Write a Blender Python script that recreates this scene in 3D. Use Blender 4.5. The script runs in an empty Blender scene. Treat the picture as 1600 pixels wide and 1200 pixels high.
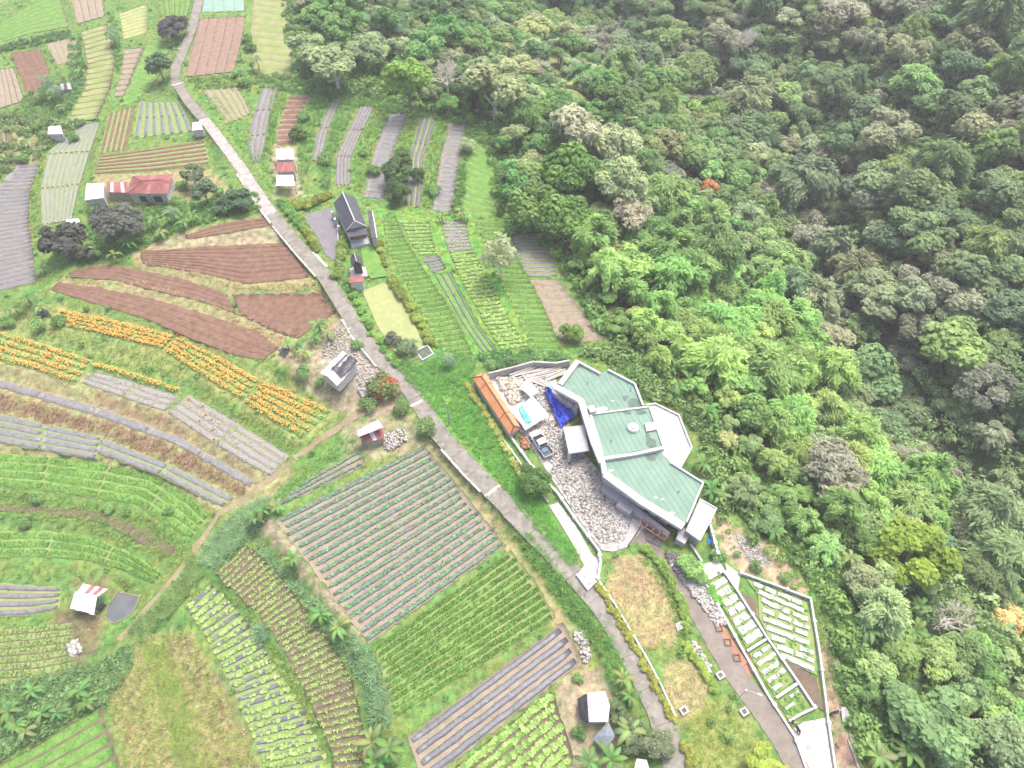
import bpy, math, random
import numpy as np
from mathutils import Vector, Matrix

# ------------------------------------------------------------------ camera, sky, sun, exposure
SC = bpy.context.scene
COL = SC.collection
CAM_H, PITCH, FPX = 96.0, math.radians(52), 1121.0
cam_d = bpy.data.cameras.new('camera'); cam = bpy.data.objects.new('camera', cam_d); COL.objects.link(cam)
cam.location = (0, 0, CAM_H); cam.rotation_euler = (math.pi/2 - PITCH, 0, 0)
cam_d.sensor_width = 36; cam_d.lens = 36 * FPX / 1600; cam_d.clip_start = 0.5; cam_d.clip_end = 3000
SC.camera = cam
SUN_EL, SUN_AZ = math.radians(66), math.radians(40)          # azimuth clockwise from +Y
wd = bpy.data.worlds.new("World"); SC.world = wd; wd.use_nodes = True
wn = wd.node_tree; sky = wn.nodes.new('ShaderNodeTexSky'); sky.sky_type = 'NISHITA'; sky.sun_disc = False
sky.sun_elevation = SUN_EL; sky.sun_rotation = SUN_AZ; sky.air_density = .8; sky.dust_density = 7.0; sky.ozone_density = 0.6
wn.links.new(sky.outputs[0], wn.nodes['Background'].inputs[0]); wn.nodes['Background'].inputs[1].default_value = 0.15
sd = bpy.data.lights.new('sun', 'SUN'); sun = bpy.data.objects.new('sun', sd); COL.objects.link(sun)
sd.energy = 1.1; sd.angle = math.radians(14); sd.color = (1, .96, .9)
sdir = Vector((math.sin(SUN_AZ)*math.cos(SUN_EL), math.cos(SUN_AZ)*math.cos(SUN_EL), math.sin(SUN_EL)))
sun.rotation_euler = sdir.to_track_quat('Z', 'Y').to_euler(); sun.location = sdir*200
SC.view_settings.view_transform = 'Standard'; SC.view_settings.look = 'None'
SC.view_settings.gamma = 1; SC.view_settings.exposure = 1.17; SC.view_settings.use_curve_mapping = False
SC.render.engine = 'CYCLES'; SC.cycles.max_bounces = 8; SC.cycles.diffuse_bounces = 6; SC.cycles.transmission_bounces = 6; SC.cycles.volume_bounces = 0
SC.cycles.use_denoising = True

rng = np.random.default_rng(11); random.seed(5)
CP, SP = math.cos(PITCH), math.sin(PITCH)

# ------------------------------------------------------------------ photograph pixels <-> the place
def ray(u, v):
    a, b = (u-800)/FPX, (600-v)/FPX
    return np.array([a, CP + b*SP, -SP + b*CP])
def W(u, v, z=0.0):                        # point of the level z seen at pixel u, v
    d = ray(u, v); t = (z - CAM_H)/d[2]
    return np.array([d[0]*t, d[1]*t, z])
def proj(x, y, z):
    zz = z - CAM_H; dep = y*CP - zz*SP; up = y*SP + zz*CP
    return 800 + FPX*x/dep, 600 - FPX*up/dep
def ppm(u, v, z=0.0):                      # pixels per metre there
    p = W(u, v, z); return FPX/(p[1]*CP - (p[2]-CAM_H)*SP)

# ------------------------------------------------------------------ mesh helpers
def mk(name, V, F, mat=None, parent=None, smooth=False):
    me = bpy.data.meshes.new(name); me.from_pydata([tuple(map(float, v)) for v in V], [], [tuple(int(i) for i in f) for f in F]); me.update()
    if mat: me.materials.append(mat)
    if smooth: me.polygons.foreach_set('use_smooth', [True]*len(me.polygons))
    o = bpy.data.objects.new(name, me); COL.objects.link(o)
    if parent: o.parent = parent; o.matrix_parent_inverse = parent.matrix_basis.inverted()
    return o
def fast(name, V, F, mat=None, parent=None, var=None, smooth=False, link=True, matidx=None, mats=None):
    V = np.asarray(V, np.float32); F = np.asarray(F, np.int32); nf, k = F.shape
    me = bpy.data.meshes.new(name)
    me.vertices.add(len(V)); me.vertices.foreach_set('co', V.ravel())
    me.loops.add(nf*k); me.loops.foreach_set('vertex_index', F.ravel())
    me.polygons.add(nf); me.polygons.foreach_set('loop_start', np.arange(nf, dtype=np.int32)*k)
    try: me.polygons.foreach_set('loop_total', np.full(nf, k, np.int32))
    except Exception: pass
    for m in (mats or [mat]):
        if m: me.materials.append(m)
    if matidx is not None: me.polygons.foreach_set('material_index', np.asarray(matidx, np.int32))
    if smooth: me.polygons.foreach_set('use_smooth', np.ones(nf, bool))
    me.update(calc_edges=True)
    if var is not None:
        a = me.attributes.new('var', 'FLOAT', 'POINT'); a.data.foreach_set('value', np.asarray(var, np.float32))
    if not link: return me
    o = bpy.data.objects.new(name, me); COL.objects.link(o)
    if parent: o.parent = parent; o.matrix_parent_inverse = parent.matrix_basis.inverted()
    return o
def scatter(name, protos, P, S, mat, parent=None, tilt=.15, mats=None):
    """copies of small plant shapes joined into one mesh; protos = list of (V, F[, matidx])"""
    P = np.asarray(P, float).reshape(-1, 3); n = len(P)
    if n == 0: return None
    S = np.broadcast_to(np.asarray(S, float), (n,)); which = rng.integers(0, len(protos), n)
    VV, FF, VA, MI = [], [], [], []; off = 0
    for k, pr in enumerate(protos):
        idx = np.where(which == k)[0]
        if not len(idx): continue
        V, F = np.asarray(pr[0], float), np.asarray(pr[1], int)
        a = rng.uniform(0, 2*np.pi, len(idx)); c, s = np.cos(a), np.sin(a)
        x = V[None, :, 0]*c[:, None] - V[None, :, 1]*s[:, None]; y = V[None, :, 0]*s[:, None] + V[None, :, 1]*c[:, None]
        z = np.repeat(V[None, :, 2], len(idx), 0)
        tx, ty = rng.normal(0, tilt, (2, len(idx), 1)); x = x + z*tx; y = y + z*ty
        st = np.stack([x, y, z], 2)*S[idx][:, None, None] + P[idx][:, None, :]
        VV.append(st.reshape(-1, 3)); nv = len(V)
        FF.append((F[None] + (off + np.arange(len(idx))*nv)[:, None, None]).reshape(-1, F.shape[1])); off += nv*len(idx)
        VA.append((rng.uniform(0, 1, (len(idx), 1))*.7 + rng.uniform(0, .3, (len(idx), nv))).ravel())
        if len(pr) > 2: MI.append(np.tile(pr[2], len(idx)))
    return fast(name, np.concatenate(VV), np.concatenate(FF), mat, parent, var=np.concatenate(VA), mats=mats,
                matidx=np.concatenate(MI) if MI else None)
def tag(o, label=None, cat=None, group=None, kind=None):
    if label: o['label'] = label
    if cat: o['category'] = cat
    if group: o['group'] = group
    if kind: o['kind'] = kind
    return o
def empty(name, loc=(0, 0, 0), rz=0, label=None, cat=None, group=None, sc=1):
    o = bpy.data.objects.new(name, None); COL.objects.link(o)
    o.matrix_basis = Matrix.Translation(Vector([float(q) for q in loc])) @ Matrix.Rotation(rz, 4, 'Z') @ Matrix.Scale(sc, 4)
    o.empty_display_size = .3
    return tag(o, label, cat, group)
def box_vf(cx, cy, cz, sx, sy, sz, rz=0):
    c, s = math.cos(rz), math.sin(rz); V = []
    for dz in (-.5, .5):
        for dx, dy in ((-.5, -.5), (.5, -.5), (.5, .5), (-.5, .5)):
            x, y = dx*sx, dy*sy; V.append((cx + x*c - y*s, cy + x*s + y*c, cz + dz*sz))
    return V, [(0, 3, 2, 1), (4, 5, 6, 7), (0, 1, 5, 4), (1, 2, 6, 5), (2, 3, 7, 6), (3, 0, 4, 7)]
def join_vf(L):
    V, F = [], []
    for v, f in L:
        n = len(V); V += list(v); F += [tuple(i+n for i in g) for g in f]
    return V, F
def box(name, c, s, rz, mat, parent=None): return mk(name, *box_vf(*c, *s, rz), mat, parent)
def area2(P): return .5*sum(P[i][0]*P[(i+1) % len(P)][1] - P[(i+1) % len(P)][0]*P[i][1] for i in range(len(P)))
def prism_vf(P, z0, z1):
    P = [tuple(p[:2]) for p in P]
    if area2(P) < 0: P = P[::-1]
    n = len(P); V = [(x, y, z0) for x, y in P] + [(x, y, z1) for x, y in P]
    return V, [tuple(range(n-1, -1, -1)), tuple(range(n, 2*n))] + [(i, (i+1) % n, n+(i+1) % n, n+i) for i in range(n)]
def prism(name, P, z0, z1, mat, parent=None): return mk(name, *prism_vf(P, z0, z1), mat, parent)
def px(P, z=0): return [W(u, v, z) for u, v in P]
def strip_vf(P, w, z0, z1, closed=False):
    """a wall or ribbon of width w along the polyline P (mitred)"""
    P = [np.array(p[:2], float) for p in P]; n = len(P); L, R = [], []
    for i in range(n):
        a = P[(i-1) % n] if (closed or i > 0) else P[i]; b = P[(i+1) % n] if (closed or i < n-1) else P[i]
        d1 = P[i]-a; d2 = b-P[i]
        d1 = d1/np.linalg.norm(d1) if np.linalg.norm(d1) > 1e-6 else d2/np.linalg.norm(d2)
        d2 = d2/np.linalg.norm(d2) if np.linalg.norm(d2) > 1e-6 else d1
        t = d1+d2; t /= max(np.linalg.norm(t), 1e-6); nn = np.array([-t[1], t[0]]); k = 1/max(.5, abs(np.dot(nn, [-d1[1], d1[0]])))
        ww = (w[i] if hasattr(w, '__len__') else w)/2
        L.append(P[i]+nn*ww*k); R.append(P[i]-nn*ww*k)
    za = z0 if hasattr(z0, '__len__') else [z0]*n; zb = z1 if hasattr(z1, '__len__') else [z1]*n
    V = []
    for i in range(n): V += [(*L[i], za[i]), (*L[i], zb[i]), (*R[i], zb[i]), (*R[i], za[i])]
    F = []
    for i in range(n if closed else n-1):
        a, b = 4*i, 4*((i+1) % n)
        F += [(a, a+1, b+1, b), (a+1, a+2, b+2, b+1), (a+2, a+3, b+3, b+2), (a+3, a, b, b+3)]
    if not closed: F += [(0, 3, 2, 1), (4*n-4, 4*n-3, 4*n-2, 4*n-1)]
    return V, F
def tube_vf(P, R, k=6):
    P = [np.array(p, float) for p in P]; V, F = [], []
    for i, p in enumerate(P):
        t = P[min(i+1, len(P)-1)] - P[max(i-1, 0)]; t /= max(np.linalg.norm(t), 1e-9)
        a = np.cross(t, [0, 0, 1.]) if abs(t[2]) < .95 else np.cross(t, [1., 0, 0]); a /= np.linalg.norm(a); b = np.cross(t, a)
        r = R[i] if hasattr(R, '__len__') else R
        for j in range(k):
            q = 2*math.pi*j/k; V.append(p + r*(math.cos(q)*a + math.sin(q)*b))
    for i in range(len(P)-1):
        for j in range(k): F.append((i*k+j, i*k+(j+1) % k, (i+1)*k+(j+1) % k, (i+1)*k+j))
    return V, F
def inpoly(x, y, P):
    P = np.asarray([p[:2] for p in P], float); r = np.zeros(np.shape(x), bool); n = len(P)
    for i in range(n):
        x0, y0 = P[i]; x1, y1 = P[(i+1) % n]
        if y0 == y1: continue
        c = ((y0 > y) != (y1 > y)) & (x < (x1-x0)*(y-y0)/(y1-y0) + x0); r ^= c
    return r
def dseg(x, y, P, closed=False):
    P = np.asarray([p[:2] for p in P], float); best = np.full(np.shape(x), 1e9)
    for i in range(len(P) if closed else len(P)-1):
        a, b = P[i], P[(i+1) % len(P)]; d = b-a; L = max(d@d, 1e-9)
        t = np.clip(((x-a[0])*d[0] + (y-a[1])*d[1])/L, 0, 1)
        best = np.minimum(best, np.hypot(x-a[0]-t*d[0], y-a[1]-t*d[1]))
    return best
def resample(P, n):
    P = np.asarray(P, float); s = np.r_[0, np.cumsum(np.linalg.norm(np.diff(P, axis=0), axis=1))]; q = np.linspace(0, s[-1], n)
    return np.stack([np.interp(q, s, P[:, k]) for k in range(P.shape[1])], 1)

# ------------------------------------------------------------------ materials
MATS = {}; ALB = .74
def M(name, c, c2=None, sc=.6, rough=.85, bump=0, bsc=None, metal=0, detail=5, lo=.35, hi=.65, c3=None, sc3=6, amt3=.5, var=0, spec=.3, coords='pos'):
    if name in MATS: return MATS[name]
    c = [q*ALB for q in c]; c2 = [q*ALB for q in c2] if c2 else None; c3 = [q*ALB for q in c3] if c3 else None
    m = bpy.data.materials.new(name); m.use_nodes = True; t = m.node_tree; N, L = t.nodes, t.links; b = N['Principled BSDF']
    b.inputs['Roughness'].default_value = rough; b.inputs['Metallic'].default_value = metal; b.inputs['Specular IOR Level'].default_value = spec
    geo = N.new('ShaderNodeNewGeometry'); src = geo.outputs['Position']
    def noise(s, d=detail):
        n = N.new('ShaderNodeTexNoise'); n.inputs['Scale'].default_value = s; n.inputs['Detail'].default_value = d; L.new(src, n.inputs['Vector']); return n.outputs['Fac']
    def mix(f, a, bb, typ='MIX'):
        x = N.new('ShaderNodeMix'); x.data_type = 'RGBA'; x.blend_type = typ
        if hasattr(f, 'type'): L.new(f, x.inputs[0])
        else: x.inputs[0].default_value = f
        for sock, val in ((x.inputs[6], a), (x.inputs[7], bb)):
            if hasattr(val, 'type'): L.new(val, sock)
            else: sock.default_value = (*val, 1)
        return x.outputs[2]
    def rmp(f, lo, hi):
        r = N.new('ShaderNodeMapRange'); r.inputs[1].default_value = lo; r.inputs[2].default_value = hi; L.new(f, r.inputs[0]); return r.outputs[0]
    out = mix(rmp(noise(sc), lo, hi), c, c2 or c)
    if c3: 
        f = rmp(noise(sc3), .5, .68); mm = N.new('ShaderNodeMath'); mm.operation = 'MULTIPLY'; mm.inputs[1].default_value = amt3; L.new(f, mm.inputs[0])
        out = mix(mm.outputs[0], out, c3)
    if var:
        a = N.new('ShaderNodeAttribute'); a.attribute_name = 'var'
        r = N.new('ShaderNodeMapRange'); r.inputs[3].default_value = 1-var; r.inputs[4].default_value = 1+var; L.new(a.outputs['Fac'], r.inputs[0])
        cc = N.new('ShaderNodeCombineColor')
        for i in range(3): L.new(r.outputs[0], cc.inputs[i])
        out = mix(1.0, out, cc.outputs[0], 'MULTIPLY')
    L.new(out, b.inputs['Base Color'])
    if bump:
        bp = N.new('ShaderNodeBump'); bp.inputs['Strength'].default_value = bump; bp.inputs['Distance'].default_value = .1
        L.new(noise(bsc or sc*8), bp.inputs['Height']); L.new(bp.outputs[0], b.inputs['Normal'])
    MATS[name] = m; return m
def leafmat(name, tint=(2.1, 2.0, 1.95), trans=.48, warm=.25):
    """leaves: the object's own colour, each leaf a little lighter, darker or yellower"""
    m = bpy.data.materials.new(name); m.use_nodes = True; t = m.node_tree; N, L = t.nodes, t.links; b = N['Principled BSDF']; out = N['Material Output']
    oi = N.new('ShaderNodeObjectInfo'); at = N.new('ShaderNodeAttribute'); at.attribute_name = 'var'
    r = N.new('ShaderNodeMapRange'); r.inputs[3].default_value = .62; r.inputs[4].default_value = 1.42; L.new(at.outputs['Fac'], r.inputs[0])
    hs = N.new('ShaderNodeHueSaturation'); L.new(oi.outputs['Color'], hs.inputs['Color']); L.new(r.outputs[0], hs.inputs['Value'])
    r2 = N.new('ShaderNodeMapRange'); r2.inputs[3].default_value = .515; r2.inputs[4].default_value = .495; L.new(at.outputs['Fac'], r2.inputs[0]); L.new(r2.outputs[0], hs.inputs['Hue'])
    mx = N.new('ShaderNodeMix'); mx.data_type = 'RGBA'; mx.blend_type = 'MULTIPLY'; mx.inputs[0].default_value = 1; L.new(hs.outputs[0], mx.inputs[6]); mx.inputs[7].default_value = (*tint, 1)
    L.new(mx.outputs[2], b.inputs['Base Color']); b.inputs['Roughness'].default_value = .65; b.inputs['Specular IOR Level'].default_value = .25
    tr = N.new('ShaderNodeBsdfTranslucent'); L.new(mx.outputs[2], tr.inputs[0]); ms = N.new('ShaderNodeMixShader'); ms.inputs[0].default_value = trans
    L.new(b.outputs[0], ms.inputs[1]); L.new(tr.outputs[0], ms.inputs[2]); L.new(ms.outputs[0], out.inputs[0])
    return m
LEAF = leafmat('leaf'); LEAF2 = leafmat('low_leaf', (1.6, 1.48, 1.55), .4)
m_road = M('worn asphalt', (.225, .213, .19), (.33, .315, .28), .5, c3=(.42, .40, .35), sc3=1.3, amt3=.6, bump=.2, bsc=9)
m_conc = M('concrete', (.62, .60, .60), (.50, .48, .48), .5, c3=(.38, .36, .35), sc3=1.7, amt3=.55, bump=.15)
m_concl = M('pale concrete', (.66, .65, .64), (.54, .52, .50), .7, c3=(.34, .31, .28), sc3=1.4, amt3=.65, bump=.15)
m_lconc = M('cracked light concrete', (.60, .56, .54), (.40, .36, .34), .9, c3=(.26, .23, .21), sc3=3, amt3=.6, bump=.2)
m_white = M('white paint', (.76, .76, .78), (.66, .66, .68), .8, c3=(.5, .49, .48), sc3=2.5, amt3=.45, rough=.6)
m_court = M('dark court paving', (.21, .20, .225), (.26, .25, .27), .5, rough=.7, bump=.1)
m_roofg = M('green roof membrane', (.18, .315, .245), (.23, .38, .30), .35, c3=(.145, .26, .205), sc3=.7, amt3=.5, rough=.55)
m_slab = M('grey lilac slab', (.47, .46, .50), (.56, .55, .58), .3, c3=(.42, .40, .43), sc3=1.5, amt3=.4)
m_wallg = M('grey plaster wall', (.50, .49, .50), (.62, .61, .62), .8, c3=(.33, .32, .33), sc3=2.2, amt3=.5)
m_dark = M('dark glass', (.03, .035, .045), (.05, .055, .065), 1, rough=.15, spec=.6)
m_stain = M('damp stain', (.12, .17, .14), (.17, .24, .20), 2)
m_orange = M('orange clay tiles', (.72, .30, .13), (.80, .38, .18), 1.2, c3=(.55, .21, .10), sc3=5, amt3=.4)
m_ridge = M('dark ridge mortar', (.20, .10, .07), (.28, .15, .10), 3)
m_blackroof = M('charcoal roof tiles', (.075, .08, .10), (.11, .115, .14), 1.5, rough=.6)
m_redroof = M('rust red metal sheet', (.30, .085, .085), (.42, .15, .14), .7, c3=(.50, .33, .30), sc3=2.5, amt3=.35, rough=.5)
m_whiteroof = M('white metal sheet', (.78, .78, .82), (.68, .67, .70), .9, c3=(.48, .44, .42), sc3=3, amt3=.4, rough=.5)
m_greyroof = M('grey metal sheet', (.50, .50, .54), (.58, .57, .61), .9, c3=(.34, .30, .28), sc3=3, amt3=.5, rough=.5)
m_wood = M('weathered timber', (.44, .37, .30), (.56, .49, .42), 2, rough=.9)
m_plank = M('pale planks', (.60, .54, .48), (.48, .43, .39), 2.4, rough=.9)
m_brick = M('brick wall', (.40, .17, .11), (.50, .25, .17), 2)
m_blue = M('blue tarpaulin', (.035, .06, .62), (.07, .13, .75), 1.5, rough=.45)
m_cyan = M('pale blue sheet', (.36, .66, .80), (.45, .74, .86), 1.5, rough=.4)
m_teal = M('turquoise sheet', (.04, .60, .46), (.25, .75, .62), 1.2, rough=.4)
m_blk = M('black plastic sheet', (.05, .052, .065), (.10, .10, .12), 2, rough=.4)
m_bluegrey = M('blue grey tarpaulin', (.20, .24, .29), (.28, .32, .37), 1.5, rough=.5)
m_water = M('pond water', (.13, .15, .16), (.17, .19, .20), .6, rough=.12, spec=.5)
m_gwater = M('green pond water', (.08, .11, .08), (.12, .15, .11), .8, rough=.15, spec=.5)
m_rub = M('rubble stone', (.40, .385, .365), (.64, .62, .59), 3, var=.35)
m_rubd = M('dark rubble', (.15, .14, .14), (.33, .31, .30), 3, var=.35)
m_yard = M('mottled yard gravel', (.40, .375, .35), (.68, .65, .63), 1.4, c3=(.12, .11, .10), sc3=5, amt3=.75, bump=.4, bsc=7, detail=9, lo=.42, hi=.58)
m_mulch = M('grey plastic mulch', (.17, .172, .178), (.25, .252, .258), 1.3, c3=(.40, .39, .40), sc3=7, amt3=.45, rough=.42, spec=.5, bump=.35, bsc=5)
m_mulchd = M('dark plastic mulch', (.115, .12, .145), (.17, .175, .20), 1.6, c3=(.30, .30, .33), sc3=8, amt3=.4, rough=.42, spec=.5, bump=.35, bsc=5)
m_mulchw = M('white plastic mulch', (.66, .65, .68), (.52, .52, .53), 2, c3=(.22, .27, .18), sc3=3.2, amt3=.75, rough=.45)
m_straw = M('silvery straw mulch', (.34, .32, .32), (.43, .41, .42), 3, c3=(.30, .27, .24), sc3=9, amt3=.6, bump=.5)
m_soil = M('tilled red brown soil', (.205, .12, .082), (.285, .18, .13), .9, c3=(.14, .08, .055), sc3=4, amt3=.6, bump=.4, bsc=6, rough=.95)
m_soilt = M('dry tan soil', (.33, .275, .20), (.40, .345, .265), .9, c3=(.26, .20, .14), sc3=4, amt3=.5, bump=.3, bsc=6, rough=.95)
m_soilg = M('grassy furrow', (.22, .33, .10), (.30, .40, .14), 1.1, c3=(.38, .34, .19), sc3=2.5, amt3=.5, bump=.3, bsc=6)
m_soilm = M('pale brown tilled soil', (.29, .20, .15), (.37, .27, .21), .9, c3=(.22, .145, .11), sc3=3, amt3=.5, bump=.4, bsc=6, rough=.95)
m_soild = M('dark damp soil', (.16, .115, .09), (.22, .16, .12), .9, c3=(.16, .22, .08), sc3=3, amt3=.4, bump=.3, bsc=6)
m_lawn = M('bright field grass', (.12, .29, .05), (.19, .38, .08), .8, c3=(.33, .42, .14), sc3=2.5, amt3=.45, bump=.4, bsc=5)
m_lawnp = M('pale dry lawn', (.42, .44, .20), (.33, .42, .15), .35, c3=(.52, .49, .30), sc3=1.3, amt3=.6, bump=.3, bsc=6)
m_gold = M('yellow green grass', (.25, .34, .10), (.37, .39, .17), .4, c3=(.24, .36, .10), sc3=1.5, amt3=.5, bump=.3, bsc=6)
m_net = M('grey green shade net', (.27, .31, .25), (.33, .36, .31), 1.4, c3=(.27, .33, .20), sc3=4, amt3=.5)
m_nett = M('teal shade net', (.25, .42, .36), (.31, .48, .42), .8)
m_crop = M('crop green', (.10, .29, .04), (.18, .40, .07), 1.3, var=.45, rough=.7)
m_cropl = M('lettuce green', (.26, .46, .09), (.40, .56, .18), 1.6, var=.45, rough=.7)
m_cropb = M('blue green cabbage', (.13, .32, .13), (.24, .44, .24), 1.6, var=.45, rough=.7)
m_cropy = M('yellow green crop', (.24, .38, .08), (.33, .42, .14), 1.2, var=.45, rough=.7)
m_flower = M('marigold orange', (.95, .42, .07), (1.0, .58, .18), 2.5, var=.3)
m_bark = M('pale bark', (.36, .32, .27), (.26, .22, .18), 2)
m_barkw = M('bleached bark', (.95, .88, .80), (.75, .69, .62), 1.5)
m_metal = M('galvanised pole', (.62, .62, .62), (.55, .55, .55), 1, rough=.4, metal=.3)
m_tyre = M('tyre rubber', (.02, .02, .02), (.03, .03, .03), 2)
m_rsoil = M('red bare earth', (.40, .20, .13), (.48, .28, .20), .9, c3=(.30, .15, .10), sc3=4, amt3=.5, bump=.3)
m_stem = M('green stem', (.22, .30, .10), (.32, .32, .14), 2)

# ------------------------------------------------------------------ the lie of the land
DEEP = 30.0
EDGE = px([(380, -130), (470, 55), (600, 140), (745, 188), (790, 345), (872, 398), (955, 525), (1010, 582), (1085, 640), (1125, 760), (1160, 835), (1272, 925), (1305, 1020), (1352, 1230)])
RAV = px([(640, -130), (850, 30), (1010, 95), (1150, 200), (1250, 330), (1290, 450), (1320, 590), (1480, 745), (1620, 900), (1800, 1080)], -DEEP)
EDGEPOLY = [(-900, EDGE[0][1]+60)] + [(EDGE[0][0]-30, EDGE[0][1]+60)] + [tuple(p[:2]) for p in EDGE] + [(EDGE[-1][0]+8, -60), (-900, -60)]
RAVPOLY = [(-900, RAV[0][1]+200), (RAV[0][0]-60, RAV[0][1]+200)] + [tuple(p[:2]) for p in RAV] + [(RAV[-1][0]+20, -80), (-900, -80)]
ROADPX = [(322, -60), (311, 0), (302, 40), (287, 80), (275, 105), (273, 125), (296, 160), (330, 200), (360, 240), (385, 275), (413, 318), (442, 356), (475, 395), (505, 428), (533, 472), (562, 522), (600, 567), (640, 607), (655, 630), (690, 682), (735, 732), (775, 772), (822, 822), (872, 872), (915, 918), (948, 958), (982, 1018), (1010, 1070), (1032, 1120), (1050, 1170), (1062, 1240)]
PATHPX = [(600, 628), (555, 650), (510, 680), (460, 715), (400, 765), (345, 800), (310, 850), (270, 905), (225, 955), (185, 1000)]
PATHZ = [-.3, -1, -1.8, -2.6, -3.8, -4.8, -5.6, -6.2, -6.8, -7.2]

# fields: label, kind of field, edge A, edge B (photo pixels), level, number of beds, beds run across from A to B?, share of width, height, soil, bed, crops
# crops: (shape, material, spacing in m, rows on a bed, size, share planted)
FD = []
m_mull = M('pale mulch folds', (.36, .355, .39), (.46, .455, .49), 2)
def F(label, cat, A, B, z, n, cross, frac, h_, soil, bed, crops=(), bedname='bed', seg=1): FD.append(dict(label=label, cat=cat, A=A, B=B, z=z, n=n, cross=cross, frac=frac, h=h_*.72, soil=soil, bed=bed, crops=crops, bedname=bedname, seg=seg))
mul = 'mulch_bed'
F('narrow grey mulch terrace nearest the road, three lengthwise beds', 'terrace field', [(411, 137), (395, 184), (387, 228), (396, 254)], [(437, 135), (421, 184), (413, 228), (406, 254)], -.3, 3, 0, .82, .18, m_soilt, m_mulch, (), mul, 3)
F('brown dry terrace above the three small shacks', 'terrace field', [(452, 150), (436, 195), (431, 228)], [(485, 150), (463, 190), (457, 226)], -.6, 10, 1, .8, .1, m_soilt, m_soil, (('tuft', m_cropy, 1.2, 1, .7, .4),), 'soil_bed')
F('slimmest grey mulch terrace with two curved beds', 'terrace field', [(519, 155), (498, 202), (487, 252)], [(532, 154), (511, 206), (501, 252)], -1, 2, 0, .85, .18, m_soilt, m_mulch, (), mul, 2)
F('four bed grey mulch terrace behind the black roofed house', 'terrace field', [(563, 165), (541, 212), (525, 245), (524, 290)], [(585, 165), (562, 213), (548, 245), (547, 290)], -1.3, 4, 0, .85, .18, m_soilt, m_mulch, (), mul, 3)
F('widest grey mulch terrace of short crosswise beds, left of the dark round tree', 'terrace field', [(608, 178), (585, 235), (568, 308)], [(638, 176), (614, 240), (599, 312)], -1.7, 18, 1, .86, .16, m_soilt, m_mulch, (), mul)
F('grey mulch terrace striped with pale grass, partly behind the dark round tree', 'terrace field', [(656, 184), (640, 247), (630, 320)], [(682, 185), (662, 247), (656, 325)], -2.1, 3, 0, .68, .18, m_gold, m_mulchd, (), mul, 3)
F('last grey mulch terrace before the forest, crosswise beds', 'terrace field', [(703, 191), (690, 240), (675, 328)], [(729, 190), (722, 230), (705, 334)], -2.5, 20, 1, .86, .16, m_soilt, m_mulch, (), mul)
F('strip of bright grass between the last mulch terrace and the forest', 'grass strip', [(758, 200), (732, 250), (722, 335)], [(775, 225), (778, 280), (768, 345)], -2.8, 14, 1, .88, .1, m_soilg, m_lawn, (('tuft', m_crop, .5, 2, .55, .7),), 'grass_bed')
gt = ('tuft', m_crop, .33, 3, .8, .95)
F('long bright green crop field beside the pale lawn, short crosswise rows', 'crop field', [(597, 336), (604, 380), (620, 418), (643, 460), (677, 524), (703, 560)], [(617, 336), (636, 378), (663, 421), (698, 474), (721, 514), (740, 556)], -.9, 32, 1, .78, .2, m_soilg, m_lawn, (gt,), 'crop_bed')
F('light green lettuce plot at the top of the second strip', 'crop field', [(626, 345), (640, 378), (656, 400)], [(670, 345), (677, 378), (684, 400)], -1, 10, 1, .8, .18, m_soilg, m_lawn, (('let', m_cropl, .42, 2, .9, .85),), 'crop_bed')
F('small dark mulch plot in the middle of the second strip', 'mulched plot', [(658, 402), (676, 426)], [(686, 399), (698, 420)], -1, 5, 1, .8, .18, m_soilg, m_mulchd, (), mul)
F('tapering strip of three dark mulch beds between green crops', 'mulched plot', [(674, 428), (700, 472), (722, 510), (752, 552)], [(704, 424), (730, 472), (752, 512), (778, 548)], -1, 3, 0, .34, .16, m_lawn, m_mulchd, (('tuft', m_crop, .8, 1, .5, .5),), mul, 3)
F('dry stony grey plot at the top of the third strip', 'fallow plot', [(688, 346), (695, 372), (702, 394)], [(727, 346), (733, 370), (738, 390)], -1.1, 9, 1, .8, .1, m_soilg, m_straw, (('let', m_straw, .4, 2, .8, .8), ('let', m_cropl, .8, 2, .8, .5)), 'soil_bed')
F('lime green lettuce strip down the middle of the green fields', 'crop field', [(703, 396), (727, 450), (755, 502), (784, 548)], [(739, 392), (765, 440), (795, 498), (826, 543)], -1.1, 26, 1, .8, .18, m_soilg, m_lawn, (('let', m_cropl, .42, 3, 1.05, .8),), 'crop_bed')
F('deep green crop strip along the shrubs, with the pale forked tree in it', 'crop field', [(742, 346), (770, 415), (800, 478), (838, 555)], [(788, 352), (814, 412), (846, 470), (882, 556)], -1.3, 26, 1, .86, .16, m_soilg, m_lawn, (gt,), 'crop_bed')
F('small grey mulch plot next to the forest, faded crosswise beds', 'mulched plot', [(796, 366), (806, 400), (822, 432)], [(850, 364), (866, 398), (871, 434)], -1.5, 11, 1, .72, .16, m_gold, m_mulch, (), mul)
F('brown weedy fallow plot below the small grey mulch plot', 'fallow plot', [(822, 436), (850, 485), (878, 538)], [(872, 438), (905, 480), (944, 532)], -1.5, 9, 1, .8, .08, m_soilt, m_soilt, (('tuft', m_straw, .8, 2, .7, .6), ('tuft', m_cropy, 1.6, 1, .8, .5)), 'soil_bed')
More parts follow.
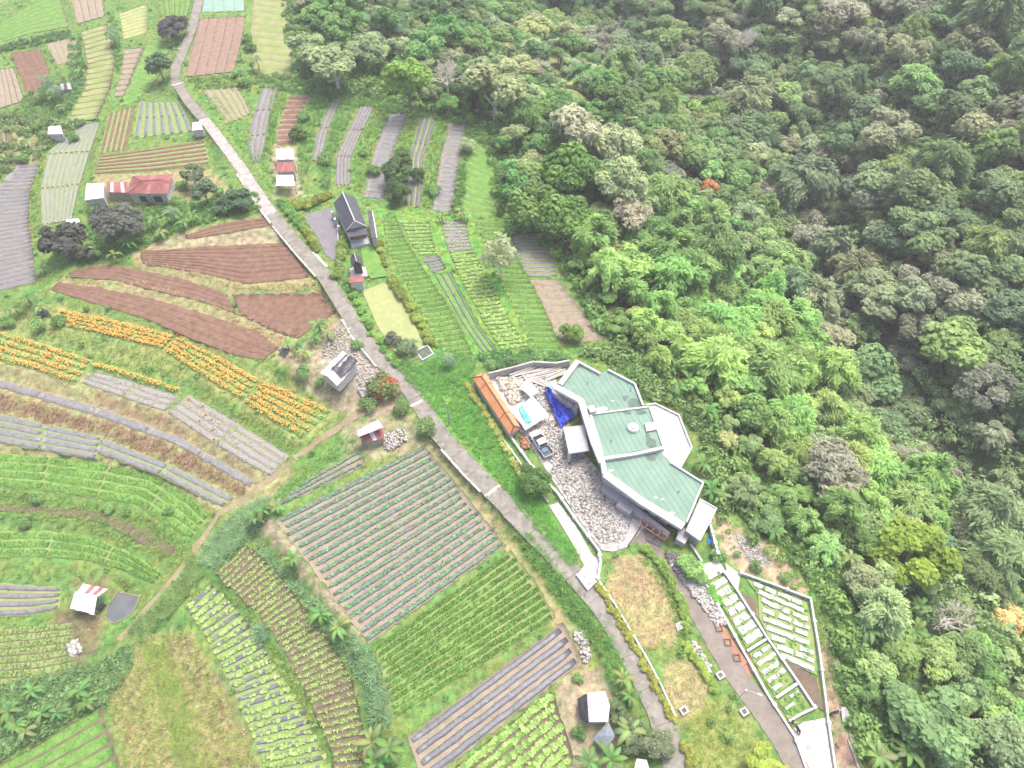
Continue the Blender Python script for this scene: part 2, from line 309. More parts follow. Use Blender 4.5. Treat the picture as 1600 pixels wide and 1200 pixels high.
# ploughed earth beside the road
F('smallest ploughed earth plot under the banana plants by the road', 'ploughed field', [(290, 368), (345, 349), (421, 339)], [(292, 374), (350, 366), (424, 352)], -.4, 3, 0, .9, .14, m_soil, m_soil, (), 'soil_bed')
F('broad ploughed earth field with crosswise furrows ending at the road', 'ploughed field', [(219, 393), (310, 386), (380, 382), (450, 379)], [(222, 412), (315, 427), (385, 444), (484, 434)], -.8, 8, 0, .9, .14, m_soil, m_soil, (), 'soil_bed')
F('long curved ploughed terrace, second from the bottom', 'ploughed field', [(108, 426), (147, 414), (184, 415), (289, 437), (355, 459)], [(108, 433), (184, 438), (223, 450), (315, 471), (370, 491)], -1.4, 4, 0, .94, .08, m_soil, m_soil, (), 'soil_bed')
F('fan shaped ploughed plot with furrows running down from the road', 'ploughed field', [(362, 460), (430, 459), (503, 458), (513, 478), (526, 489)], [(376, 492), (398, 503), (420, 514), (443, 523), (465, 529)], -1.4, 8, 1, .92, .12, m_soil, m_soil, (), 'soil_bed')
F('lowest ploughed terrace above the marigolds', 'ploughed field', [(92, 441), (150, 449), (250, 470), (330, 494), (400, 518), (437, 543)], [(78, 453), (150, 475), (230, 499), (300, 530), (370, 556), (412, 563)], -2, 4, 0, .94, .06, m_soil, m_soil, (), 'soil_bed')
mg = ('mar', None, .42, 2, .95, .85)
F('large marigold terrace of four orange rows, west end', 'flower field', [(96, 484), (180, 503), (275, 525)], [(78, 507), (160, 522), (255, 546)], -2.7, 4, 0, .62, .2, m_soilg, m_lawn, (mg,), 'flower_bed')
F('middle marigold terrace of four orange rows', 'flower field', [(277, 527), (340, 556), (407, 594)], [(257, 548), (315, 588), (380, 627)], -2.7, 4, 0, .62, .2, m_soilg, m_lawn, (mg,), 'flower_bed')
F('marigold plot at the end nearest the earth path', 'flower field', [(409, 595), (465, 617), (521, 643)], [(382, 630), (420, 655), (470, 686)], -2.7, 5, 0, .6, .2, m_soilg, m_lawn, (mg,), 'flower_bed')
F('lower marigold plot at the edge of the view, four broken orange rows', 'flower field', [(-20, 512), (70, 538), (144, 563)], [(-20, 560), (50, 577), (118, 602)], -3.5, 4, 0, .58, .2, m_soilg, m_lawn, (mg,), 'flower_bed')
F('single thin marigold row along the silvery straw beds', 'flower field', [(150, 566), (215, 584), (284, 608)], [(146, 574), (210, 592), (278, 615)], -3.5, 1, 0, .7, .2, m_soilg, m_lawn, (mg,), 'flower_bed')
F('upper silvery straw covered plot of three beds', 'mulched plot', [(150, 582), (210, 598), (280, 620)], [(128, 598), (190, 620), (258, 643)], -3.7, 3, 0, .8, .1, m_gold, m_straw, (('strand', m_straw, .3, 3, 1.3, .9), ('tuft', m_cropy, 1, 2, .6, .5)), 'straw_bed', 2)
F('long silvery straw plot running down to the earth path', 'mulched plot', [(294, 616), (360, 655), (420, 692), (453, 714)], [(262, 645), (330, 690), (390, 727), (424, 744)], -3.8, 4, 0, .7, .1, m_gold, m_straw, (('strand', m_straw, .28, 3, 1.4, .9), ('tuft', m_cropy, .9, 2, .6, .5), ('mar', None, 1.5, 1, .8, .3)), 'straw_bed', 2)
F('single long grey mulch bed on a brown bank', 'mulched plot', [(-20, 588), (60, 610), (160, 638), (282, 684), (398, 752)], [(-20, 600), (55, 622), (155, 651), (275, 695), (391, 762)], -4.4, 1, 0, .88, .13, m_soilt, m_mulch, (('strand', m_mull, .22, 2, .9, .9),), mul, 5)
F('four grey mulch beds on the lower terrace, west half', 'mulched plot', [(-20, 642), (40, 656), (158, 682)], [(-20, 690), (30, 698), (150, 718)], -5, 4, 0, .78, .13, m_soilg, m_mulch, (('strand', m_mull, .25, 2, .8, .9), ('tuft', m_cropy, 1.5, 1, .5, .5)), mul, 2)
F('pair of long grey mulch beds pointing at the path crossing', 'mulched plot', [(160, 684), (262, 724), (370, 778)], [(146, 706), (250, 744), (346, 793)], -5, 2, 0, .7, .13, m_soilg, m_mulch, (('strand', m_mull, .25, 2, .8, .9), ('tuft', m_cropy, 1.5, 1, .5, .5)), mul, 2)
F('upper curved green terrace with thin pale furrows', 'crop field', [(-20, 708), (80, 714), (160, 724), (240, 740), (300, 776), (326, 808)], [(-20, 758), (70, 766), (150, 779), (212, 788), (262, 822), (300, 842)], -5.8, 4, 0, .88, .12, m_soilg, m_lawn, (('tuft', m_crop, .3, 5, .75, .8), ('tuft', m_cropy, .7, 3, .7, .6)), 'grass_bed', 4)
F('narrow brown earth terrace curving between two green terraces', 'ploughed field', [(-20, 789), (90, 792), (170, 803), (222, 824), (277, 857)], [(-20, 797), (95, 806), (163, 818), (213, 846), (266, 872)], -6.5, 1, 0, .9, .08, m_soil, m_soild, (('spr', m_cropy, .8, 2, .8, .5),), 'soil_bed', 4)
F('lower curved green terrace with thin pale furrows', 'crop field', [(-20, 832), (70, 830), (150, 842), (200, 862), (258, 898)], [(-20, 872), (60, 870), (135, 876), (190, 890), (240, 912)], -7, 3, 0, .88, .12, m_soilg, m_lawn, (('tuft', m_crop, .3, 5, .75, .8), ('tuft', m_cropy, .7, 3, .7, .6)), 'grass_bed', 3)
F('grey mulch beds ending at the shed beside the pond', 'mulched plot', [(-20, 910), (50, 914), (97, 917)], [(-20, 966), (45, 962), (92, 952)], -7.7, 4, 0, .66, .2, m_gold, m_mulch, (('let', m_straw, .9, 1, .7, .4),), mul, 1)
F('overgrown weedy field with faint brown rows near the pond', 'weedy field', [(-20, 985), (50, 978), (118, 972)], [(-20, 1072), (60, 1068), (128, 1052)], -7.9, 8, 0, .8, .06, m_soild, m_soilg, (('tuft', m_cropy, .4, 3, 1, .7), ('tuft', m_crop, .6, 2, 1, .6)), 'weed_bed')
F('bright green field in the bottom corner with diagonal brown furrows', 'crop field', [(-20, 1206), (45, 1172), (100, 1138), (157, 1103)], [(30, 1300), (90, 1290), (150, 1270), (205, 1245)], -8, 7, 0, .82, .16, m_soild, m_lawn, (('tuft', m_crop, .35, 4, .6, .9),), 'crop_bed')
F('lettuce field on dark mulch with yellow green heads', 'crop field', [(289, 948), (315, 985), (341, 1032), (367, 1084), (404, 1174), (425, 1230)], [(330, 910), (370, 950), (406, 998), (432, 1040), (473, 1100), (500, 1155), (528, 1220)], -4.6, 27, 1, .58, .2, m_soilg, m_mulchd, (('let', m_cropl, .45, 2, 1.05, .62), ('tuft', m_crop, .6, 1, .6, .5)), mul)
F('brown seedling field beside the elephant grass, short green rows', 'crop field', [(336, 897), (372, 930), (405, 960), (445, 1020), (480, 1085), (515, 1165), (530, 1230)], [(384, 850), (420, 880), (450, 915), (480, 955), (515, 1000), (550, 1060), (566, 1130), (590, 1230)], -3.4, 40, 1, .6, .14, m_soild, m_soild, (('spr', m_cropl, .24, 2, 1.35, .95),), 'seedling_bed')
F('large rectangular field of dark mulch beds and tan furrows beside the road', 'crop field', [(430, 812), (500, 905), (576, 1006)], [(662, 695), (725, 770), (790, 852)], -1.4, 18, 1, .58, .24, m_soilt, m_mulchd, (('spr', m_cropb, .34, 2, 1.5, .95), ('let', m_cropb, .7, 1, .8, .5)), mul)
F('three short mulch beds under the red and white shack', 'mulched plot', [(474, 754), (420, 800)], [(560, 703), (572, 727)], -1.4, 3, 1, .58, .24, m_soilt, m_mulchd, (('spr', m_cropb, .36, 2, 1.5, .9),), mul)
F('green field of yellowing rows below the large mulch field', 'crop field', [(584, 1012), (598, 1062), (608, 1128)], [(798, 860), (836, 908), (870, 966)], -1.4, 11, 1, .74, .2, m_gold, m_lawn, (('tuft', m_crop, .3, 3, 1.1, .9), ('tuft', m_cropy, .5, 2, 1, .6)), 'crop_bed')
F('mulched field of long grey beds pointing at the white tarp shed', 'mulched plot', [(636, 1152), (650, 1190), (664, 1226)], [(879, 972), (897, 1004), (908, 1036)], -1.5, 4, 1, .62, .24, m_soilt, m_mulchd, (('spr', m_cropb, .5, 2, 1, .35),), mul)
F('yellow green lettuce rows below the grey beds', 'crop field', [(668, 1236), (700, 1290), (735, 1350)], [(862, 1078), (880, 1130), (898, 1190)], -1.5, 7, 1, .7, .2, m_soild, m_lawn, (('let', m_cropl, .45, 3, 1.1, .85),), 'crop_bed')
# upper side of the valley road
F('bare earth field with four dark furrows where the road bends', 'ploughed field', [(312, 29), (300, 75), (289, 121)], [(383, 25), (378, 62), (365, 113)], -.3, 5, 0, .93, .14, m_soild, m_soilm, (), 'soil_bed')
F('teal netted plot at the top of the view', 'netted field', [(318, -20), (315, 20)], [(380, -20), (383, 18)], -.3, 4, 0, .96, .08, m_soilg, m_nett, (), 'net_strip')
F('stepped yellow green meadow above the mulch terraces', 'meadow', [(398, -20), (392, 50), (398, 115)], [(445, -10), (462, 50), (452, 125)], -.6, 13, 1, .86, .12, m_soilt, m_gold, (('tuft', m_cropy, .8, 2, .6, .6),), 'grass_bed')
F('small plot of slanting soil and mulch beds below the bare earth field', 'crop field', [(316, 141), (335, 166), (356, 194)], [(372, 136), (384, 158), (392, 178)], -.4, 5, 0, .62, .16, m_gold, m_soilt, (('tuft', m_cropy, .8, 1, .6, .5),), 'soil_bed')
F('brown and green lengthwise rows in the corner nearest the netted strip', 'crop field', [(171, 178), (163, 208), (155, 240)], [(212, 165), (205, 200), (198, 233)], -1.4, 5, 0, .55, .2, m_soilg, m_soil, (), 'soil_bed')
F('patchwork plot with torn white and grey mulch strips', 'mulched plot', [(218, 158), (212, 190), (207, 216)], [(280, 158), (294, 182), (304, 206)], -1.3, 7, 0, .5, .18, m_soilg, m_mulch, (('let', m_cropb, .6, 1, .8, .6),), mul, 2)
F('long brown rows above the red roofed house', 'crop field', [(156, 243), (240, 231), (320, 219)], [(147, 273), (240, 268), (328, 258)], -1.3, 6, 0, .58, .2, m_soilg, m_soil, (('tuft', m_cropy, 1, 1, .5, .4),), 'soil_bed')
F('curving netted strip of grey green rows', 'netted field', [(131, 194), (76, 236), (62, 300), (66, 352)], [(157, 190), (140, 240), (122, 300), (112, 345)], -2.2, 8, 0, .72, .2, m_gold, m_net, (('strand', m_net, .6, 1, 1, .8),), 'net_strip', 3)
F('large lilac grey mulched slope at the edge of the view', 'mulched plot', [(28, 256), (-12, 300), (-30, 380), (-20, 460)], [(63, 257), (47, 300), (45, 340), (52, 395), (58, 440)], -3, 30, 1, .84, .14, m_soilt, m_mulch, (), mul)
F('golden grass terraces stepping down past the palm', 'meadow', [(126, 50), (136, 100), (132, 140), (104, 192)], [(168, 37), (181, 95), (172, 140), (150, 186)], -1.6, 17, 1, .84, .14, m_soild, m_gold, (('tuft', m_cropy, .7, 2, .6, .7),), 'grass_bed')
F('brown stepped strip beside the golden terraces', 'fallow plot', [(194, 78), (190, 115), (178, 152)], [(226, 74), (208, 114), (194, 150)], -1.5, 9, 1, .84, .12, m_soild, m_soilt, (('tuft', m_cropy, 1, 1, .5, .4),), 'soil_bed')
F('bright green wedge of grass beside the road bend', 'grass strip', [(234, 60), (212, 112), (188, 166)], [(268, 70), (248, 120), (215, 158)], -1.1, 9, 1, .92, .08, m_soilg, m_lawn, (('tuft', m_crop, .5, 3, .6, .8),), 'grass_bed')
F('pale golden striped plot near the top of the view', 'meadow', [(186, 22), (190, 42), (193, 62)], [(231, 6), (231, 28), (231, 52)], -1.5, 8, 1, .82, .12, m_gold, m_lawnp, (), 'grass_bed')
F('green striped plot with dark lines next to the road', 'crop field', [(252, -20), (255, 4), (258, 26)], [(300, -20), (298, 4), (292, 26)], -.8, 5, 0, .86, .12, m_soild, m_lawn, (('tuft', m_crop, .5, 3, .5, .8),), 'grass_bed')
F('red brown earth plot with a pale edge path', 'ploughed field', [(16, 84), (32, 122), (50, 164)], [(60, 76), (70, 94), (78, 116)], -3, 5, 0, .94, .07, m_soil, m_soil, (), 'soil_bed')
F('greyish earth plot at the edge of the view', 'ploughed field', [(-20, 110), (-20, 140), (-20, 176)], [(20, 106), (30, 132), (38, 158)], -3.2, 6, 0, .92, .09, m_soild, m_soilt, (), 'soil_bed')
F('bright green terraced field in the top corner', 'crop field', [(-20, 50), (52, 6), (95, -10)], [(-20, 72), (50, 52), (108, 42)], -2.6, 7, 0, .88, .1, m_soild, m_lawn, (('tuft', m_crop, .6, 2, .5, .8),), 'grass_bed')
F('dull brown plot at the top edge of the view', 'fallow plot', [(108, -20), (113, 5), (121, 38)], [(158, -20), (160, 5), (163, 26)], -2.2, 4, 0, .92, .09, m_soild, m_soilt, (), 'soil_bed')
F('tan grassy plot between two hedges', 'fallow plot', [(72, 68), (80, 85), (90, 103)], [(119, 58), (121, 75), (121, 95)], -2.6, 5, 0, .9, .08, m_gold, m_soilt, (('tuft', m_cropy, .8, 2, .6, .5),), 'soil_bed')
F('brown weedy rows at the edge of the view under the bare shrub', 'fallow plot', [(-20, 205), (-20, 222), (-20, 240)], [(16, 205), (20, 220), (14, 238)], -3.1, 3, 0, .8, .12, m_soilg, m_soild, (), 'soil_bed')

# flat sheets of the setting: px outline, level
CTRL = []                                           # (world polygon, level) that shape the ground
for f in FD: CTRL.append((px(f['A'], f['z']) + px(f['B'][::-1], f['z']), f['z'], True))
YARD = [(740, 590), (760, 580), (895, 560), (1010, 620), (1085, 660), (1120, 790), (1075, 870), (1000, 850), (960, 868), (935, 868), (860, 755)]
COURT = [(473, 337), (496, 330), (519, 324), (529, 358), (530, 385), (526, 410), (508, 398), (497, 372)]
HLAWN = [(566, 455), (600, 442), (622, 455), (640, 490), (658, 530), (668, 552), (640, 566), (612, 545), (590, 510)]
PLOTS_Z = -.3
GARDEN = [(1092, 880), (1125, 872), (1157, 897), (1265, 937), (1279, 1020), (1305, 1220), (1265, 1220), (1240, 1150), (1155, 1010)]
DRIVE = [(998, 832), (1022, 862), (1052, 895), (1075, 930), (1100, 972), (1122, 1010), (1150, 1055), (1188, 1105), (1222, 1155), (1262, 1230)]
for P, z in ((YARD, 0), (COURT, -.1), (HLAWN, -.4), (GARDEN, PLOTS_Z)): CTRL.append((px(P, z), z, True))
CTRL.append((px(ROADPX), 0, False)); CTRL.append((px(DRIVE), -.1, False))
CTRL.append((px([(880, 1090), (990, 1180)], -1.2), -1.2, False)); CTRL.append((px([(450, 575), (560, 560), (600, 620)], -.5), -.5, False))
CTRL.append((px([(170, 300), (270, 300)], -1), -1, False)); CTRL.append((px([(445, 240), (455, 300)], -.5), -.5, False))
POND = [(184, 925), (200, 928), (218, 932), (214, 945), (207, 958), (192, 968), (178, 974), (168, 968), (163, 961), (172, 942)]
CTRL.append((px(POND, -7.9), -7.9, True)); CTRL.append((px([(110, 960), (170, 960)], -7.5), -7.5, False))
CTRL.append((px([(230, 1010), (300, 1100), (330, 1230)], -6), -6, False))
EXT = [(i, z) for i, z in zip(PATHPX, PATHZ)]
XS = np.arange(-230, 221, .85); YS = np.arange(0, 345, .85)
GX, GY = np.meshgrid(XS, YS)
num = np.zeros_like(GX); den = np.zeros_like(GX)
for P, z, solid in CTRL:
    d = dseg(GX, GY, P, solid)
    if solid: d = np.where(inpoly(GX, GY, P), 0, d)
    w = 1/(d+.12)**3; num += w*z; den += w
for (p, z) in EXT:
    q = W(p[0], p[1], z); d = np.hypot(GX-q[0], GY-q[1]); w = 1/(d+.3)**3; num += w*z; den += w
HZ = num/den
onfarm = inpoly(GX, GY, EDGEPOLY); dE = np.where(onfarm, 0, dseg(GX, GY, EDGE)); near = inpoly(GX, GY, RAVPOLY); dR = dseg(GX, GY, RAV)
rr = dE/(dE+dR+1e-6)
drop = np.where(near, -DEEP*rr**1.25, -DEEP + np.minimum(.62*dR, 40*(1-np.exp(-.62*dR/40))))
HZ = np.where(dE > 0, drop + HZ*np.exp(-dE/15), HZ)
wob = (np.sin(GX*.21+1.3*np.sin(GY*.13))*np.cos(GY*.17+.5) + .5*np.sin(GX*.63+GY*.41)*np.cos(GY*.55-GX*.2))
HZ += wob*np.where(dE > 0, np.clip(dE/12, 0, 1)*1.1, 0)
mind = np.full(GX.shape, 9.)
for P, z, solid in CTRL:
    d = dseg(GX, GY, P, solid)
    if solid: d = np.where(inpoly(GX, GY, P), 0, d)
    mind = np.minimum(mind, d)
HZ += wob*.12*np.clip((mind-1.5)/3, 0, 1)*(dE <= 0)
HZ -= .10*(mind <= 0)
def H(x, y):
    x = np.asarray(x, float); y = np.asarray(y, float)
    i = np.clip((x-XS[0])/.85, 0, len(XS)-1.001); j = np.clip((y-YS[0])/.85, 0, len(YS)-1.001)
    i0 = i.astype(int); j0 = j.astype(int); a = i-i0; b = j-j0
    return HZ[j0, i0]*(1-a)*(1-b) + HZ[j0, i0+1]*a*(1-b) + HZ[j0+1, i0]*(1-a)*b + HZ[j0+1, i0+1]*a*b
def G(u, v, dh=0.0):
    """where the ray through photo pixel u, v meets the ground raised by dh"""
    d = ray(u, v); t = np.linspace(15, 520, 2600); z = CAM_H + d[2]*t; h = H(d[0]*t, d[1]*t) + dh
    k = np.argmax(z < h); k = k if z[k] < h[k] else len(t)-1
    a, b = t[max(k-1, 0)], t[k]
    for _ in range(12):
        m = (a+b)/2; q = CAM_H + d[2]*m < H(d[0]*m, d[1]*m) + dh
        a, b = (a, m) if q else (m, b)
    x, y = d[0]*b, d[1]*b; return np.array([x, y, float(H(x, y))])

# ---- ground colours: what grows or lies there
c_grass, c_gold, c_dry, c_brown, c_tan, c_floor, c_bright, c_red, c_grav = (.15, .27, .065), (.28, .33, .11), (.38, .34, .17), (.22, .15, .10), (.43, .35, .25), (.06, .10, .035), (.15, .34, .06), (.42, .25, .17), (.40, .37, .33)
GC = [
 ([(-50, 560), (130, 580), (300, 650), (460, 735), (420, 790), (330, 800), (150, 725), (-50, 705)], c_dry, .75),
 ([(-50, 604), (60, 630), (200, 672), (300, 712), (385, 765), (375, 770), (280, 728), (160, 680), (-50, 630)], c_brown, .8),
 ([(130, 608), (260, 650), (330, 695), (420, 748), (400, 752), (280, 682), (160, 636)], c_brown, .6),
 ([(70, 470), (230, 505), (420, 580), (540, 640), (470, 700), (300, 600), (100, 540), (-50, 590), (-50, 500)], c_gold, .7),
 ([(90, 435), (220, 440), (400, 500), (470, 530), (440, 570), (410, 520), (330, 500), (200, 465), (80, 455)], c_dry, .85),
 ([(205, 385), (420, 370), (490, 440), (540, 500), (500, 520), (490, 455), (360, 460), (215, 425)], c_dry, .8),
 ([(280, 360), (440, 335), (470, 380), (220, 390)], c_tan, .6),
 ([(430, 555), (470, 540), (540, 490), (575, 530), (640, 610), (600, 660), (520, 640), (470, 600)], c_tan, .8),
 ([(500, 560), (560, 530), (600, 590), (570, 620), (520, 600)], c_grav, .6),
 ([(405, 790), (440, 830), (580, 1010), (560, 1005), (430, 850), (400, 810)], c_tan, .8),
 ([(640, 680), (700, 690), (800, 850), (900, 980), (930, 1080), (900, 1120), (860, 960), (780, 840)], c_dry, .8),
 ([(540, 660), (650, 650), (660, 700), (600, 720), (530, 700)], c_tan, .6),
 ([(160, 1060), (215, 995), (290, 985), (330, 1040), (380, 1150), (420, 1230), (200, 1230), (172, 1110)], c_dry, .75),
 ([(225, 1030), (262, 1030), (320, 1230), (290, 1230)], c_gold, .9),
 ([(330, 1030), (350, 1060), (400, 1180), (420, 1230), (385, 1230), (340, 1110)], c_brown, .5),
 ([(875, 1060), (930, 1040), (990, 1110), (980, 1180), (900, 1230), (870, 1120)], c_tan, .75),
 ([(85, 960), (150, 950), (165, 975), (130, 1060), (100, 1010)], c_brown, .7),
 ([(110, 905), (175, 905), (170, 925), (120, 930)], c_brown, .6),
 ([(955, 870), (1000, 868), (1040, 910), (1065, 965), (1060, 1005), (1010, 1015), (975, 985), (950, 930)], c_dry, .95),
 ([(965, 880), (1000, 885), (1020, 930), (990, 940), (955, 915)], (.36, .27, .17), .6),
 ([(1040, 1035), (1080, 1030), (1110, 1075), (1105, 1120), (1065, 1140), (1040, 1090)], c_dry, .9),
 ([(1080, 1110), (1140, 1080), (1230, 1230), (1080, 1230)], c_gold, .9),
 ([(1120, 800), (1150, 830), (1205, 850), (1245, 895), (1262, 930), (1160, 892), (1125, 860)], (.50, .38, .26), .95),
 ([(1140, 838), (1190, 850), (1200, 880), (1160, 880)], c_grav, .7),
 ([(1090, 960), (1120, 965), (1180, 1045), (1165, 1060), (1120, 1020)], c_red, .95),
 ([(1283, 980), (1300, 1000), (1312, 1100), (1350, 1230), (1310, 1230), (1290, 1110)], (.36, .26, .19), .95),
 ([(845, 78), (880, 92), (918, 130), (912, 150), (870, 120)], c_tan, .8),
 ([(820, 50), (850, 60), (930, 130), (950, 180), (900, 160)], c_gold, .8),
 ([(1295, 605), (1320, 555), (1365, 520), (1405, 480), (1435, 500), (1400, 570), (1350, 612)], (.13, .105, .07), .9),
 ([(735, 200), (785, 215), (775, 345), (722, 345)], c_bright, .9),
 ([(465, 70), (560, 50), (600, 140), (560, 180), (470, 150)], c_grass, .9),
 ([(580, 320), (700, 340), (850, 370), (900, 520), (880, 570), (740, 560), (640, 480)], c_bright, .9),
 ([(655, 620), (730, 600), (800, 700), (915, 870), (880, 875), (780, 770), (700, 680)], (.13, .32, .06), .95),
 ([(610, 550), (700, 540), (745, 570), (740, 600), (660, 620)], (.12, .28, .06), .9),
 ([(940, 500), (1000, 560), (1030, 585), (900, 560), (930, 530)], c_grass, .9),
 ([(150, 270), (330, 262), (360, 300), (200, 330), (140, 320)], c_dry, .8),
 ([(425, 228), (465, 226), (475, 310), (430, 312)], c_tan, .8),
 ([(0, 180), (60, 190), (60, 260), (0, 270)], c_dry, .7),
]
cu, cv = proj(GX, GY, HZ)
ju = 5*np.sin(GX*1.7+GY*.9) + 4*np.sin(GX*3.9-GY*2.7); jv = 5*np.sin(GY*1.9-GX*.8+2) + 4*np.sin(GY*4.3+GX*3.1)
COLG = np.zeros(GX.shape+(3,)); COLG[:] = c_grass
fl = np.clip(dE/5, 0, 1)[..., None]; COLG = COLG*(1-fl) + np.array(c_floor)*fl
for P, c, a in GC:
    m = inpoly(cu+ju*.7, cv+jv*.7, P)[..., None]*a; COLG = COLG*(1-m) + np.array(c)*m
ny, nx = GX.shape
idx = np.arange(nx*ny).reshape(ny, nx)
Fq = np.stack([idx[:-1, :-1], idx[:-1, 1:], idx[1:, 1:], idx[1:, :-1]], -1).reshape(-1, 4)
mt = M('ground', (1, 1, 1), bump=.5, bsc=4, sc=.5); t = mt.node_tree
at = t.nodes.new('ShaderNodeAttribute'); at.attribute_name = 'cover'; b = t.nodes['Principled BSDF']
n1 = t.nodes.new('ShaderNodeTexNoise'); n1.inputs['Scale'].default_value = .9; n1.inputs['Detail'].default_value = 9; n1.inputs['Roughness'].default_value = .68
ge = t.nodes.new('ShaderNodeNewGeometry'); t.links.new(ge.outputs['Position'], n1.inputs['Vector'])
hs = t.nodes.new('ShaderNodeHueSaturation'); r1 = t.nodes.new('ShaderNodeMapRange'); r1.inputs[1].default_value = .34; r1.inputs[2].default_value = .66; r1.inputs[3].default_value = .5; r1.inputs[4].default_value = 1.4
t.links.new(n1.outputs['Fac'], r1.inputs[0]); t.links.new(r1.outputs[0], hs.inputs['Value']); t.links.new(at.outputs['Color'], hs.inputs['Color'])
r2 = t.nodes.new('ShaderNodeMapRange'); r2.inputs[1].default_value = .35; r2.inputs[2].default_value = .65; r2.inputs[3].default_value = .46; r2.inputs[4].default_value = .53
n2 = t.nodes.new('ShaderNodeTexNoise'); n2.inputs['Scale'].default_value = .35; n2.inputs['Detail'].default_value = 6; t.links.new(ge.outputs['Position'], n2.inputs['Vector']); t.links.new(n2.outputs['Fac'], r2.inputs[0]); t.links.new(r2.outputs[0], hs.inputs['Hue'])
t.links.new(hs.outputs[0], b.inputs['Base Color'])
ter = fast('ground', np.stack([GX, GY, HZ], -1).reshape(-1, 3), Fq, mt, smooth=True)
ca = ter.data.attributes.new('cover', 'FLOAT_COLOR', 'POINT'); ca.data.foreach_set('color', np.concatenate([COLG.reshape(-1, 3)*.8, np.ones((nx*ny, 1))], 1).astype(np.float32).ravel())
tag(ter, kind='structure')
# the land goes on beyond the picture at the same fall
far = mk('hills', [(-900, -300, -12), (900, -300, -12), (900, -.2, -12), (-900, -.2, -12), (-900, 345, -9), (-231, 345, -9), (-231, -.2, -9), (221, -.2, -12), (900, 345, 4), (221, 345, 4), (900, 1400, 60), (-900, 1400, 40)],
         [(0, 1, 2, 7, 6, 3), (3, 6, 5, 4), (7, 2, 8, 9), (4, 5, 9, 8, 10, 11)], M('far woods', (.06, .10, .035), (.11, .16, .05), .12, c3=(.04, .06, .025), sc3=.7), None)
tag(far, kind='structure')

# ------------------------------------------------------------------ small plants
def blade(a, h, w, out, b=0, droop=0):
    c, s = math.cos(a), math.sin(a); V = []
    for t in (0, .5, 1):
        r = out*t**1.3; z = h*(t - droop*t*t); ww = w*(1-.8*t) if t > .4 else w
        V += [(r*c - ww*s/2, r*s + ww*c/2, z), (r*c + ww*s/2, r*s - ww*c/2, z)]
    return V, [(0, 1, 3, 2), (2, 3, 5, 4)]
def tuft(n, h, w, out, droop=.2): return join_vf([blade(2*math.pi*(i+random.random()*.7)/n, h*random.uniform(.7, 1.2), w, out*random.uniform(.5, 1.2), 0, droop) for i in range(n)])
def quadleaf(c, n, s, asp=1.6):
    n = n/np.linalg.norm(n); a = np.cross(n, rng.normal(size=3)); a /= np.linalg.norm(a); b = np.cross(n, a)
    return [tuple(c+a*s*asp/2), tuple(c+b*s/2+n*s*.1), tuple(c-a*s*asp/2), tuple(c-b*s/2+n*s*.1)]
def leafball(n, r, s, flat=.8, up=0):
    V, Fc = [], []
    for i in range(n):
        d = rng.normal(size=3); d /= np.linalg.norm(d); d[2] = abs(d[2])*(1 if rng.random() < .85 else -.3)
        V += quadleaf(d*r*rng.uniform(.6, 1.05)*np.array([1, 1, flat])+np.array([0, 0, up]), d+rng.normal(size=3)*.5, s*rng.uniform(.6, 1.3)); Fc.append(tuple(range(4*i, 4*i+4)))
    return V, Fc
def lettuce():
    V, Fc = [], []
    for i in range(6):
        a = i*math.pi/3+random.random()*.5; r = .26*random.uniform(.8, 1.2); c, s = math.cos(a), math.sin(a)
        V += [(0, 0, .02), (r*.6*c - .11*s, r*.6*s + .11*c, .13), (r*c, r*s, .10), (r*.6*c + .11*s, r*.6*s - .11*c, .13)]; Fc.append(tuple(range(4*i, 4*i+4)))
    return V, Fc
def marigold():
    V, Fc = leafball(6, .26, .24, .9); m = [0]*6
    for i in range(9):
        c = np.array([random.gauss(0, .2), random.gauss(0, .2), .28+random.random()*.12]); n = len(V)
        V += quadleaf(c, np.array([random.gauss(0, .3), random.gauss(0, .3), 1]), .17, 1.15); Fc.append(tuple(range(n, n+4))); m.append(1)
    return V, Fc, m
PR = dict(tuft=[tuft(4, .34, .10, .22) for _ in range(4)], let=[lettuce() for _ in range(4)], mar=[marigold() for _ in range(5)],
          spr=[tuft(4, .2, .11, .2, .5) for _ in range(4)], strand=[blade(0, .12, .07, .95, 0, .9) for _ in range(2)])

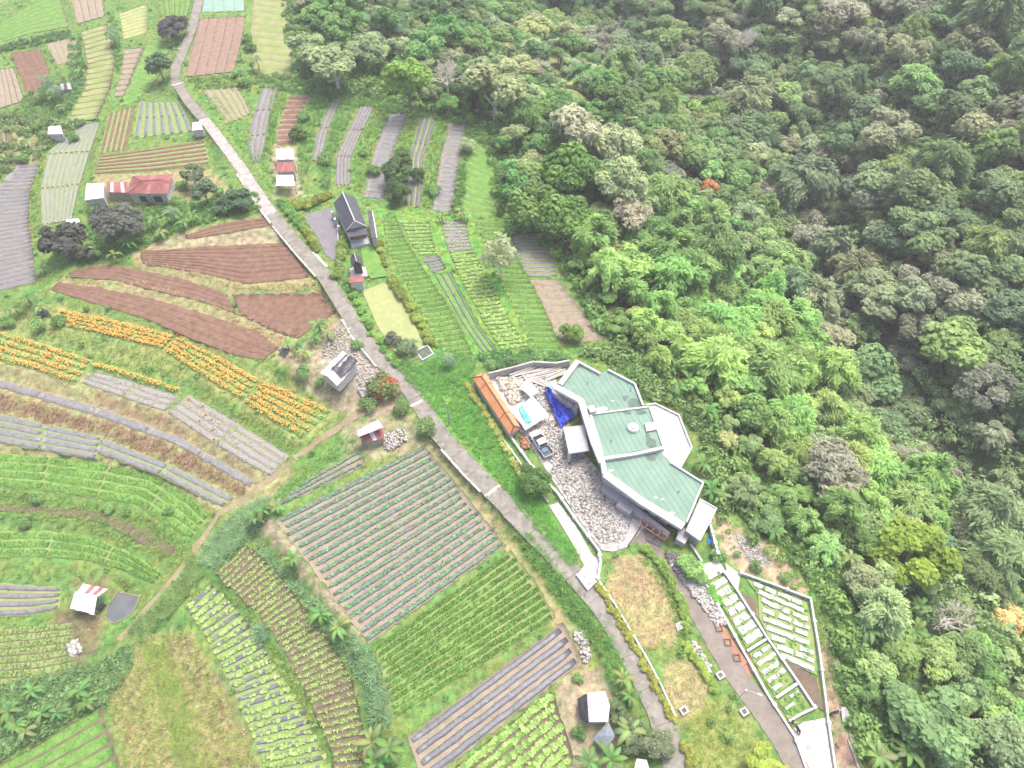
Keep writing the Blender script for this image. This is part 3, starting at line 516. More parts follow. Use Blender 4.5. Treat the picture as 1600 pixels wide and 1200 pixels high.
def lifts(x, y): return .03*np.sin(x*2.3+y*1.7) + .03*np.sin(x*.9-y*2.9+1)
def build_field(f):
    A, B = np.array(px(f['A'], f['z'])), np.array(px(f['B'], f['z'])); z = f['z']
    LA = max(np.linalg.norm(np.diff(A, axis=0), axis=1).sum(), np.linalg.norm(np.diff(B, axis=0), axis=1).sum()); Wd = max(np.linalg.norm(A[0]-B[0]), np.linalg.norm(A[-1]-B[-1]))
    ns = int(np.clip(LA/.8, 6, 90)); nt = int(np.clip(Wd/.8, 4, 60))
    a, b = resample(A, ns), resample(B, ns); tt = np.linspace(0, 1, nt)[None, :, None]
    g = a[:, None]*(1-tt) + b[:, None]*tt
    g = g.copy(); edge = np.zeros(g.shape[:2], bool); edge[0] = edge[-1] = True; edge[:, 0] = edge[:, -1] = True
    jj = np.stack([np.sin(g[..., 1]*2.1)+np.sin(g[..., 0]*4.7), np.cos(g[..., 0]*1.9)+np.sin(g[..., 1]*4.1)], -1)*.10
    g[..., :2] += jj*edge[..., None]; g[..., 2] = z + .03 + lifts(g[..., 0], g[..., 1])*.6
    V = list(g.reshape(-1, 3)); I = np.arange(ns*nt).reshape(ns, nt)
    Fc = np.stack([I[:-1, :-1], I[1:, :-1], I[1:, 1:], I[:-1, 1:]], -1).reshape(-1, 4)
    ring = list(I[0]) + list(I[1:, -1]) + list(I[-1, ::-1][1:]) + list(I[::-1, 0][1:-1]); k = len(V)
    V = np.array(V); sk = V[ring].copy(); sk[:, 2] -= .9; V = np.concatenate([V, sk]); m = len(ring)
    Fs = np.array([(ring[i], k+i, k+(i+1) % m, ring[(i+1) % m]) for i in range(m)])
    P3 = [V[q] for q in Fc[0]]
    if np.cross(P3[1]-P3[0], P3[2]-P3[1])[2] < 0: Fc = Fc[:, ::-1]
    nm = {'flower field': 'flower_field', 'ploughed field': 'ploughed_field', 'meadow': 'meadow'}.get(f['cat'], f['cat'].replace(' ', '_'))
    o = fast(nm, V, np.concatenate([Fc, Fs]), f['soil'], smooth=False); tag(o, f['label'], f['cat'], kind='thing')
    # beds
    n = f['n']; paths = []
    for q in range(n):
        c = (q+.5)/n
        if f['cross']:
            p0 = np.array([np.interp(c, np.linspace(0, 1, ns), a[:, i]) for i in range(3)]); p1 = np.array([np.interp(c, np.linspace(0, 1, ns), b[:, i]) for i in range(3)])
            m2 = int(np.clip(np.linalg.norm(p1-p0)/1.2, 5, 40)); P = p0 + (p1-p0)*np.linspace(rng.uniform(.004, .035), 1-rng.uniform(.004, .035), m2)[:, None]
            wA = LA/n*f['frac']; la = np.linalg.norm(np.diff(A, axis=0), axis=1).sum()/n; lb = np.linalg.norm(np.diff(B, axis=0), axis=1).sum()/n
            dirn = (p1-p0)/np.linalg.norm(p1-p0); tn = (a[-1]-a[0])/np.linalg.norm(a[-1]-a[0]); sn = abs(dirn[0]*tn[1]-dirn[1]*tn[0])
            ww = np.linspace(la, lb, m2)*f['frac']*max(sn, .4)
            paths.append((P, ww))
        else:
            P = a*(1-c) + b*c; ww = np.linalg.norm(a-b, axis=1)/n*f['frac']; d = np.gradient(P, axis=0); d /= np.linalg.norm(d, axis=1)[:, None]
            ab = (b-a)/np.maximum(np.linalg.norm(a-b, axis=1)[:, None], 1e-6); ww = ww*np.maximum(np.abs(d[:, 0]*ab[:, 1]-d[:, 1]*ab[:, 0]), .35)
            sg = f['seg']; cut = np.linspace(0, len(P)-1, sg+1)
            for s in range(sg):
                q0, q1 = cut[s]+.25, cut[s+1]-.25; m2 = max(5, int(q1-q0)+1); qs = np.linspace(q0, q1, m2)
                paths.append((np.stack([np.interp(qs, np.arange(len(P)), P[:, i]) for i in range(3)], 1), np.interp(qs, np.arange(len(P)), ww)))
    CR = {i: [] for i in range(len(f['crops']))}
    for P, ww in paths:
        P = P.copy(); d = np.gradient(P, axis=0)[:, :2]; d /= np.maximum(np.linalg.norm(d, axis=1)[:, None], 1e-6); nn = np.stack([-d[:, 1], d[:, 0]], 1)
        wob_ = (np.sin(P[:, 0]*1.3+P[:, 1]*.7+rng.uniform(0, 2))*.07 + rng.normal(0, .035, len(P))); P[:, :2] += nn*(wob_*np.minimum(1, ww*.6))[:, None]*(.35 if not f['cross'] and len(P) > 12 else 1)
        ww = ww*(1+rng.normal(0, .03 if not f['cross'] else .06, len(P)))*rng.uniform(.92, 1.06); hh = f['h']*(1+rng.normal(0, .12, len(P))); ww[0] *= .8; ww[-1] *= .8
        sec = [(-.5, -.03), (-.40, .8), (-.15, 1), (.15, .97), (.40, .8), (.5, -.03)]; V = []
        for k_, (o_, h_) in enumerate(sec):
            V.append(np.concatenate([P[:, :2]+nn*(ww*o_)[:, None], (z+.05+hh*h_+rng.normal(0, .012, len(P)))[:, None]], 1))
        V = np.stack(V, 1); L = len(P); I = np.arange(L*6).reshape(L, 6)
        Fb = np.stack([I[:-1, :-1], I[1:, :-1], I[1:, 1:], I[:-1, 1:]], -1).reshape(-1, 4)[:, ::-1]
        E = np.array([[I[0, 0], I[0, 1], I[0, 4], I[0, 5]], [I[0, 1], I[0, 2], I[0, 3], I[0, 4]], [I[-1, 5], I[-1, 4], I[-1, 1], I[-1, 0]], [I[-1, 4], I[-1, 3], I[-1, 2], I[-1, 1]]])
        fast(f['bedname'], V.reshape(-1, 3), np.concatenate([Fb, E]), f['bed'], o, smooth=False)
        ln = np.linalg.norm(np.diff(P, axis=0), axis=1).sum()
        for ci, (sh, cm, dx, rows, sz, share) in enumerate(f['crops']):
            m3 = int(ln/dx); s_ = (np.arange(m3)+.5)/max(m3, 1)*(len(P)-1)
            if m3 < 1: continue
            c3 = np.stack([np.interp(s_, np.arange(len(P)), P[:, i]) for i in range(3)], 1); nx_ = np.stack([np.interp(s_, np.arange(len(P)), nn[:, i]) for i in range(2)], 1); w3 = np.interp(s_, np.arange(len(P)), ww)
            for r in range(rows):
                off = ((r+.5)/rows-.5)*.85*w3 + rng.normal(0, .04, m3); pts = c3.copy(); pts[:, :2] += nx_*off[:, None] + rng.normal(0, .05, (m3, 2)); pts[:, 2] = z+.04+f['h']*.85
                patch = .5+.5*np.sin(pts[:, 0]*.55+1.7*np.sin(pts[:, 1]*.4))*np.cos(pts[:, 1]*.5+ci)
                CR[ci].append(pts[rng.random(m3) < share*(.55+.6*patch)])
    # weeds along furrows and edges
    if LA*Wd > 25:
        k3 = int(min(LA*Wd*1.3, 1500)); i3 = rng.integers(0, ns, k3); j3 = rng.integers(0, nt, k3); we = g[i3, j3]+rng.normal(0, .35, (k3, 3))*[1, 1, 0]; we[:, 2] = z+.05
        nz = .5+.5*np.sin(we[:, 0]*.35+f['n'])*np.cos(we[:, 1]*.3+z); ed_ = (i3 < 2) | (i3 > ns-3) | (j3 < 2) | (j3 > nt-3); we = we[rng.random(k3) < np.where(ed_, .8, .45*nz*(.25 if f['cat'] == 'ploughed field' else 1))]
        if len(we): tag(scatter('weeds', PR['tuft'], we, rng.uniform(.35, .8, len(we)), m_cropy, o), kind='stuff')
    for ci, (sh, cm, dx, rows, sz, share) in enumerate(f['crops']):
        pts = np.concatenate(CR[ci]) if CR[ci] else np.zeros((0, 3))
        if not len(pts): continue
        nmz = {'tuft': 'crop_plants', 'let': 'leafy_plants', 'mar': 'marigold_plants', 'spr': 'seedlings', 'strand': 'straw_strands'}[sh]
        s = scatter(nmz, PR[sh], pts, sz*rng.uniform(.75, 1.3, len(pts)), cm if sh != 'mar' else None, o, mats=[m_crop, m_flower] if sh == 'mar' else None)
        if s: tag(s, kind='stuff')
for f in FD: build_field(f)

# ------------------------------------------------------------------ roads, paths, yards, walls
def ribbon(name, P, w, mat, lift=.05, n=120, kind='structure', thick=.25, zf=None, label=None):
    P = resample(np.array(P), n); L = []
    ws = np.interp(np.linspace(0, 1, n), np.linspace(0, 1, len(w)), w) if hasattr(w, '__len__') else np.full(n, w)
    zz = P[:, 2] + lift
    ws = ws*(1+.03*np.sin(np.arange(n)*1.7)+.02*np.sin(np.arange(n)*3.1))
    V, Fc = strip_vf([p[:2] for p in P], list(ws), list(zz-thick), list(zz))
    return tag(mk(name, V, Fc, mat), label, kind=kind)
road_w = np.array(px(ROADPX)); RW = resample(road_w, 240)
ribbon('road', road_w, [2.7, 2.6, 2.4, 2.4, 2.5, 2.6, 2.7, 2.8, 2.8, 2.9, 2.9, 2.9], m_road, .06, 200)
pr = np.array(px([(318, 186), (330, 200), (360, 240), (385, 275), (413, 318), (425, 334)])); pr[:, 2] = .0
ribbon('cracked_concrete_road', pr, 2.35, m_lconc, .066, 30, thick=.06)
for (u, v) in ((655, 631), (768, 764), (277, 131)):      # pale joints across the road
    i = int(np.argmin(np.hypot(*(RW[:, :2]-W(u, v)[:2]).T))); d = RW[min(i+1, 239)]-RW[i-1]; a = math.atan2(d[1], d[0])
    tag(box('road_joint', (RW[i][0], RW[i][1], .04), (.5, 3.1, .08), a, m_concl), kind='structure')
def offset(P, o):
    P = np.array(P); d = np.gradient(P, axis=0); d /= np.linalg.norm(d[:, :2], axis=1)[:, None]; Q = P.copy(); Q[:, 0] -= d[:, 1]*o; Q[:, 1] += d[:, 0]*o; return Q
jl = []
for i in range(4, 236, 4):
    d = RW[i+1]-RW[i-1]; L_ = box_vf(RW[i][0]+rng.normal(0, .2), RW[i][1], .058, .07, 2.5, .03, math.atan2(d[1], d[0])+rng.normal(0, .02)); jl.append(L_)
tag(mk('slab_joints', *join_vf(jl), M('joint dirt', (.15, .13, .11), (.22, .19, .16), 3)), kind='structure')
pts_ = []
for i in range(1, 239):
    for sd_ in (-1, 1):
        for q in range(3):
            d = RW[i+1]-RW[i-1]; d = d/np.linalg.norm(d); o_ = sd_*(1.25+abs(rng.normal(0, .14))+.12*math.sin(i*.7)); pts_.append((RW[i][0]-d[1]*o_+rng.normal(0, .3), RW[i][1]+d[0]*o_+rng.normal(0, .3), .03))
verge_pts = np.array(pts_)
def edge_kerb(u0v0, u1v1, side, w=.35, h=.12, mat=m_concl):
    i0 = int(np.argmin(np.hypot(*(RW[:, :2]-W(*u0v0)[:2]).T))); i1 = int(np.argmin(np.hypot(*(RW[:, :2]-W(*u1v1)[:2]).T)))
    Q = offset(RW, side*1.5)[min(i0, i1):max(i0, i1)+1]
    tag(mk('kerb', *strip_vf([q[:2] for q in Q], w, -.2, h), mat), kind='structure')
edge_kerb((425, 345), (505, 430), -1); edge_kerb((540, 500), (590, 570), -1); edge_kerb((700, 700), (765, 760), -1); edge_kerb((395, 262), (440, 345), -1, .5); edge_kerb((498, 392), (516, 418), 1, .6)
dz = np.array(px(DRIVE, -.1)); ribbon('driveway', dz, [2.5, 2.5, 2.5, 2.6, 2.8, 2.9, 2.7, 2.6], M('brown driveway', (.245, .215, .185), (.32, .285, .25), .5, c3=(.19, .15, .125), sc3=2, amt3=.5, bump=.2), .06, 100)
PT = np.array([W(p[0], p[1], z) for p, z in zip(PATHPX, PATHZ)]); PT = resample(PT, 60); PT[:, 2] = H(PT[:, 0], PT[:, 1])
ribbon('earth_path', PT, [1.5, 1.2, 1.1, 1.0, .9, .8], M('trodden earth', (.40, .31, .21), (.33, .25, .16), .9, c3=(.2, .27, .09), sc3=2.5, amt3=.7, bump=.3), .04, 60, thick=.3)
def sheet(name, P, z, mat, lift=.03, kind='structure', th=.3): return tag(prism(name, px(P, z), z-th, z+lift, mat), kind=kind)
sheet('yard_gravel', [(826, 690), (808, 668), (845, 650), (866, 640), (885, 650), (905, 700), (935, 735), (1000, 790), (1040, 815), (1003, 828), (978, 856), (958, 862), (940, 860), (905, 812), (860, 745)], 0, m_yard, .05)
sheet('concrete_apron', [(976, 800), (1004, 822), (985, 852), (966, 848)], 0, m_conc, .09)
sheet('yard_floor', [(758, 588), (868, 590), (885, 648), (846, 652), (812, 668), (780, 620)], 0, m_conc, .04)
sheet('parking_court', COURT, -.1, m_court, .06)
sheet('house_lawn', HLAWN, -.4, m_lawnp, .05)
sheet('small_lawn', [(563, 388), (580, 384), (592, 400), (604, 432), (580, 436), (570, 425)], -.3, m_lawn, .16)
sheet('concrete_path', [(858, 790), (872, 785), (900, 822), (926, 868), (936, 874), (930, 905), (921, 918), (905, 905), (913, 884), (886, 835)], 0, m_concl, .05)
sheet('entrance_slab', [(913, 884), (936, 868), (937, 905), (922, 921), (901, 900)], 0, m_concl, .1)
sheet('garden_patio', [(1094, 884), (1122, 874), (1133, 893), (1108, 907)], -.3, m_conc, .12)
sheet('garden_terrace', [(1133, 880), (1157, 897), (1153, 922), (1137, 902)], -.3, m_conc, .08)
sheet('concrete_yard', [(1237, 1140), (1256, 1128), (1289, 1122), (1296, 1170), (1306, 1230), (1270, 1230)], -.3, m_concl, .1)
sheet('asphalt_patch', [(1000, 800), (1040, 822), (1032, 855), (1010, 845)], 0, m_rubd, .1)
sheet('planting_bed', [(1108, 966), (1118, 962), (1168, 1036), (1160, 1042), (1130, 1012)], -.15, m_rsoil, .08)

def wall(name, P, z, w, h, mat, label, cat='wall', zb=-.8, world=False, posts=0, postmat=None):
    Q = P if world else px(P, z); o = mk(name, *strip_vf([q[:2] for q in Q], w, z+zb, z+h), mat); tag(o, label, cat)
    if posts:
        R = resample(np.array(Q), posts)
        for p in R: box('pillar', (p[0], p[1], z+h/2+.06), (w*1.7, w*1.7, h+.16), math.atan2(*(R[-1][:2]-R[0][:2])[::-1]), postmat or mat, o)
    return o
wall('garden_wall', [(1157, 897), (1205, 914), (1265, 937), (1279, 1021), (1292, 1124), (1306, 1220)], -.3, .24, .55, m_white, 'white wall running round the outer side of the walled vegetable garden', posts=6)
wall('garden_wall', [(1093, 900), (1125, 955), (1155, 1010), (1200, 1090), (1240, 1152), (1266, 1225)], -.3, .26, .55, m_white, 'long white garden wall beside the brown driveway', posts=7)
wall('garden_wall', [(1132, 897), (1150, 923), (1197, 997), (1245, 1066), (1271, 1106)], -.3, .26, .5, m_white, 'white inner wall parting the two vegetable gardens', posts=4)
wall('garden_wall', [(1167, 1018), (1199, 998)], -.3, .3, .35, m_white, 'upper of the two short white cross walls in the long garden')
wall('garden_wall', [(1212, 1091), (1246, 1068)], -.3, .35, .35, m_white, 'lower of the two short white cross walls in the long garden')
wall('garden_wall', [(1231, 1128), (1250, 1117), (1270, 1108)], -.3, .3, .5, m_conc, 'stained grey cross wall above the pale concrete yard')
wall('retaining_wall', [(797, 684), (833, 734), (870, 772), (900, 815), (935, 862), (938, 880), (934, 906)], 0, .3, .7, m_white, 'long white retaining wall between gravel yard and lower concrete path', posts=9, zb=-1.2)
wall('drain_wall', [(788, 690), (822, 738), (856, 786)], 0, .25, .5, m_concl, 'thin pale drain wall beside the yellow shrub row')
wall('roadside_wall', [(934, 907), (960, 945), (983, 984), (1008, 1026), (1031, 1069), (1056, 1123)], -.05, .22, .5, m_white, 'white roadside wall with yellow shrubs growing along it', zb=-1)
wall('entrance_wall', [(901, 899), (918, 922), (934, 907)], 0, .3, .5, m_white, 'low white wall closing the entrance slab at the road')
wall('court_wall', [(529, 322), (528, 358), (530, 392), (527, 411)], -.2, .2, .7, m_concl, 'low pale wall between dark court and black roofed house')
wall('boundary_wall', [(764, 592), (800, 583), (832, 574), (868, 576), (889, 572)], 0, .3, 1.6, m_conc, 'grey concrete boundary wall behind the timber yard')
wall('annex_wall', [(1107, 820), (1120, 868)], 0, .3, .9, m_white, 'short white wall with posts beside the annex lawn', posts=4)
wall('annex_wall', [(1078, 852), (1096, 880)], -.2, .3, .6, m_conc, 'short grey wall between stone bank and annex lawn')

# garden plots with white sheeted beds
def plot(label, A, B, z, n, frac, patchy):
    o = prism('garden_plot', px(A, z)+px(B[::-1], z), z-.3, z+.06, m_soilg); tag(o, label, 'vegetable plot')
    a, b = resample(px(A, z), 30), resample(px(B, z), 30); pts = []
    for q in range(n):
        k = (q+.5)/n*29; p0 = np.array([np.interp(k, range(30), a[:, i]) for i in range(3)]); p1 = np.array([np.interp(k, range(30), b[:, i]) for i in range(3)])
        wd_ = np.linalg.norm(a[-1]-a[0])/n*frac; m = max(2, int(np.linalg.norm(p1-p0)/1.9)); ts = np.linspace(.06, .94, m+1)
        for i in range(m):
            if rng.random() < patchy: pts.append(p0+(p1-p0)*(ts[i]+ts[i+1])/2); continue
            w0, w1 = wd_*rng.uniform(.8, 1.1, 2)
            P = p0+(p1-p0)*np.linspace(ts[i]+.003, ts[i+1]-(0 if rng.random() < .7 else .05), 4)[:, None]; P[:, :2] += rng.normal(0, .05, (4, 2))
            mk('plastic_sheet', *strip_vf([p[:2] for p in P], [w0, w0*rng.uniform(.9, 1.05), w1, w1], z+.05, z+.24+rng.uniform(-.02, .02)), m_mulchw, o)
            for j in range(4): pts.append(P[1]+(P[2]-P[1])*rng.uniform(-.8, 1.8)+np.array([*rng.normal(0, w0*.3, 2), 0]))
    pts = np.array(pts); pts[:, 2] = z+.16; pts = np.concatenate([pts, pts+rng.normal(0, .3, pts.shape)*[1, 1, 0]]); pts = pts[rng.random(len(pts)) < .75+patchy*2]
    tag(scatter('leafy_plants', PR['let'], pts, rng.uniform(.5, .95, len(pts)), m_crop, o), kind='stuff')
plot('upper bay of the long walled garden, seven clean white beds', [(1107, 912), (1136, 958), (1166, 1012)], [(1131, 899), (1163, 948), (1194, 994)], -.3, 7, .72, .0)
plot('middle bay of the long walled garden, weedy white beds', [(1171, 1022), (1190, 1055), (1210, 1086)], [(1200, 1003), (1222, 1035), (1242, 1063)], -.3, 5, .5, .12)
plot('lowest bay of the long walled garden, mostly overgrown', [(1216, 1095), (1231, 1124)], [(1246, 1073), (1268, 1106)], -.3, 3, .5, .5)
plot('wide walled garden of long slanting white beds', [(1166, 904), (1184, 930), (1186, 965), (1198, 990), (1222, 1030)], [(1260, 941), (1267, 970), (1272, 1000), (1274, 1022), (1276, 1055)], -.3, 9, .5, .09)
sheet('garden_earth', [(1152, 925), (1180, 935), (1184, 970), (1215, 1020), (1275, 1060), (1287, 1112), (1268, 1098), (1199, 996)], -.3, m_soild, .045)

# ------------------------------------------------------------------ buildings
def window_on(parent, p0, p1, t0, t1, z0, z1, out=.04, fm=m_white):
    p0, p1 = np.array(p0[:2]), np.array(p1[:2]); d = (p1-p0)/np.linalg.norm(p1-p0); a = math.atan2(d[1], d[0]); n = np.array([d[1], -d[0]])
    c = p0+(p1-p0)*(t0+t1)/2 + n*out; L = np.linalg.norm(p1-p0)*(t1-t0)
    w = box('window', (*c, (z0+z1)/2), (L, .08, z1-z0), a, fm, parent)
    box('pane', (*(c+n*.045), (z0+z1)/2), (L-.16, .03, z1-z0-.16), a, m_dark, w); return w
def courses(name, e0, e1, r1, r0, step, mat, parent, th=.05):
    """sloping roof of overlapping tile courses from eave e0-e1 up to ridge r0-r1, real steps"""
    e0, e1, r0, r1 = map(lambda p: np.array(p, float), (e0, e1, r0, r1)); n = max(2, int(np.linalg.norm(r0-e0)/step)); V, Fc = [], []
    for i in range(n):
        a, b = i/n, (i+1)/n; q = [e0+(r0-e0)*a, e1+(r1-e1)*a, e1+(r1-e1)*b, e0+(r0-e0)*b]; k = len(V)
        V += [tuple(q[0]+[0, 0, th]), tuple(q[1]+[0, 0, th]), tuple(q[2]), tuple(q[3]), tuple(q[0]-[0, 0, .05]), tuple(q[1]-[0, 0, .05])]; Fc += [(k, k+1, k+2, k+3), (k+4, k+5, k+1, k)]
    V += [tuple(p-np.array([0, 0, .12])) for p in (e0, e1, r1, r0)]; k = len(V)-4; Fc += [(k, k+3, k+2, k+1)]
    return tag(mk(name, V, Fc, mat, parent), kind='stuff') if False else mk(name, V, Fc, mat, parent)
def panels(parent, e0, e1, r1, r0, n, mats, name='roof_sheet', gap=.02):
    """corrugated sheets side by side from eave to ridge"""
    e0, e1, r0, r1 = map(lambda p: np.array(p, float), (e0, e1, r0, r1))
    for i in range(n):
        a, b = i/n+gap/n, (i+1)/n-gap/n; dz = rng.uniform(-.015, .03); V, Fc = [], []; m = 6; over = rng.uniform(0, .12)
        for j in range(m+1):
            t = a+(b-a)*j/m; z = np.array([0, 0, dz + (.035 if j % 2 else 0)]); E = e0+(e1-e0)*t; R = r0+(r1-r0)*t; E = E-(R-E)*over/max(np.linalg.norm(R-E), .1)
            V += [tuple(E+z), tuple(R+z), tuple(E+z-[0, 0, .04]), tuple(R+z-[0, 0, .04])]
        for j in range(m):
            k = 4*j; Fc += [(k, k+4, k+5, k+1), (k+2, k+3, k+7, k+6), (k, k+2, k+6, k+4), (k+1, k+5, k+7, k+3)]
        mk(name, V, Fc, mats[i % len(mats)] if not callable(mats) else mats(i), parent)

# --- the big villa with green flat roofs
VZ = 3.5
villa = empty('villa', W(985, 700, 0), 0, 'large angular villa with three pale green flat roofs beside the gravel yard', 'villa')
NW = px([(900, 566), (938, 584), (950, 578), (992, 600), (1005, 634), (1013, 646), (925, 660), (916, 652), (907, 624), (871, 605)], VZ)
MW = px([(922, 646), (1014, 635), (1036, 698), (942, 716)], VZ)
SW = px([(941, 716), (1030, 704), (1047, 722), (1098, 755), (1071, 818), (1002, 780), (947, 744)], VZ)
for P, nm in ((NW, 'wall'), (MW, 'wall'), (SW, 'wall')): prism(nm, P, -7, VZ-.12, m_wallg, villa)
prism('roof', NW, VZ-.118, VZ, m_roofg, villa); prism('roof', MW, VZ-.116, VZ+.25, m_roofg, villa); prism('roof', SW, VZ-.114, VZ+.02, m_roofg, villa)
OC = px([(1008, 633), (1024, 630), (1061, 648), (1081, 698), (1062, 732), (1048, 724), (1031, 705), (1036, 698)], 2.7)
prism('terrace_wall', [np.array(p)*.985+np.array(OC).mean(0)*.015 for p in OC], -9, 2.45, m_wallg, villa); prism('terrace_slab', OC, 2.452, 2.7, m_slab, villa)
CN = px([(880, 668), (912, 664), (921, 704), (889, 709)], 2.7)
prism('canopy', CN, 2.45, 2.7, m_slab, villa)
for q in CN[:1]+CN[3:]:
    c = np.array(CN).mean(0); q = q+(c-q)*.08; box('column', (q[0], q[1], 1.2), (.4, .4, 2.46), .2, m_white, villa)
AX = px([(1094, 778), (1120, 794), (1093, 845), (1071, 829)], 2.6)
prism('annex_roof', AX, 2.35, 2.6, m_slab, villa)
AXc = np.array(AX).mean(0); prism('annex_wall', [p+(AXc-p)*.14 for p in AX], -6, 2.348, m_wallg, villa)
def parapet(P, w, h, z, mat=m_white): mk('parapet', *strip_vf([q[:2] for q in px(P, z+h)], w, z-.05, z+h), mat, villa)
parapet([(869, 604), (908, 626), (917, 655), (928, 690), (941, 722)], 1.0, .6, VZ)
parapet([(945, 740), (1002, 782), (1048, 810), (1068, 822)], 1.15, .6, VZ)
parapet([(941, 716), (945, 740)], .7, .7, VZ)
parapet([(875, 600), (903, 563)], .9, .6, VZ, m_wallg); parapet([(901, 563), (938, 583)], .35, .5, VZ)
parapet([(950, 577), (992, 599), (1005, 633)], .3, .45, VZ); parapet([(922, 647), (1014, 635)], .25, .5, VZ); parapet([(923, 648), (943, 716)], .4, .7, VZ)
parapet([(944, 716), (990, 709), (1037, 699)], .5, .7, VZ); parapet([(1015, 637), (1036, 697)], .22, .5, VZ, m_wallg)
parapet([(1048, 722), (1099, 754), (1073, 815)], .26, .4, VZ)
mk('terrace_rail', *strip_vf([q[:2] for q in px([(1009, 632), (1024, 630), (1061, 648), (1081, 698), (1063, 731)], 3.0)], .22, 2.69, 3.0), m_white, villa)
mk('annex_rail', *strip_vf([q[:2] for q in px([(1099, 782), (1120, 794), (1094, 844)], 2.75)], .15, 2.59, 2.75), m_white, villa)
pt = W(925, 640, VZ+.9); box('water_tank', (pt[0], pt[1], VZ+.55), (1.0, 1.2, 1.2), .3, m_white, villa)
pt = W(989, 668, VZ+.5)
def lathe(prof, c, k=24):
    V, Fc = [], []
    for r, z in prof:
        for j in range(k): V.append((c[0]+r*math.cos(2*math.pi*j/k), c[1]+r*math.sin(2*math.pi*j/k), c[2]+z))
    for i in range(len(prof)-1):
        for j in range(k): Fc.append((i*k+j, i*k+(j+1) % k, (i+1)*k+(j+1) % k, (i+1)*k+j))
    Fc.append(tuple(range((len(prof)-1)*k, len(prof)*k))); return V, Fc
dome = mk('skylight_dome', *lathe([(.95, 0), (.95, .3), (.78, .52), (.5, .62)], (pt[0], pt[1], VZ+.2)), m_white, villa, True)
mk('dome_cap', *lathe([(.48, 0), (.42, .1), (.2, .16)], (pt[0], pt[1], VZ+.81)), m_slab, dome)
hb = px([(1007, 661), (1023, 659), (1026, 671), (1010, 674)], VZ+.6); prism('roof_hatch', hb, VZ+.2, VZ+.6, M('pale pink hatch', (.66, .58, .55), (.56, .49, .47), 1), villa)
def seams(P, z, ang, step):
    d = np.array([math.cos(ang), math.sin(ang)]); n = np.array([-d[1], d[0]]); Q = [np.array(p[:2]) for p in P]; L = []
    s_ = [q@n for q in Q]
    for c in np.arange(min(s_)+step*.5, max(s_), step):
        hit = []
        for i in range(len(Q)):
            a, b = Q[i], Q[(i+1) % len(Q)]; fa, fb = a@n-c, b@n-c
            if fa*fb < 0: hit.append((a+(b-a)*fa/(fa-fb))@d)
        hit.sort()
        for h0, h1_ in zip(hit[::2], hit[1::2]):
            if h1_-h0 > 1: m = d*(h0+h1_)/2+n*c; L.append(box_vf(m[0], m[1], z+.012, h1_-h0-.5, .06, .035, ang))
    tag(mk('roof_seams', *join_vf(L), M('roof seam green', (.15, .29, .22), (.19, .34, .26), 1), villa), kind='stuff')
def blob(c, rx, ry, z, mat, parent, name='damp_stain', n=16, a0=0):
    V = []
    for i in range(n):
        a = 2*math.pi*i/n; k = 1+.16*math.sin(2*a+a0)+.12*math.sin(3*a+2*a0)+.06*math.sin(5*a+a0); V.append((c[0]+rx*k*math.cos(a), c[1]+ry*k*math.sin(a), z))
    return mk(name, V, [tuple(range(n))], mat, parent)
for i, (u, v, rx, ry, zz) in enumerate(((977, 622, .5, .55, VZ+.006), (991, 630, 1.0, 1.1, VZ+.006), (1000, 634, .7, .4, VZ+.008), (980, 645, .7, .35, VZ+.256), (1001, 644, .9, .5, VZ+.256), (1018, 693, .9, .8, VZ+.256), (1018, 713, 1.0, .75, VZ+.026), (1012, 683, .35, 1.1, VZ+.258), (903, 573, .5, .4, VZ+.006))):
    p = W(u, v, zz); blob(p, rx, ry, zz, m_stain, villa, a0=i)
m_scuff = M('white scuffs', (.50, .64, .56), (.60, .70, .64), 3)
for i, (u, v, rx, ry, zz) in enumerate(((940, 640, .9, .6, VZ+.006), (933, 597, .14, .14, VZ+.006), (958, 626, .35, .1, VZ+.006), (962, 748, .5, .15, VZ+.026), (1024, 777, .35, .2, VZ+.026), (1035, 780, .3, .15, VZ+.026), (955, 735, .4, .2, VZ+.026), (1048, 802, .5, .3, VZ+.026))):
    p = W(u, v, zz); blob(p, rx, ry, zz, m_scuff, villa, 'scuff_mark', a0=i)
seams(NW, VZ, -1.15, .85); seams(MW, VZ+.25, -1.25, .85); seams(SW, VZ+.02, -1.15, .85)
for (u, v, zz) in ((985, 610, VZ), (1060, 770, VZ), (955, 690, VZ+.25), (918, 600, VZ)):
    p = W(u, v, zz); mk('vent_pipe', *tube_vf([(p[0], p[1], zz), (p[0], p[1], zz+.5)], .09, 7), m_white, villa)
s0, s1 = SW[6], SW[5]; s2 = SW[4]
window_on(villa, s0, s1, .15, .62, 2.0, 2.7); window_on(villa, s1, s2, .1, .25, 1.0, 2.3); window_on(villa, s1, s2, .38, .52, 1.0, 2.3); window_on(villa, s1, s2, .66, .92, .2, 2.1)
window_on(villa, NW[9], NW[8], .1, .45, 1.0, 2.4); window_on(villa, NW[9], NW[8], .55, .9, 1.0, 2.4); window_on(villa, NW[7], MW[3], .3, .55, .2, 2.5)
# ledges and lower terraces along the yard front
for (P, z0, z1, m) in (([(868, 610), (905, 632), (902, 640), (864, 614)], 0, 2.0, m_concl), ([(943, 756), (957, 764), (1000, 795), (1047, 832), (1042, 838), (995, 802), (940, 765)], 0, 1.2, m_slab), ([(968, 783), (989, 797), (984, 803), (963, 789)], 0, 1.4, m_slab), ([(1064, 822), (1080, 832), (1070, 850), (1056, 842)], 0, 1.4, m_slab)):
    prism('terrace_ledge', px(P, z1), z0, z1, m, villa)
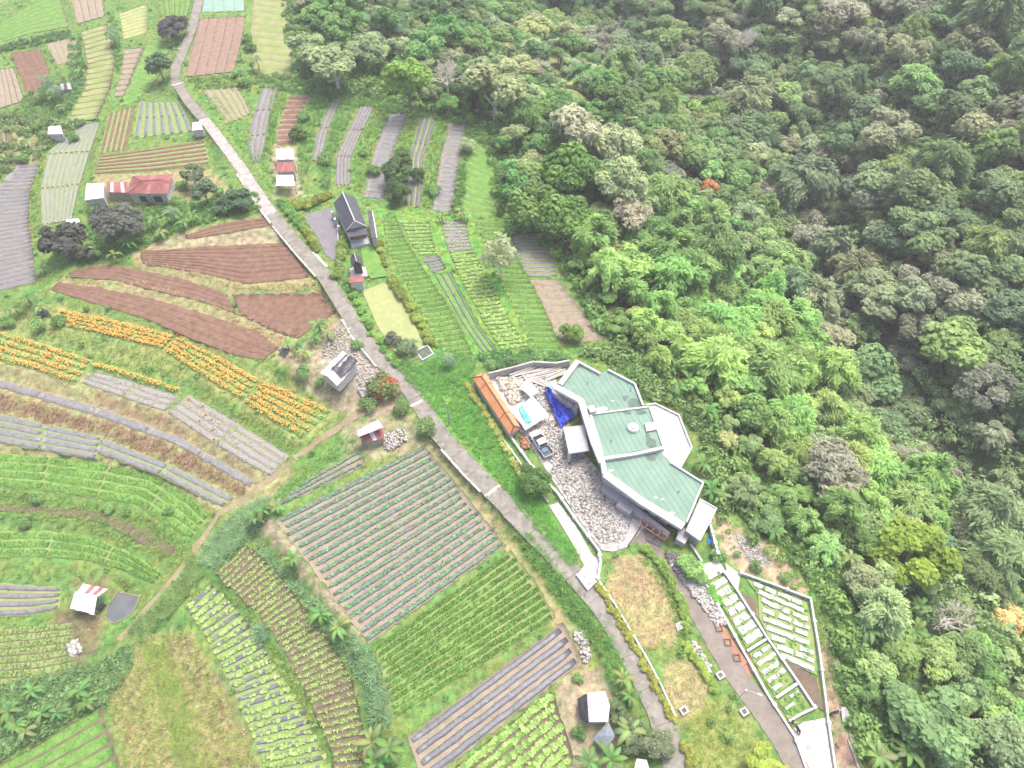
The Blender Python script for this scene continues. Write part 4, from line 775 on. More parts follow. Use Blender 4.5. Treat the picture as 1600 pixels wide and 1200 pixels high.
# red brown scaffold frame leaning on the front
sf = empty('scaffold', W(1020, 826, 0), 0, 'red brown timber scaffold against the villa front by the dark patch', 'scaffold')
a0, a1 = W(1002, 820, 0), W(1042, 846, 0)
for t in np.linspace(0, 1, 5):
    p = a0+(a1-a0)*t; mk('post', *tube_vf([(p[0], p[1], 0), (p[0], p[1], 2)], .06, 5), m_brick, sf)
for z in (1.0, 1.95): mk('rail', *tube_vf([(a0[0], a0[1], z), (a1[0], a1[1], z)], .05, 5), m_brick, sf)
b0, b1 = a0+np.array([-.8, -.7, 0]), a1+np.array([-.8, -.7, 0])
for t in np.linspace(0, 1, 5):
    p, q = a0+(a1-a0)*t, b0+(b1-b0)*t; mk('rung', *tube_vf([(p[0], p[1], 1.97), (q[0], q[1], 1.97)], .05, 5), m_brick, sf)
mk('rail', *tube_vf([(b0[0], b0[1], 1.95), (b1[0], b1[1], 1.95)], .05, 5), m_brick, sf)
# gate across the drive
g0, g1 = W(982, 855, 0), W(1003, 822, 0); gt_ = empty('gate', g0, 0, 'dark steel sliding gate across the top of the driveway', 'gate')
mk('frame', *tube_vf([(g0[0], g0[1], .1), (g0[0], g0[1], 1.2), (g1[0], g1[1], 1.2), (g1[0], g1[1], .1)], .06, 5), m_blackroof, gt_)
for t in np.linspace(.08, .92, 14):
    p = g0+(g1-g0)*t; mk('bar', *tube_vf([(p[0], p[1], .1), (p[0], p[1], 1.18)], .03, 4), m_blackroof, gt_)

# --- long hall with the orange tiled roof
hz, rz_ = 1.9, 2.9
hall = empty('workshop_hall', W(775, 630, 0), 0, 'long narrow hall with an orange clay tiled roof beside the timber yard', 'hall')
L0, L1, R1, R0 = W(738, 590, hz), W(797, 680, hz), W(813, 668, hz), W(757, 581, hz)
M0, M1 = (L0+R0)/2, (L1+R1)/2; M0[2] = M1[2] = rz_; Ri0 = M0+(M1-M0)*.10; Ri1 = M0+(M1-M0)*.97
ins = lambda p, c: p+(c-p)*.06
cc = (L0+L1+R0+R1)/4; prism('wall', [ins(p, cc) for p in (L0, L1, R1, R0)], -.8, hz-.02, m_wallg, hall)
courses('roof', L0, L1, Ri1, Ri0, .3, m_orange, hall); courses('roof', R1, R0, Ri0, Ri1, .3, m_orange, hall)
courses('roof_end', R0, L0, Ri0, Ri0, .3, m_orange, hall); courses('roof_end', L1, R1, Ri1, Ri1, .3, m_orange, hall)
mk('ridge_cap', *tube_vf([Ri0, Ri1], .12, 6), m_ridge, hall)
for a, b in ((L0, Ri0), (R0, Ri0), (L1, Ri1), (R1, Ri1)): mk('hip_cap', *tube_vf([a+[0, 0, .06], b+[0, 0, .03]], .09, 5), m_ridge, hall)
for t in (.22, .74):
    a, b, c = L0+(L1-L0)*t, Ri0+(Ri1-Ri0)*max(0, (t-.1)/.87), R0+(R1-R0)*t; mk('joint_cap', *tube_vf([a+[0, 0, .08], b+[0, 0, .05], c+[0, 0, .08]], .06, 5), m_ridge, hall)

# --- black roofed house
def gable_house(name, label, cat, corners, hz, rz, wallm, roofm, inset=.3, zb=-.6, step=.35, over=0):
    """corners eave px: A0, A1 on one eave, B1, B0 on the other"""
    A0, A1, B1, B0 = [W(u, v, hz) for u, v in corners]; r0, r1 = (A0+B0)/2, (A1+B1)/2; r0[2] = r1[2] = rz; g = zb
    h = empty(name, ((A0+B1)/2)*[1, 1, 0]+[0, 0, zb], 0, label, cat); c = (A0+A1+B0+B1)/4
    q = [p+(c-p)/np.linalg.norm((c-p)[:2])*inset for p in (A0, A1, B1, B0)]
    s0, s1 = r0+(c-r0)*inset/np.linalg.norm((c-r0)[:2]), r1+(c-r1)*inset/np.linalg.norm((c-r1)[:2]); s0[2] = s1[2] = rz-.18
    V = [(*p[:2], g) for p in q]+[(*p[:2], hz-.12) for p in q]+[tuple(s0), tuple(s1)]
    mk('wall', V, [(0, 1, 5, 4), (1, 2, 6, 9, 5), (2, 3, 7, 6), (3, 0, 4, 8, 7), (5, 9, 8, 4), (6, 7, 8, 9)], wallm, h)
    courses('roof', A0, A1, r1, r0, step, roofm, h); courses('roof', B1, B0, r0, r1, step, roofm, h)
    return h, (A0, A1, B1, B0, r0, r1), q
h1, (A0, A1, B1, B0, r0, r1), q1 = gable_house('black_roofed_house', 'black roofed gable house with white porch beside the dark court', 'house', [(521, 318), (541, 361), (573, 354), (555, 308)], 3.0, 4.9, m_white, m_blackroof)
mk('ridge_cap', *tube_vf([r0+[0, 0, .05], r1+[0, 0, .05]], .13, 6), m_whiteroof, h1)
for a in (A1, B1): mk('gable_trim', *tube_vf([a+[0, 0, .05], r1+[0, 0, .05]], .11, 5), m_white, h1)
pp = [W(u, v, 2.5) for u, v in ((540, 362), (572, 357), (575, 366), (544, 371))]; mk('porch_roof', [tuple(pp[0]+[0, 0, .5]), tuple(pp[1]+[0, 0, .5]), tuple(pp[2]), tuple(pp[3]), tuple(pp[0]+[0, 0, .4]), tuple(pp[1]+[0, 0, .4]), tuple(pp[2]-[0, 0, .1]), tuple(pp[3]-[0, 0, .1])], [(3, 2, 1, 0), (4, 5, 6, 7), (0, 1, 5, 4), (2, 3, 7, 6), (1, 2, 6, 5), (3, 0, 4, 7)], m_blackroof, h1)
po = [W(u, v, .2) for u, v in ((546, 372), (574, 368), (579, 380), (549, 386))]; prism('porch_floor', po, -.6, .2, m_white, h1)
w0, w1 = q1[1], q1[2]; window_on(h1, w0, w1, .08, .3, .4, 2.3, .06); window_on(h1, w0, w1, .7, .92, .4, 2.3, .06)
dd = w0+(w1-w0)*.5; aa = math.atan2(*(w1-w0)[:2][::-1]); nrm = np.array([math.sin(aa), -math.cos(aa)])
box('door', (dd[0]+nrm[0]*.08, dd[1]+nrm[1]*.08, 1.0), (1.6, .08, 2.3), aa, m_brick, h1)
ln_ = [W(u, v, 2.4) for u, v in ((574, 328), (582, 330), (589, 372), (580, 372))]; prism('side_roof', ln_, 2.3, 2.42, m_blackroof, h1); c_ = sum(ln_)/4
prism('side_wall', [p+(c_-p)*.15 for p in ln_], -.6, 2.29, m_white, h1); mk('side_trim', *strip_vf([ln_[1][:2], ln_[2][:2]], .18, 2.3, 2.48), m_white, h1)
for k, (u, v) in enumerate(((520, 335), (524, 346), (530, 357))): c = W(u, v, 1); box('wall_pier', (c[0], c[1], .6), (.45, .6, 2.2), .3, m_white, h1)
h2, (A0, A1, B1, B0, r0, r1), q2 = gable_house('garden_pavilion', 'small black roofed garden pavilion on the lawn below the larger house', 'pavilion', [(547, 403), (549, 417), (568, 415), (563, 401)], 2.4, 3.6, m_blackroof, m_blackroof, step=.3, inset=.6)
mk('ridge_cap', *tube_vf([r0+[0, 0, .04], r1+[0, 0, .04]], .09, 5), m_greyroof, h2)
pf = [W(u, v, 0) for u, v in ((546, 420), (571, 417), (575, 432), (548, 434))]; prism('deck', pf, -.6, .1, m_conc, h2)
fr = [W(u, v, 2.0) for u, v in ((546, 433), (568, 431), (568, 440), (546, 442))]; sh2 = empty('lean_to', fr[0]*[1, 1, 0], 0, 'flat maroon roofed lean-to just below the black pavilion', 'lean-to')
prism('roof', fr, 1.9, 2.0, m_redroof, sh2); c_ = sum(fr)/4; prism('wall', [p+(c_-p)*.12 for p in fr], -.6, 1.89, m_white, sh2)
sheet('garden_step', [(560, 443), (568, 441), (571, 455), (565, 456)], -.4, m_concl, .12)

# --- sheds
def shed(label, corners, hz, rise, zb, wallm, roofs, n, name='shed', cat='shed', mono=True, open_=False, inset=.25):
    hz = hz if hz < 0 else hz + zb + .1
    A0, A1, B1, B0 = [W(u, v, hz) for u, v in corners]; h = empty(name, ((A0+B1)/2)*[1, 1, 0]+[0, 0, zb], 0, label, cat); c = (A0+A1+B0+B1)/4
    q = [p+(c-p)*inset/max(np.linalg.norm((c-p)[:2]), .1) for p in (A0, A1, B1, B0)]
    if open_:
        for p in q: mk('post', *tube_vf([(p[0], p[1], zb), (p[0], p[1], hz)], .07, 5), m_wood, h)
        m_ = (q[0]+q[1])/2; m2_ = (q[2]+q[3])/2
    else: prism('wall', q, zb, hz-.15, wallm, h)
    if mono:
        up = np.array([0, 0, rise]); panels(h, A0, A1, B1+up, B0+up, n, roofs)
        if not open_: mk('gable', [tuple(q[1]-[0, 0, .15]), tuple(q[2]-[0, 0, .15]), tuple(q[2]+up*.85-[0, 0, .1]), tuple(q[0]-[0, 0, .15]), tuple(q[3]-[0, 0, .15]), tuple(q[3]+up*.85-[0, 0, .1])], [(0, 1, 2), (3, 5, 4), (1, 4, 5, 2)], wallm, h)
    else:
        r0, r1 = (A0+B0)/2, (A1+B1)/2; r0[2] = r1[2] = hz+rise; panels(h, A0, A1, r1, r0, n, roofs); panels(h, B1, B0, r0, r1, n, roofs)
        mk('gable', [tuple(q[0]-[0, 0, .16]), tuple(q[3]-[0, 0, .16]), tuple(r0-[0, 0, .2]), tuple(q[1]-[0, 0, .16]), tuple(q[2]-[0, 0, .16]), tuple(r1-[0, 0, .2])], [(0, 2, 1), (3, 4, 5)], wallm, h)
    return h, q
shed('small shack with dull grey metal roof, topmost of three', [(431, 249), (459, 249), (458, 234), (431, 234)], 2.3, .25, -.5, m_white, [m_greyroof, m_whiteroof], 4, 'shack', 'shack')
shed('small shack with red metal roof, middle of three', [(432, 269), (461, 268), (459, 255), (433, 256)], 2.4, .3, -.5, m_white, [m_redroof], 4, 'shack', 'shack')
shed('small open shack with bright white roof, lowest of three', [(431, 290), (461, 290), (459, 275), (432, 275)], 2.2, .25, -.5, m_wood, [m_whiteroof], 4, 'shack', 'shack', open_=True)
# red hipped farmhouse
fz, fr_ = 1.8, 3.1
fh = empty('farmhouse', W(236, 296, -1), 0, 'farmhouse with a faded red hipped metal roof and white walls', 'house')
E = [W(u, v, fz) for u, v in ((199, 302), (261, 303), (271, 272), (207, 275))]; ra, rb = W(222, 283, fr_), W(252, 281, fr_)
mixr = lambda i: [m_redroof, m_redroof, m_redroof, M('faded red sheet', (.38, .18, .17), (.48, .28, .26), .8, c3=(.4, .18, .16), sc3=3)][i % 4]
panels(fh, E[0], E[1], rb, ra, 7, mixr); panels(fh, E[2], E[3], ra, rb, 7, mixr); panels(fh, E[3], E[0], ra, ra, 4, mixr); panels(fh, E[1], E[2], rb, rb, 4, mixr)
mk('ridge_cap', *tube_vf([ra+[0, 0, .06], rb+[0, 0, .06]], .1, 5), m_redroof, fh)
for a, b in ((E[0], ra), (E[3], ra), (E[1], rb), (E[2], rb)): mk('hip_cap', *tube_vf([a+[0, 0, .06], b+[0, 0, .06]], .08, 5), mixr(3), fh)
c_ = sum(E)/4; qf = [p+(c_-p)*.1 for p in E]; prism('wall', qf, -1.2, fz-.1, m_white, fh)
window_on(fh, qf[0], qf[1], .2, .42, -.6, 1.0, .05, m_concl); window_on(fh, qf[0], qf[1], .6, .85, -.6, 1.0, .05, m_concl); box('door', (*((qf[0]+(qf[1]-qf[0])*.51)[:2]+np.array([0, -.08])), .1), (.8, .08, 2), math.atan2(*(qf[1]-qf[0])[:2][::-1]), m_wood, fh)
prism('porch_floor', px([(212, 306), (262, 306), (268, 314), (218, 316)], -.8), -1.3, -.8, m_concl, fh)
shed('low rusty roofed lean-to joined to the red farmhouse', [(166, 300), (201, 301), (199, 286), (168, 287)], 2.2, .3, -1.1, m_wood, [m_redroof, m_greyroof, m_redroof], 6, 'lean_to', 'lean-to')
shed('white metal roofed outhouse beside the rusty lean-to', [(132, 313), (162, 309), (164, 288), (136, 289)], 2.2, .35, -1.2, m_white, [m_whiteroof, m_greyroof], 4, 'outhouse', 'outhouse')
shed('tiny white shed half hidden behind two dark trees', [(102, 354), (128, 354), (124, 343), (104, 345)], 2.2, .3, -2, m_white, [m_whiteroof], 3)
shed('small white roofed hut at the head of the netted strip', [(74, 210), (98, 209), (96, 198), (77, 200)], 2, .35, -2.2, m_white, [m_whiteroof], 3, 'hut', 'hut')
shed('small white hut beside the cracked concrete road', [(300, 204), (317, 202), (314, 191), (301, 193)], 1.8, .2, -.8, m_white, [m_whiteroof], 3, 'hut', 'hut')
shed('tiny dark roofed hut between banana clumps', [(94, 141), (112, 139), (110, 131), (95, 133)], 2, .3, -2.6, m_wood, [m_greyroof, m_blackroof], 3, 'hut', 'hut')
shed('shed with white and rusty red roof beside the pond', [(109, 950), (147, 960), (154, 932), (119, 926)], -5.6, .4, -7.6, m_wood, [m_whiteroof], 5, open_=True)
sheds = [o for o in bpy.data.objects if o.get('label', '').startswith('shed with white and rusty')][0]
T0, T1, U1, U0 = W(118, 926, 2.1-7.6+4), W(153, 931, 2.1-7.6+4), W(169, 924, -5.3), W(130, 912, -5.3)
T0, T1, U1, U0 = W(119, 926, -5.2), W(154, 932, -5.2), W(168, 921, -5.7), W(130, 912, -5.7)
sheds_mats = [m_whiteroof, m_greyroof, m_redroof, m_whiteroof, m_redroof, m_greyroof]; panels(sheds, U0, U1, T1, T0, 6, sheds_mats)
bx_ = W(155, 948, -6.5); box('black_panel', (bx_[0]+.2, bx_[1], -6.6), (1.2, .1, 1.6), 1.1, m_blk, sheds)
tag(prism('pond', px(POND, -7.9), -8.6, -7.86, m_water), 'dark grey pond beside the red and white roofed shed', 'pond', kind='thing')
tag(mk('pond_bank', *strip_vf([q[:2] for q in px(POND, -7.9)], .18, -8.6, -7.8, True), M('muddy bank', (.34, .30, .18), (.26, .22, .13), 1.5)), kind='structure')
# fish pond with white rim
fp = px([(650, 549), (668, 540), (677, 553), (660, 563)], -.3); o = tag(prism('garden_pond', fp, -.8, -.28, m_gwater), 'square green garden pond with a white rim at the lawn end', 'pond', kind='thing')
mk('rim', *strip_vf([q[:2] for q in fp], .2, -.8, -.15, True), m_white, o)
def wsheet(label, P, z, mat, cat, name, lift=.3, wr=.12, sub=5):
    """a loose sheet with folds"""
    q = [W(u, v, z) for u, v in P]; n = 24 if mat is m_blue else 14; V = []
    for i in range(n):
        for j in range(n):
            a, b = i/(n-1), j/(n-1); p = (q[0]*(1-a)+q[1]*a)*(1-b)+(q[3]*(1-a)+q[2]*a)*b
            V.append(p+np.array([rng.normal(0, .03), rng.normal(0, .03), lift+wr*math.sin(a*9+b*4)+wr*.6*math.sin(b*17-a*5)+(.16*math.sin(b*43+a*13)+.14*math.sin(a*37-b*21) if mat is m_blue else 0)+rng.normal(0, wr*.25)]))
    V = np.array(V); I = np.arange(n*n).reshape(n, n); Fc = np.stack([I[:-1, :-1], I[1:, :-1], I[1:, 1:], I[:-1, 1:]], -1).reshape(-1, 4)
    lo = V.copy(); lo[:, 2] -= .03; Fc = np.concatenate([Fc, Fc[:, ::-1]+len(V)])
    return tag(fast(name, np.concatenate([V, lo]), Fc, mat), label, cat)
wsheet('small black lined water pit beside banana plants and marigolds', [(56, 488), (72, 484), (78, 491), (60, 498)], -2.4, m_blk, 'water pit', 'lined_pit', .1, .05)
wsheet('small black lined water pit next to the lowest ploughed terrace', [(434, 548), (443, 543), (452, 546), (446, 558)], -1.4, m_blk, 'water pit', 'lined_pit', .1, .04)
# tarp shack by the road
ts = empty('tarp_shack', W(533, 580, -.5), 0, 'white shack under a black tarpaulin on the rubble ground by the road', 'shack')
Q = [W(u, v, 1.6) for u, v in ((500, 583), (526, 603), (559, 568), (536, 549))]; c_ = sum(Q)/4
prism('wall', [p+(c_-p)*.12 for p in Q], -.7, 1.5, m_white, ts)
r0, r1 = (Q[0]+Q[1])/2, (Q[2]+Q[3])/2; r0[2] = r1[2] = 2.3
panels(ts, Q[0], Q[3], r1, r0, 5, [m_whiteroof, m_greyroof]); panels(ts, Q[2], Q[1], r0, r1, 5, [m_whiteroof, m_greyroof, m_whiteroof])
o = wsheet('x', [(518, 578), (534, 590), (560, 566), (543, 553)], 2.05, m_blk, None, 'tarpaulin', .28, .07); del o['label']; o.parent = ts; o.matrix_parent_inverse = ts.matrix_basis.inverted()
shed('red and white roofed shack at the corner of the large mulch field', [(571, 692), (601, 683), (598, 668), (560, 684)], 1.8, .5, -1.4, m_wood, [m_redroof, m_redroof, m_whiteroof, m_redroof], 5, 'shack', 'shack')
rs = [o for o in bpy.data.objects if o.get('label', '').startswith('red and white roofed')][0]
panels(rs, *[W(u, v, 2.4) for u, v in ((557, 678), (560, 684), (599, 668), (590, 652))], 3, [m_greyroof]) if False else None
g4 = [W(u, v, 2.25) for u, v in ((560, 683), (599, 667), (590, 652), (556, 670))]; panels(rs, g4[0], g4[1], g4[2]-[0, 0, .6], g4[3]-[0, 0, .6], 5, [m_greyroof, m_whiteroof])
wt = empty('white_tarp_shed', W(935, 1110, -1.2), 0, 'shed draped in white sheeting with a black flap, near the road', 'shed')
Q = [W(u, v, .9) for u, v in ((920, 1128), (950, 1128), (953, 1102), (945, 1080), (917, 1083))]; c_ = sum(Q)/5; prism('wall', [p+(c_-p)*.1 for p in Q], -1.5, .85, m_white, wt)
V = [tuple(p) for p in Q]+[tuple(c_+[-.4, .2, .8])]; mk('white_sheet', V, [(i, (i+1) % 5, 5) for i in range(5)], m_whiteroof, wt)
Q = [W(u, v, 1.0) for u, v in ((903, 1088), (917, 1083), (920, 1129), (908, 1120))]; mk('black_flap', [tuple(Q[0]-[0, 0, 1.2]), tuple(Q[1]), tuple(Q[2]), tuple(Q[3]-[0, 0, 1.2]), tuple(Q[0]-[0, 0, 1.3]), tuple(Q[1]-[0, 0, .1]), tuple(Q[2]-[0, 0, .1]), tuple(Q[3]-[0, 0, 1.3])], [(0, 3, 2, 1), (4, 5, 6, 7), (0, 4, 7, 3), (1, 2, 6, 5), (0, 1, 5, 4), (3, 7, 6, 2)], m_blk, wt)
bt = empty('grey_tarp_shed', W(945, 1150, -1.2), 0, 'low shed under a blue grey tarpaulin below the white one', 'shed')
Q = [W(u, v, .4) for u, v in ((926, 1155), (944, 1172), (962, 1150), (950, 1128))]; c_ = sum(Q)/4; prism('wall', [p+(c_-p)*.12 for p in Q], -1.5, .35, m_wood, bt)
mk('tarpaulin', [tuple(p) for p in Q]+[tuple(c_+[0, 0, .6])], [(i, (i+1) % 4, 4) for i in range(4)], m_bluegrey, bt)
shed('pale grey roofed hut at the bottom edge between trees', [(988, 1212), (1018, 1212), (1010, 1188), (994, 1186)], 1.2, .3, -1, m_wood, [m_whiteroof], 3, 'hut', 'hut')

# --- timber yard: sheets, tarpaulins, planks, rubble
wsheet('crumpled royal blue tarpaulin heaped against the villa wall', [(850, 612), (859, 613), (899, 652), (875, 670)], .2, m_blue, 'tarpaulin', 'blue_tarpaulin', .6, .3)
wsheet('second fold of royal blue tarpaulin spread towards the timber yard', [(853, 622), (860, 616), (880, 655), (868, 650)], .1, m_blue, 'tarpaulin', 'blue_tarpaulin', .35, .2)
wsheet('pale blue plastic sheet at the villa corner', [(853, 604), (858, 596), (866, 600), (862, 610)], .6, m_cyan, 'plastic sheet', 'blue_sheet', .3, .08)
wsheet('turquoise sheet lying on the white roof beside the orange hall', [(810, 640), (817, 636), (831, 660), (823, 665)], 1.5, m_teal, 'plastic sheet', 'turquoise_sheet', .42, .05)
sp = empty('sheet_canopy', W(830, 640, 0), 0, 'flat canopy of white sheets between orange hall and gravel yard', 'canopy')
Q = [W(u, v, 1.7) for u, v in ((802, 646), (822, 672), (858, 649), (832, 618))]
panels(sp, Q[0], Q[1], Q[2], Q[3], 4, [m_whiteroof, m_white])
for p in Q: mk('post', *tube_vf([(p[0], p[1], 0), (p[0], p[1], 1.7)], .06, 5), m_metal, sp)
Q = [W(u, v, 1.4) for u, v in ((812, 606), (830, 620), (842, 612), (824, 590))]; panels(sp, *Q, 3, [m_white])
pbd = lambda: (rng.uniform(778, 850), rng.uniform(583, 612))
for lab, (u, v), a, n, L in (('long grey planks stacked against the boundary wall', (850, 583), .25, 5, 6.5), ('bundle of pale planks crossing behind the planks', (822, 580), .4, 4, 6), ('bundle of pale planks slanting down across the yard', (838, 594), -.5, 4, 5.5), ('short grey boards beside the villa corner', (868, 585), .5, 3, 4)):
    c = W(u, v, .3); ps = empty('plank_stack', c*[1, 1, 0], 0, lab, 'plank stack')
    for k in range(n): box('plank', (c[0]+rng.normal(0, .1), c[1]+k*.36-n*.18, .2+.06*k+rng.uniform(0, .3)), (L*rng.uniform(.85, 1.05), .3, .07), a+rng.normal(0, .04), [m_plank, m_conc][k % 2], ps)
def rubble(label, P, z, n, s, mat, name='rubble', cat='rubble heap', heap=.3):
    q = np.array(px(P, z)); lo, hi = q.min(0), q.max(0); pts = []
    while len(pts) < n:
        p = rng.uniform(lo, hi)
        if inpoly(p[0], p[1], q): p[2] = max(float(H(p[0], p[1])), z)+rng.uniform(0, heap); pts.append(p)
    pr = []
    for i in range(5):
        V, Fc = box_vf(0, 0, 0, 1, .8, .6); V = [tuple(np.array(v)+rng.normal(0, .12, 3)) for v in V]; pr.append((V, Fc))
    o = scatter(name, pr, pts, s*rng.choice([.35, .5, .7, .9, 1.1, 1.5], n)*rng.uniform(.85, 1.2, n), mat, None, .3); return tag(o, label, cat, kind='stuff')
m_cream = M('creamy spoil', (.62, .55, .42), (.74, .70, .62), 2, c3=(.3, .27, .22), sc3=5, amt3=.6, var=.3)
rubble('cream coloured spoil and sacks inside the timber yard', [(775, 592), (802, 590), (822, 608), (815, 625), (800, 635), (785, 612)], 0, 420, .38, m_cream)
rubble('grey rubble and offcuts beside the timber yard path', [(822, 590), (850, 600), (862, 640), (850, 645), (830, 612)], 0, 250, .4, m_rub, heap=.15)
rubble('pale stone scattered all over the gravel yard', [(850, 655), (885, 660), (905, 720), (940, 745), (995, 795), (975, 845), (940, 850), (900, 800), (865, 745), (855, 700)], .05, 2600, .24, m_rub, heap=.03)
rubble('dark stone scattered between pale stone in the yard', [(850, 655), (885, 660), (905, 720), (940, 745), (995, 795), (975, 845), (940, 850), (900, 800), (865, 745), (855, 700)], .05, 900, .22, m_rubd, heap=.03)
rubble('white and grey stones on the bank above the long garden', [(1045, 880), (1065, 878), (1098, 905), (1135, 975), (1120, 978), (1082, 930)], -.1, 1300, .3, m_rub, heap=.3)
rubble('dark stones beside the driveway bend', [(1040, 862), (1062, 870), (1068, 885), (1048, 885)], -.1, 200, .4, m_rubd, heap=.2)
rubble('light rubble on waste ground by the tarp shack', [(500, 560), (512, 520), (540, 500), (560, 540), (600, 590), (580, 620), (560, 600), (545, 560)], -.45, 900, .2, m_rub, heap=.1)
rubble('rubble heap beside the red flowering shrub', [(560, 608), (578, 606), (582, 620), (566, 622)], -.5, 160, .4, m_rub, heap=.4)
rubble('white rubble beside the red and white roofed shack', [(600, 680), (632, 672), (636, 688), (612, 705), (598, 700)], -1.2, 260, .26, m_concl, heap=.25)
rubble('stony spoil on the tan bank above the wide garden', [(1148, 838), (1185, 848), (1205, 880), (1175, 890)], -.5, 420, .18, m_rub, heap=.1)
rubble('white debris among weeds near the pond', [(104, 1008), (122, 1000), (128, 1018), (112, 1026)], -7.9, 120, .35, m_concl, heap=.3)
rubble('loose stones along the field edge above the white tarp shed', [(895, 990), (915, 985), (925, 1030), (912, 1035)], -1.3, 160, .24, m_rub, heap=.1)
rubble('white stones on the verge between driveway and islands', [(1078, 1005), (1088, 1005), (1112, 1045), (1106, 1060)], -.1, 160, .28, m_concl, heap=.15)
rubble('orange bricks stacked beside the yard wall', [(812, 682), (820, 684), (826, 700), (818, 702)], 0, 70, .4, m_brick, 'brick_pile', 'brick pile', .3)
wsheet('white sack sheet on the red planting bed', [(1107, 962), (1117, 958), (1122, 968), (1111, 972)], -.1, m_white, 'sheet', 'white_sheet', .15, .05)
wsheet('white ragged sheet on the grass oval', [(1055, 975), (1066, 970), (1070, 982), (1058, 986)], -.1, m_white, 'sheet', 'white_sheet', .15, .08)
wsheet('blue bag sheet on the annex lawn', [(1104, 842), (1112, 838), (1114, 848), (1106, 852)], -.2, M('bright blue bag', (.08, .30, .75), (.12, .36, .8), 2), 'sheet', 'blue_bag', .25, .08)
for lab, (u, v) in (('square brown planter hole nearest the stone bank', (1123, 982)), ('square brown planter hole, middle of the red bed', (1137, 1004)), ('square brown planter hole at the low end of the red bed', (1151, 1028))):
    p = W(u, v, -.1); tag(mk('planter', *strip_vf([(p[0]-.4, p[1]-.4), (p[0]+.4, p[1]-.4), (p[0]+.4, p[1]+.4), (p[0]-.4, p[1]+.4)], .14, -.3, .1, True), M('planter earth', (.24, .13, .09))), lab, 'planter')
for lab, (u, v) in (('small grey well cover on the second grass oval', (1068, 1111)), ('pale concrete well cover at the driveway edge', (1162, 1113)), ('grey concrete box on the driveway verge', (1125, 1056))):
    p = W(u, v, -.1); o = tag(box('well_cover', (p[0], p[1], .05), (1.0, .9, .5), .5, m_concl), lab, 'well cover'); box('lid', (p[0], p[1], .32), (.5, .5, .08), .5, m_rubd, o)
for lab, (u0, v0), (u1, v1) in (('narrow stack of grey timber beside the brown track, upper', (1305, 1030), (1325, 1095)), ('narrow stack of grey timber beside the brown track, lower', (1326, 1150), (1350, 1215))):
    a, b = W(u0, v0, -.5), W(u1, v1, -.5); o = empty('timber_stack', (a+b)/2, 0, lab, 'timber stack'); an = math.atan2(b[1]-a[1], b[0]-a[0])
    for k in range(5): c = (a+b)/2; box('plank', (c[0]+k*.17-.4, c[1]+rng.normal(0, .3), -.25+rng.uniform(0, .12)), (np.linalg.norm(b-a)*rng.uniform(.8, 1), .14, .1), an+rng.normal(0, .02), m_plank, o)
shed('small flat sheet roof beside the brown track', [(1316, 1127), (1330, 1126), (1325, 1105), (1313, 1106)], .6, .2, -.8, m_wood, [m_greyroof], 2, 'sheet_shelter', 'shelter')

# --- poles
def pole(label, base, top_px, h, r=.09, mat=m_metal, cat='pole', lamp=False):
    b = W(*base, 0); o = mk('street_pole' if lamp else 'pole', *tube_vf([(b[0], b[1], -.5), (b[0], b[1], h)], [r, r*.7], 7), mat); tag(o, label, cat)
    box('cap', (b[0], b[1], h+.03), (.22, .22, .06), 0, mat, o)
    if lamp: mk('arm', *tube_vf([(b[0], b[1], h-.1), (b[0]+.5, b[1]-.2, h+.15), (b[0]+1.3, b[1]-.5, h+.2)], .04, 5), mat, o); box('lamp_head', (b[0]+1.5, b[1]-.57, h+.2), (.55, .2, .1), -.35, m_white, o)
pole('tall white lamp pole at the road bend near the bare earth field', (289, 121), None, 7.5, .1, m_white, 'lamp pole', True)
pole('slim white pole on the verge beside the pale lawn', (538, 443), None, 5.5, .08, m_white)
pole('grey concrete pole on the green bank below the garden pond', (702, 662), None, 5.5, .13, m_conc)
pole('short white post at the head of the long green crop field', (628, 361), None, 2.5, .12, m_white)
pole('thin pole by the top end of the orange roofed hall', (742, 576), None, 4, .06, m_metal)
pole('thin white pole on the driveway verge', (1153, 1092), None, 4, .06, m_white, 'lamp pole', True)

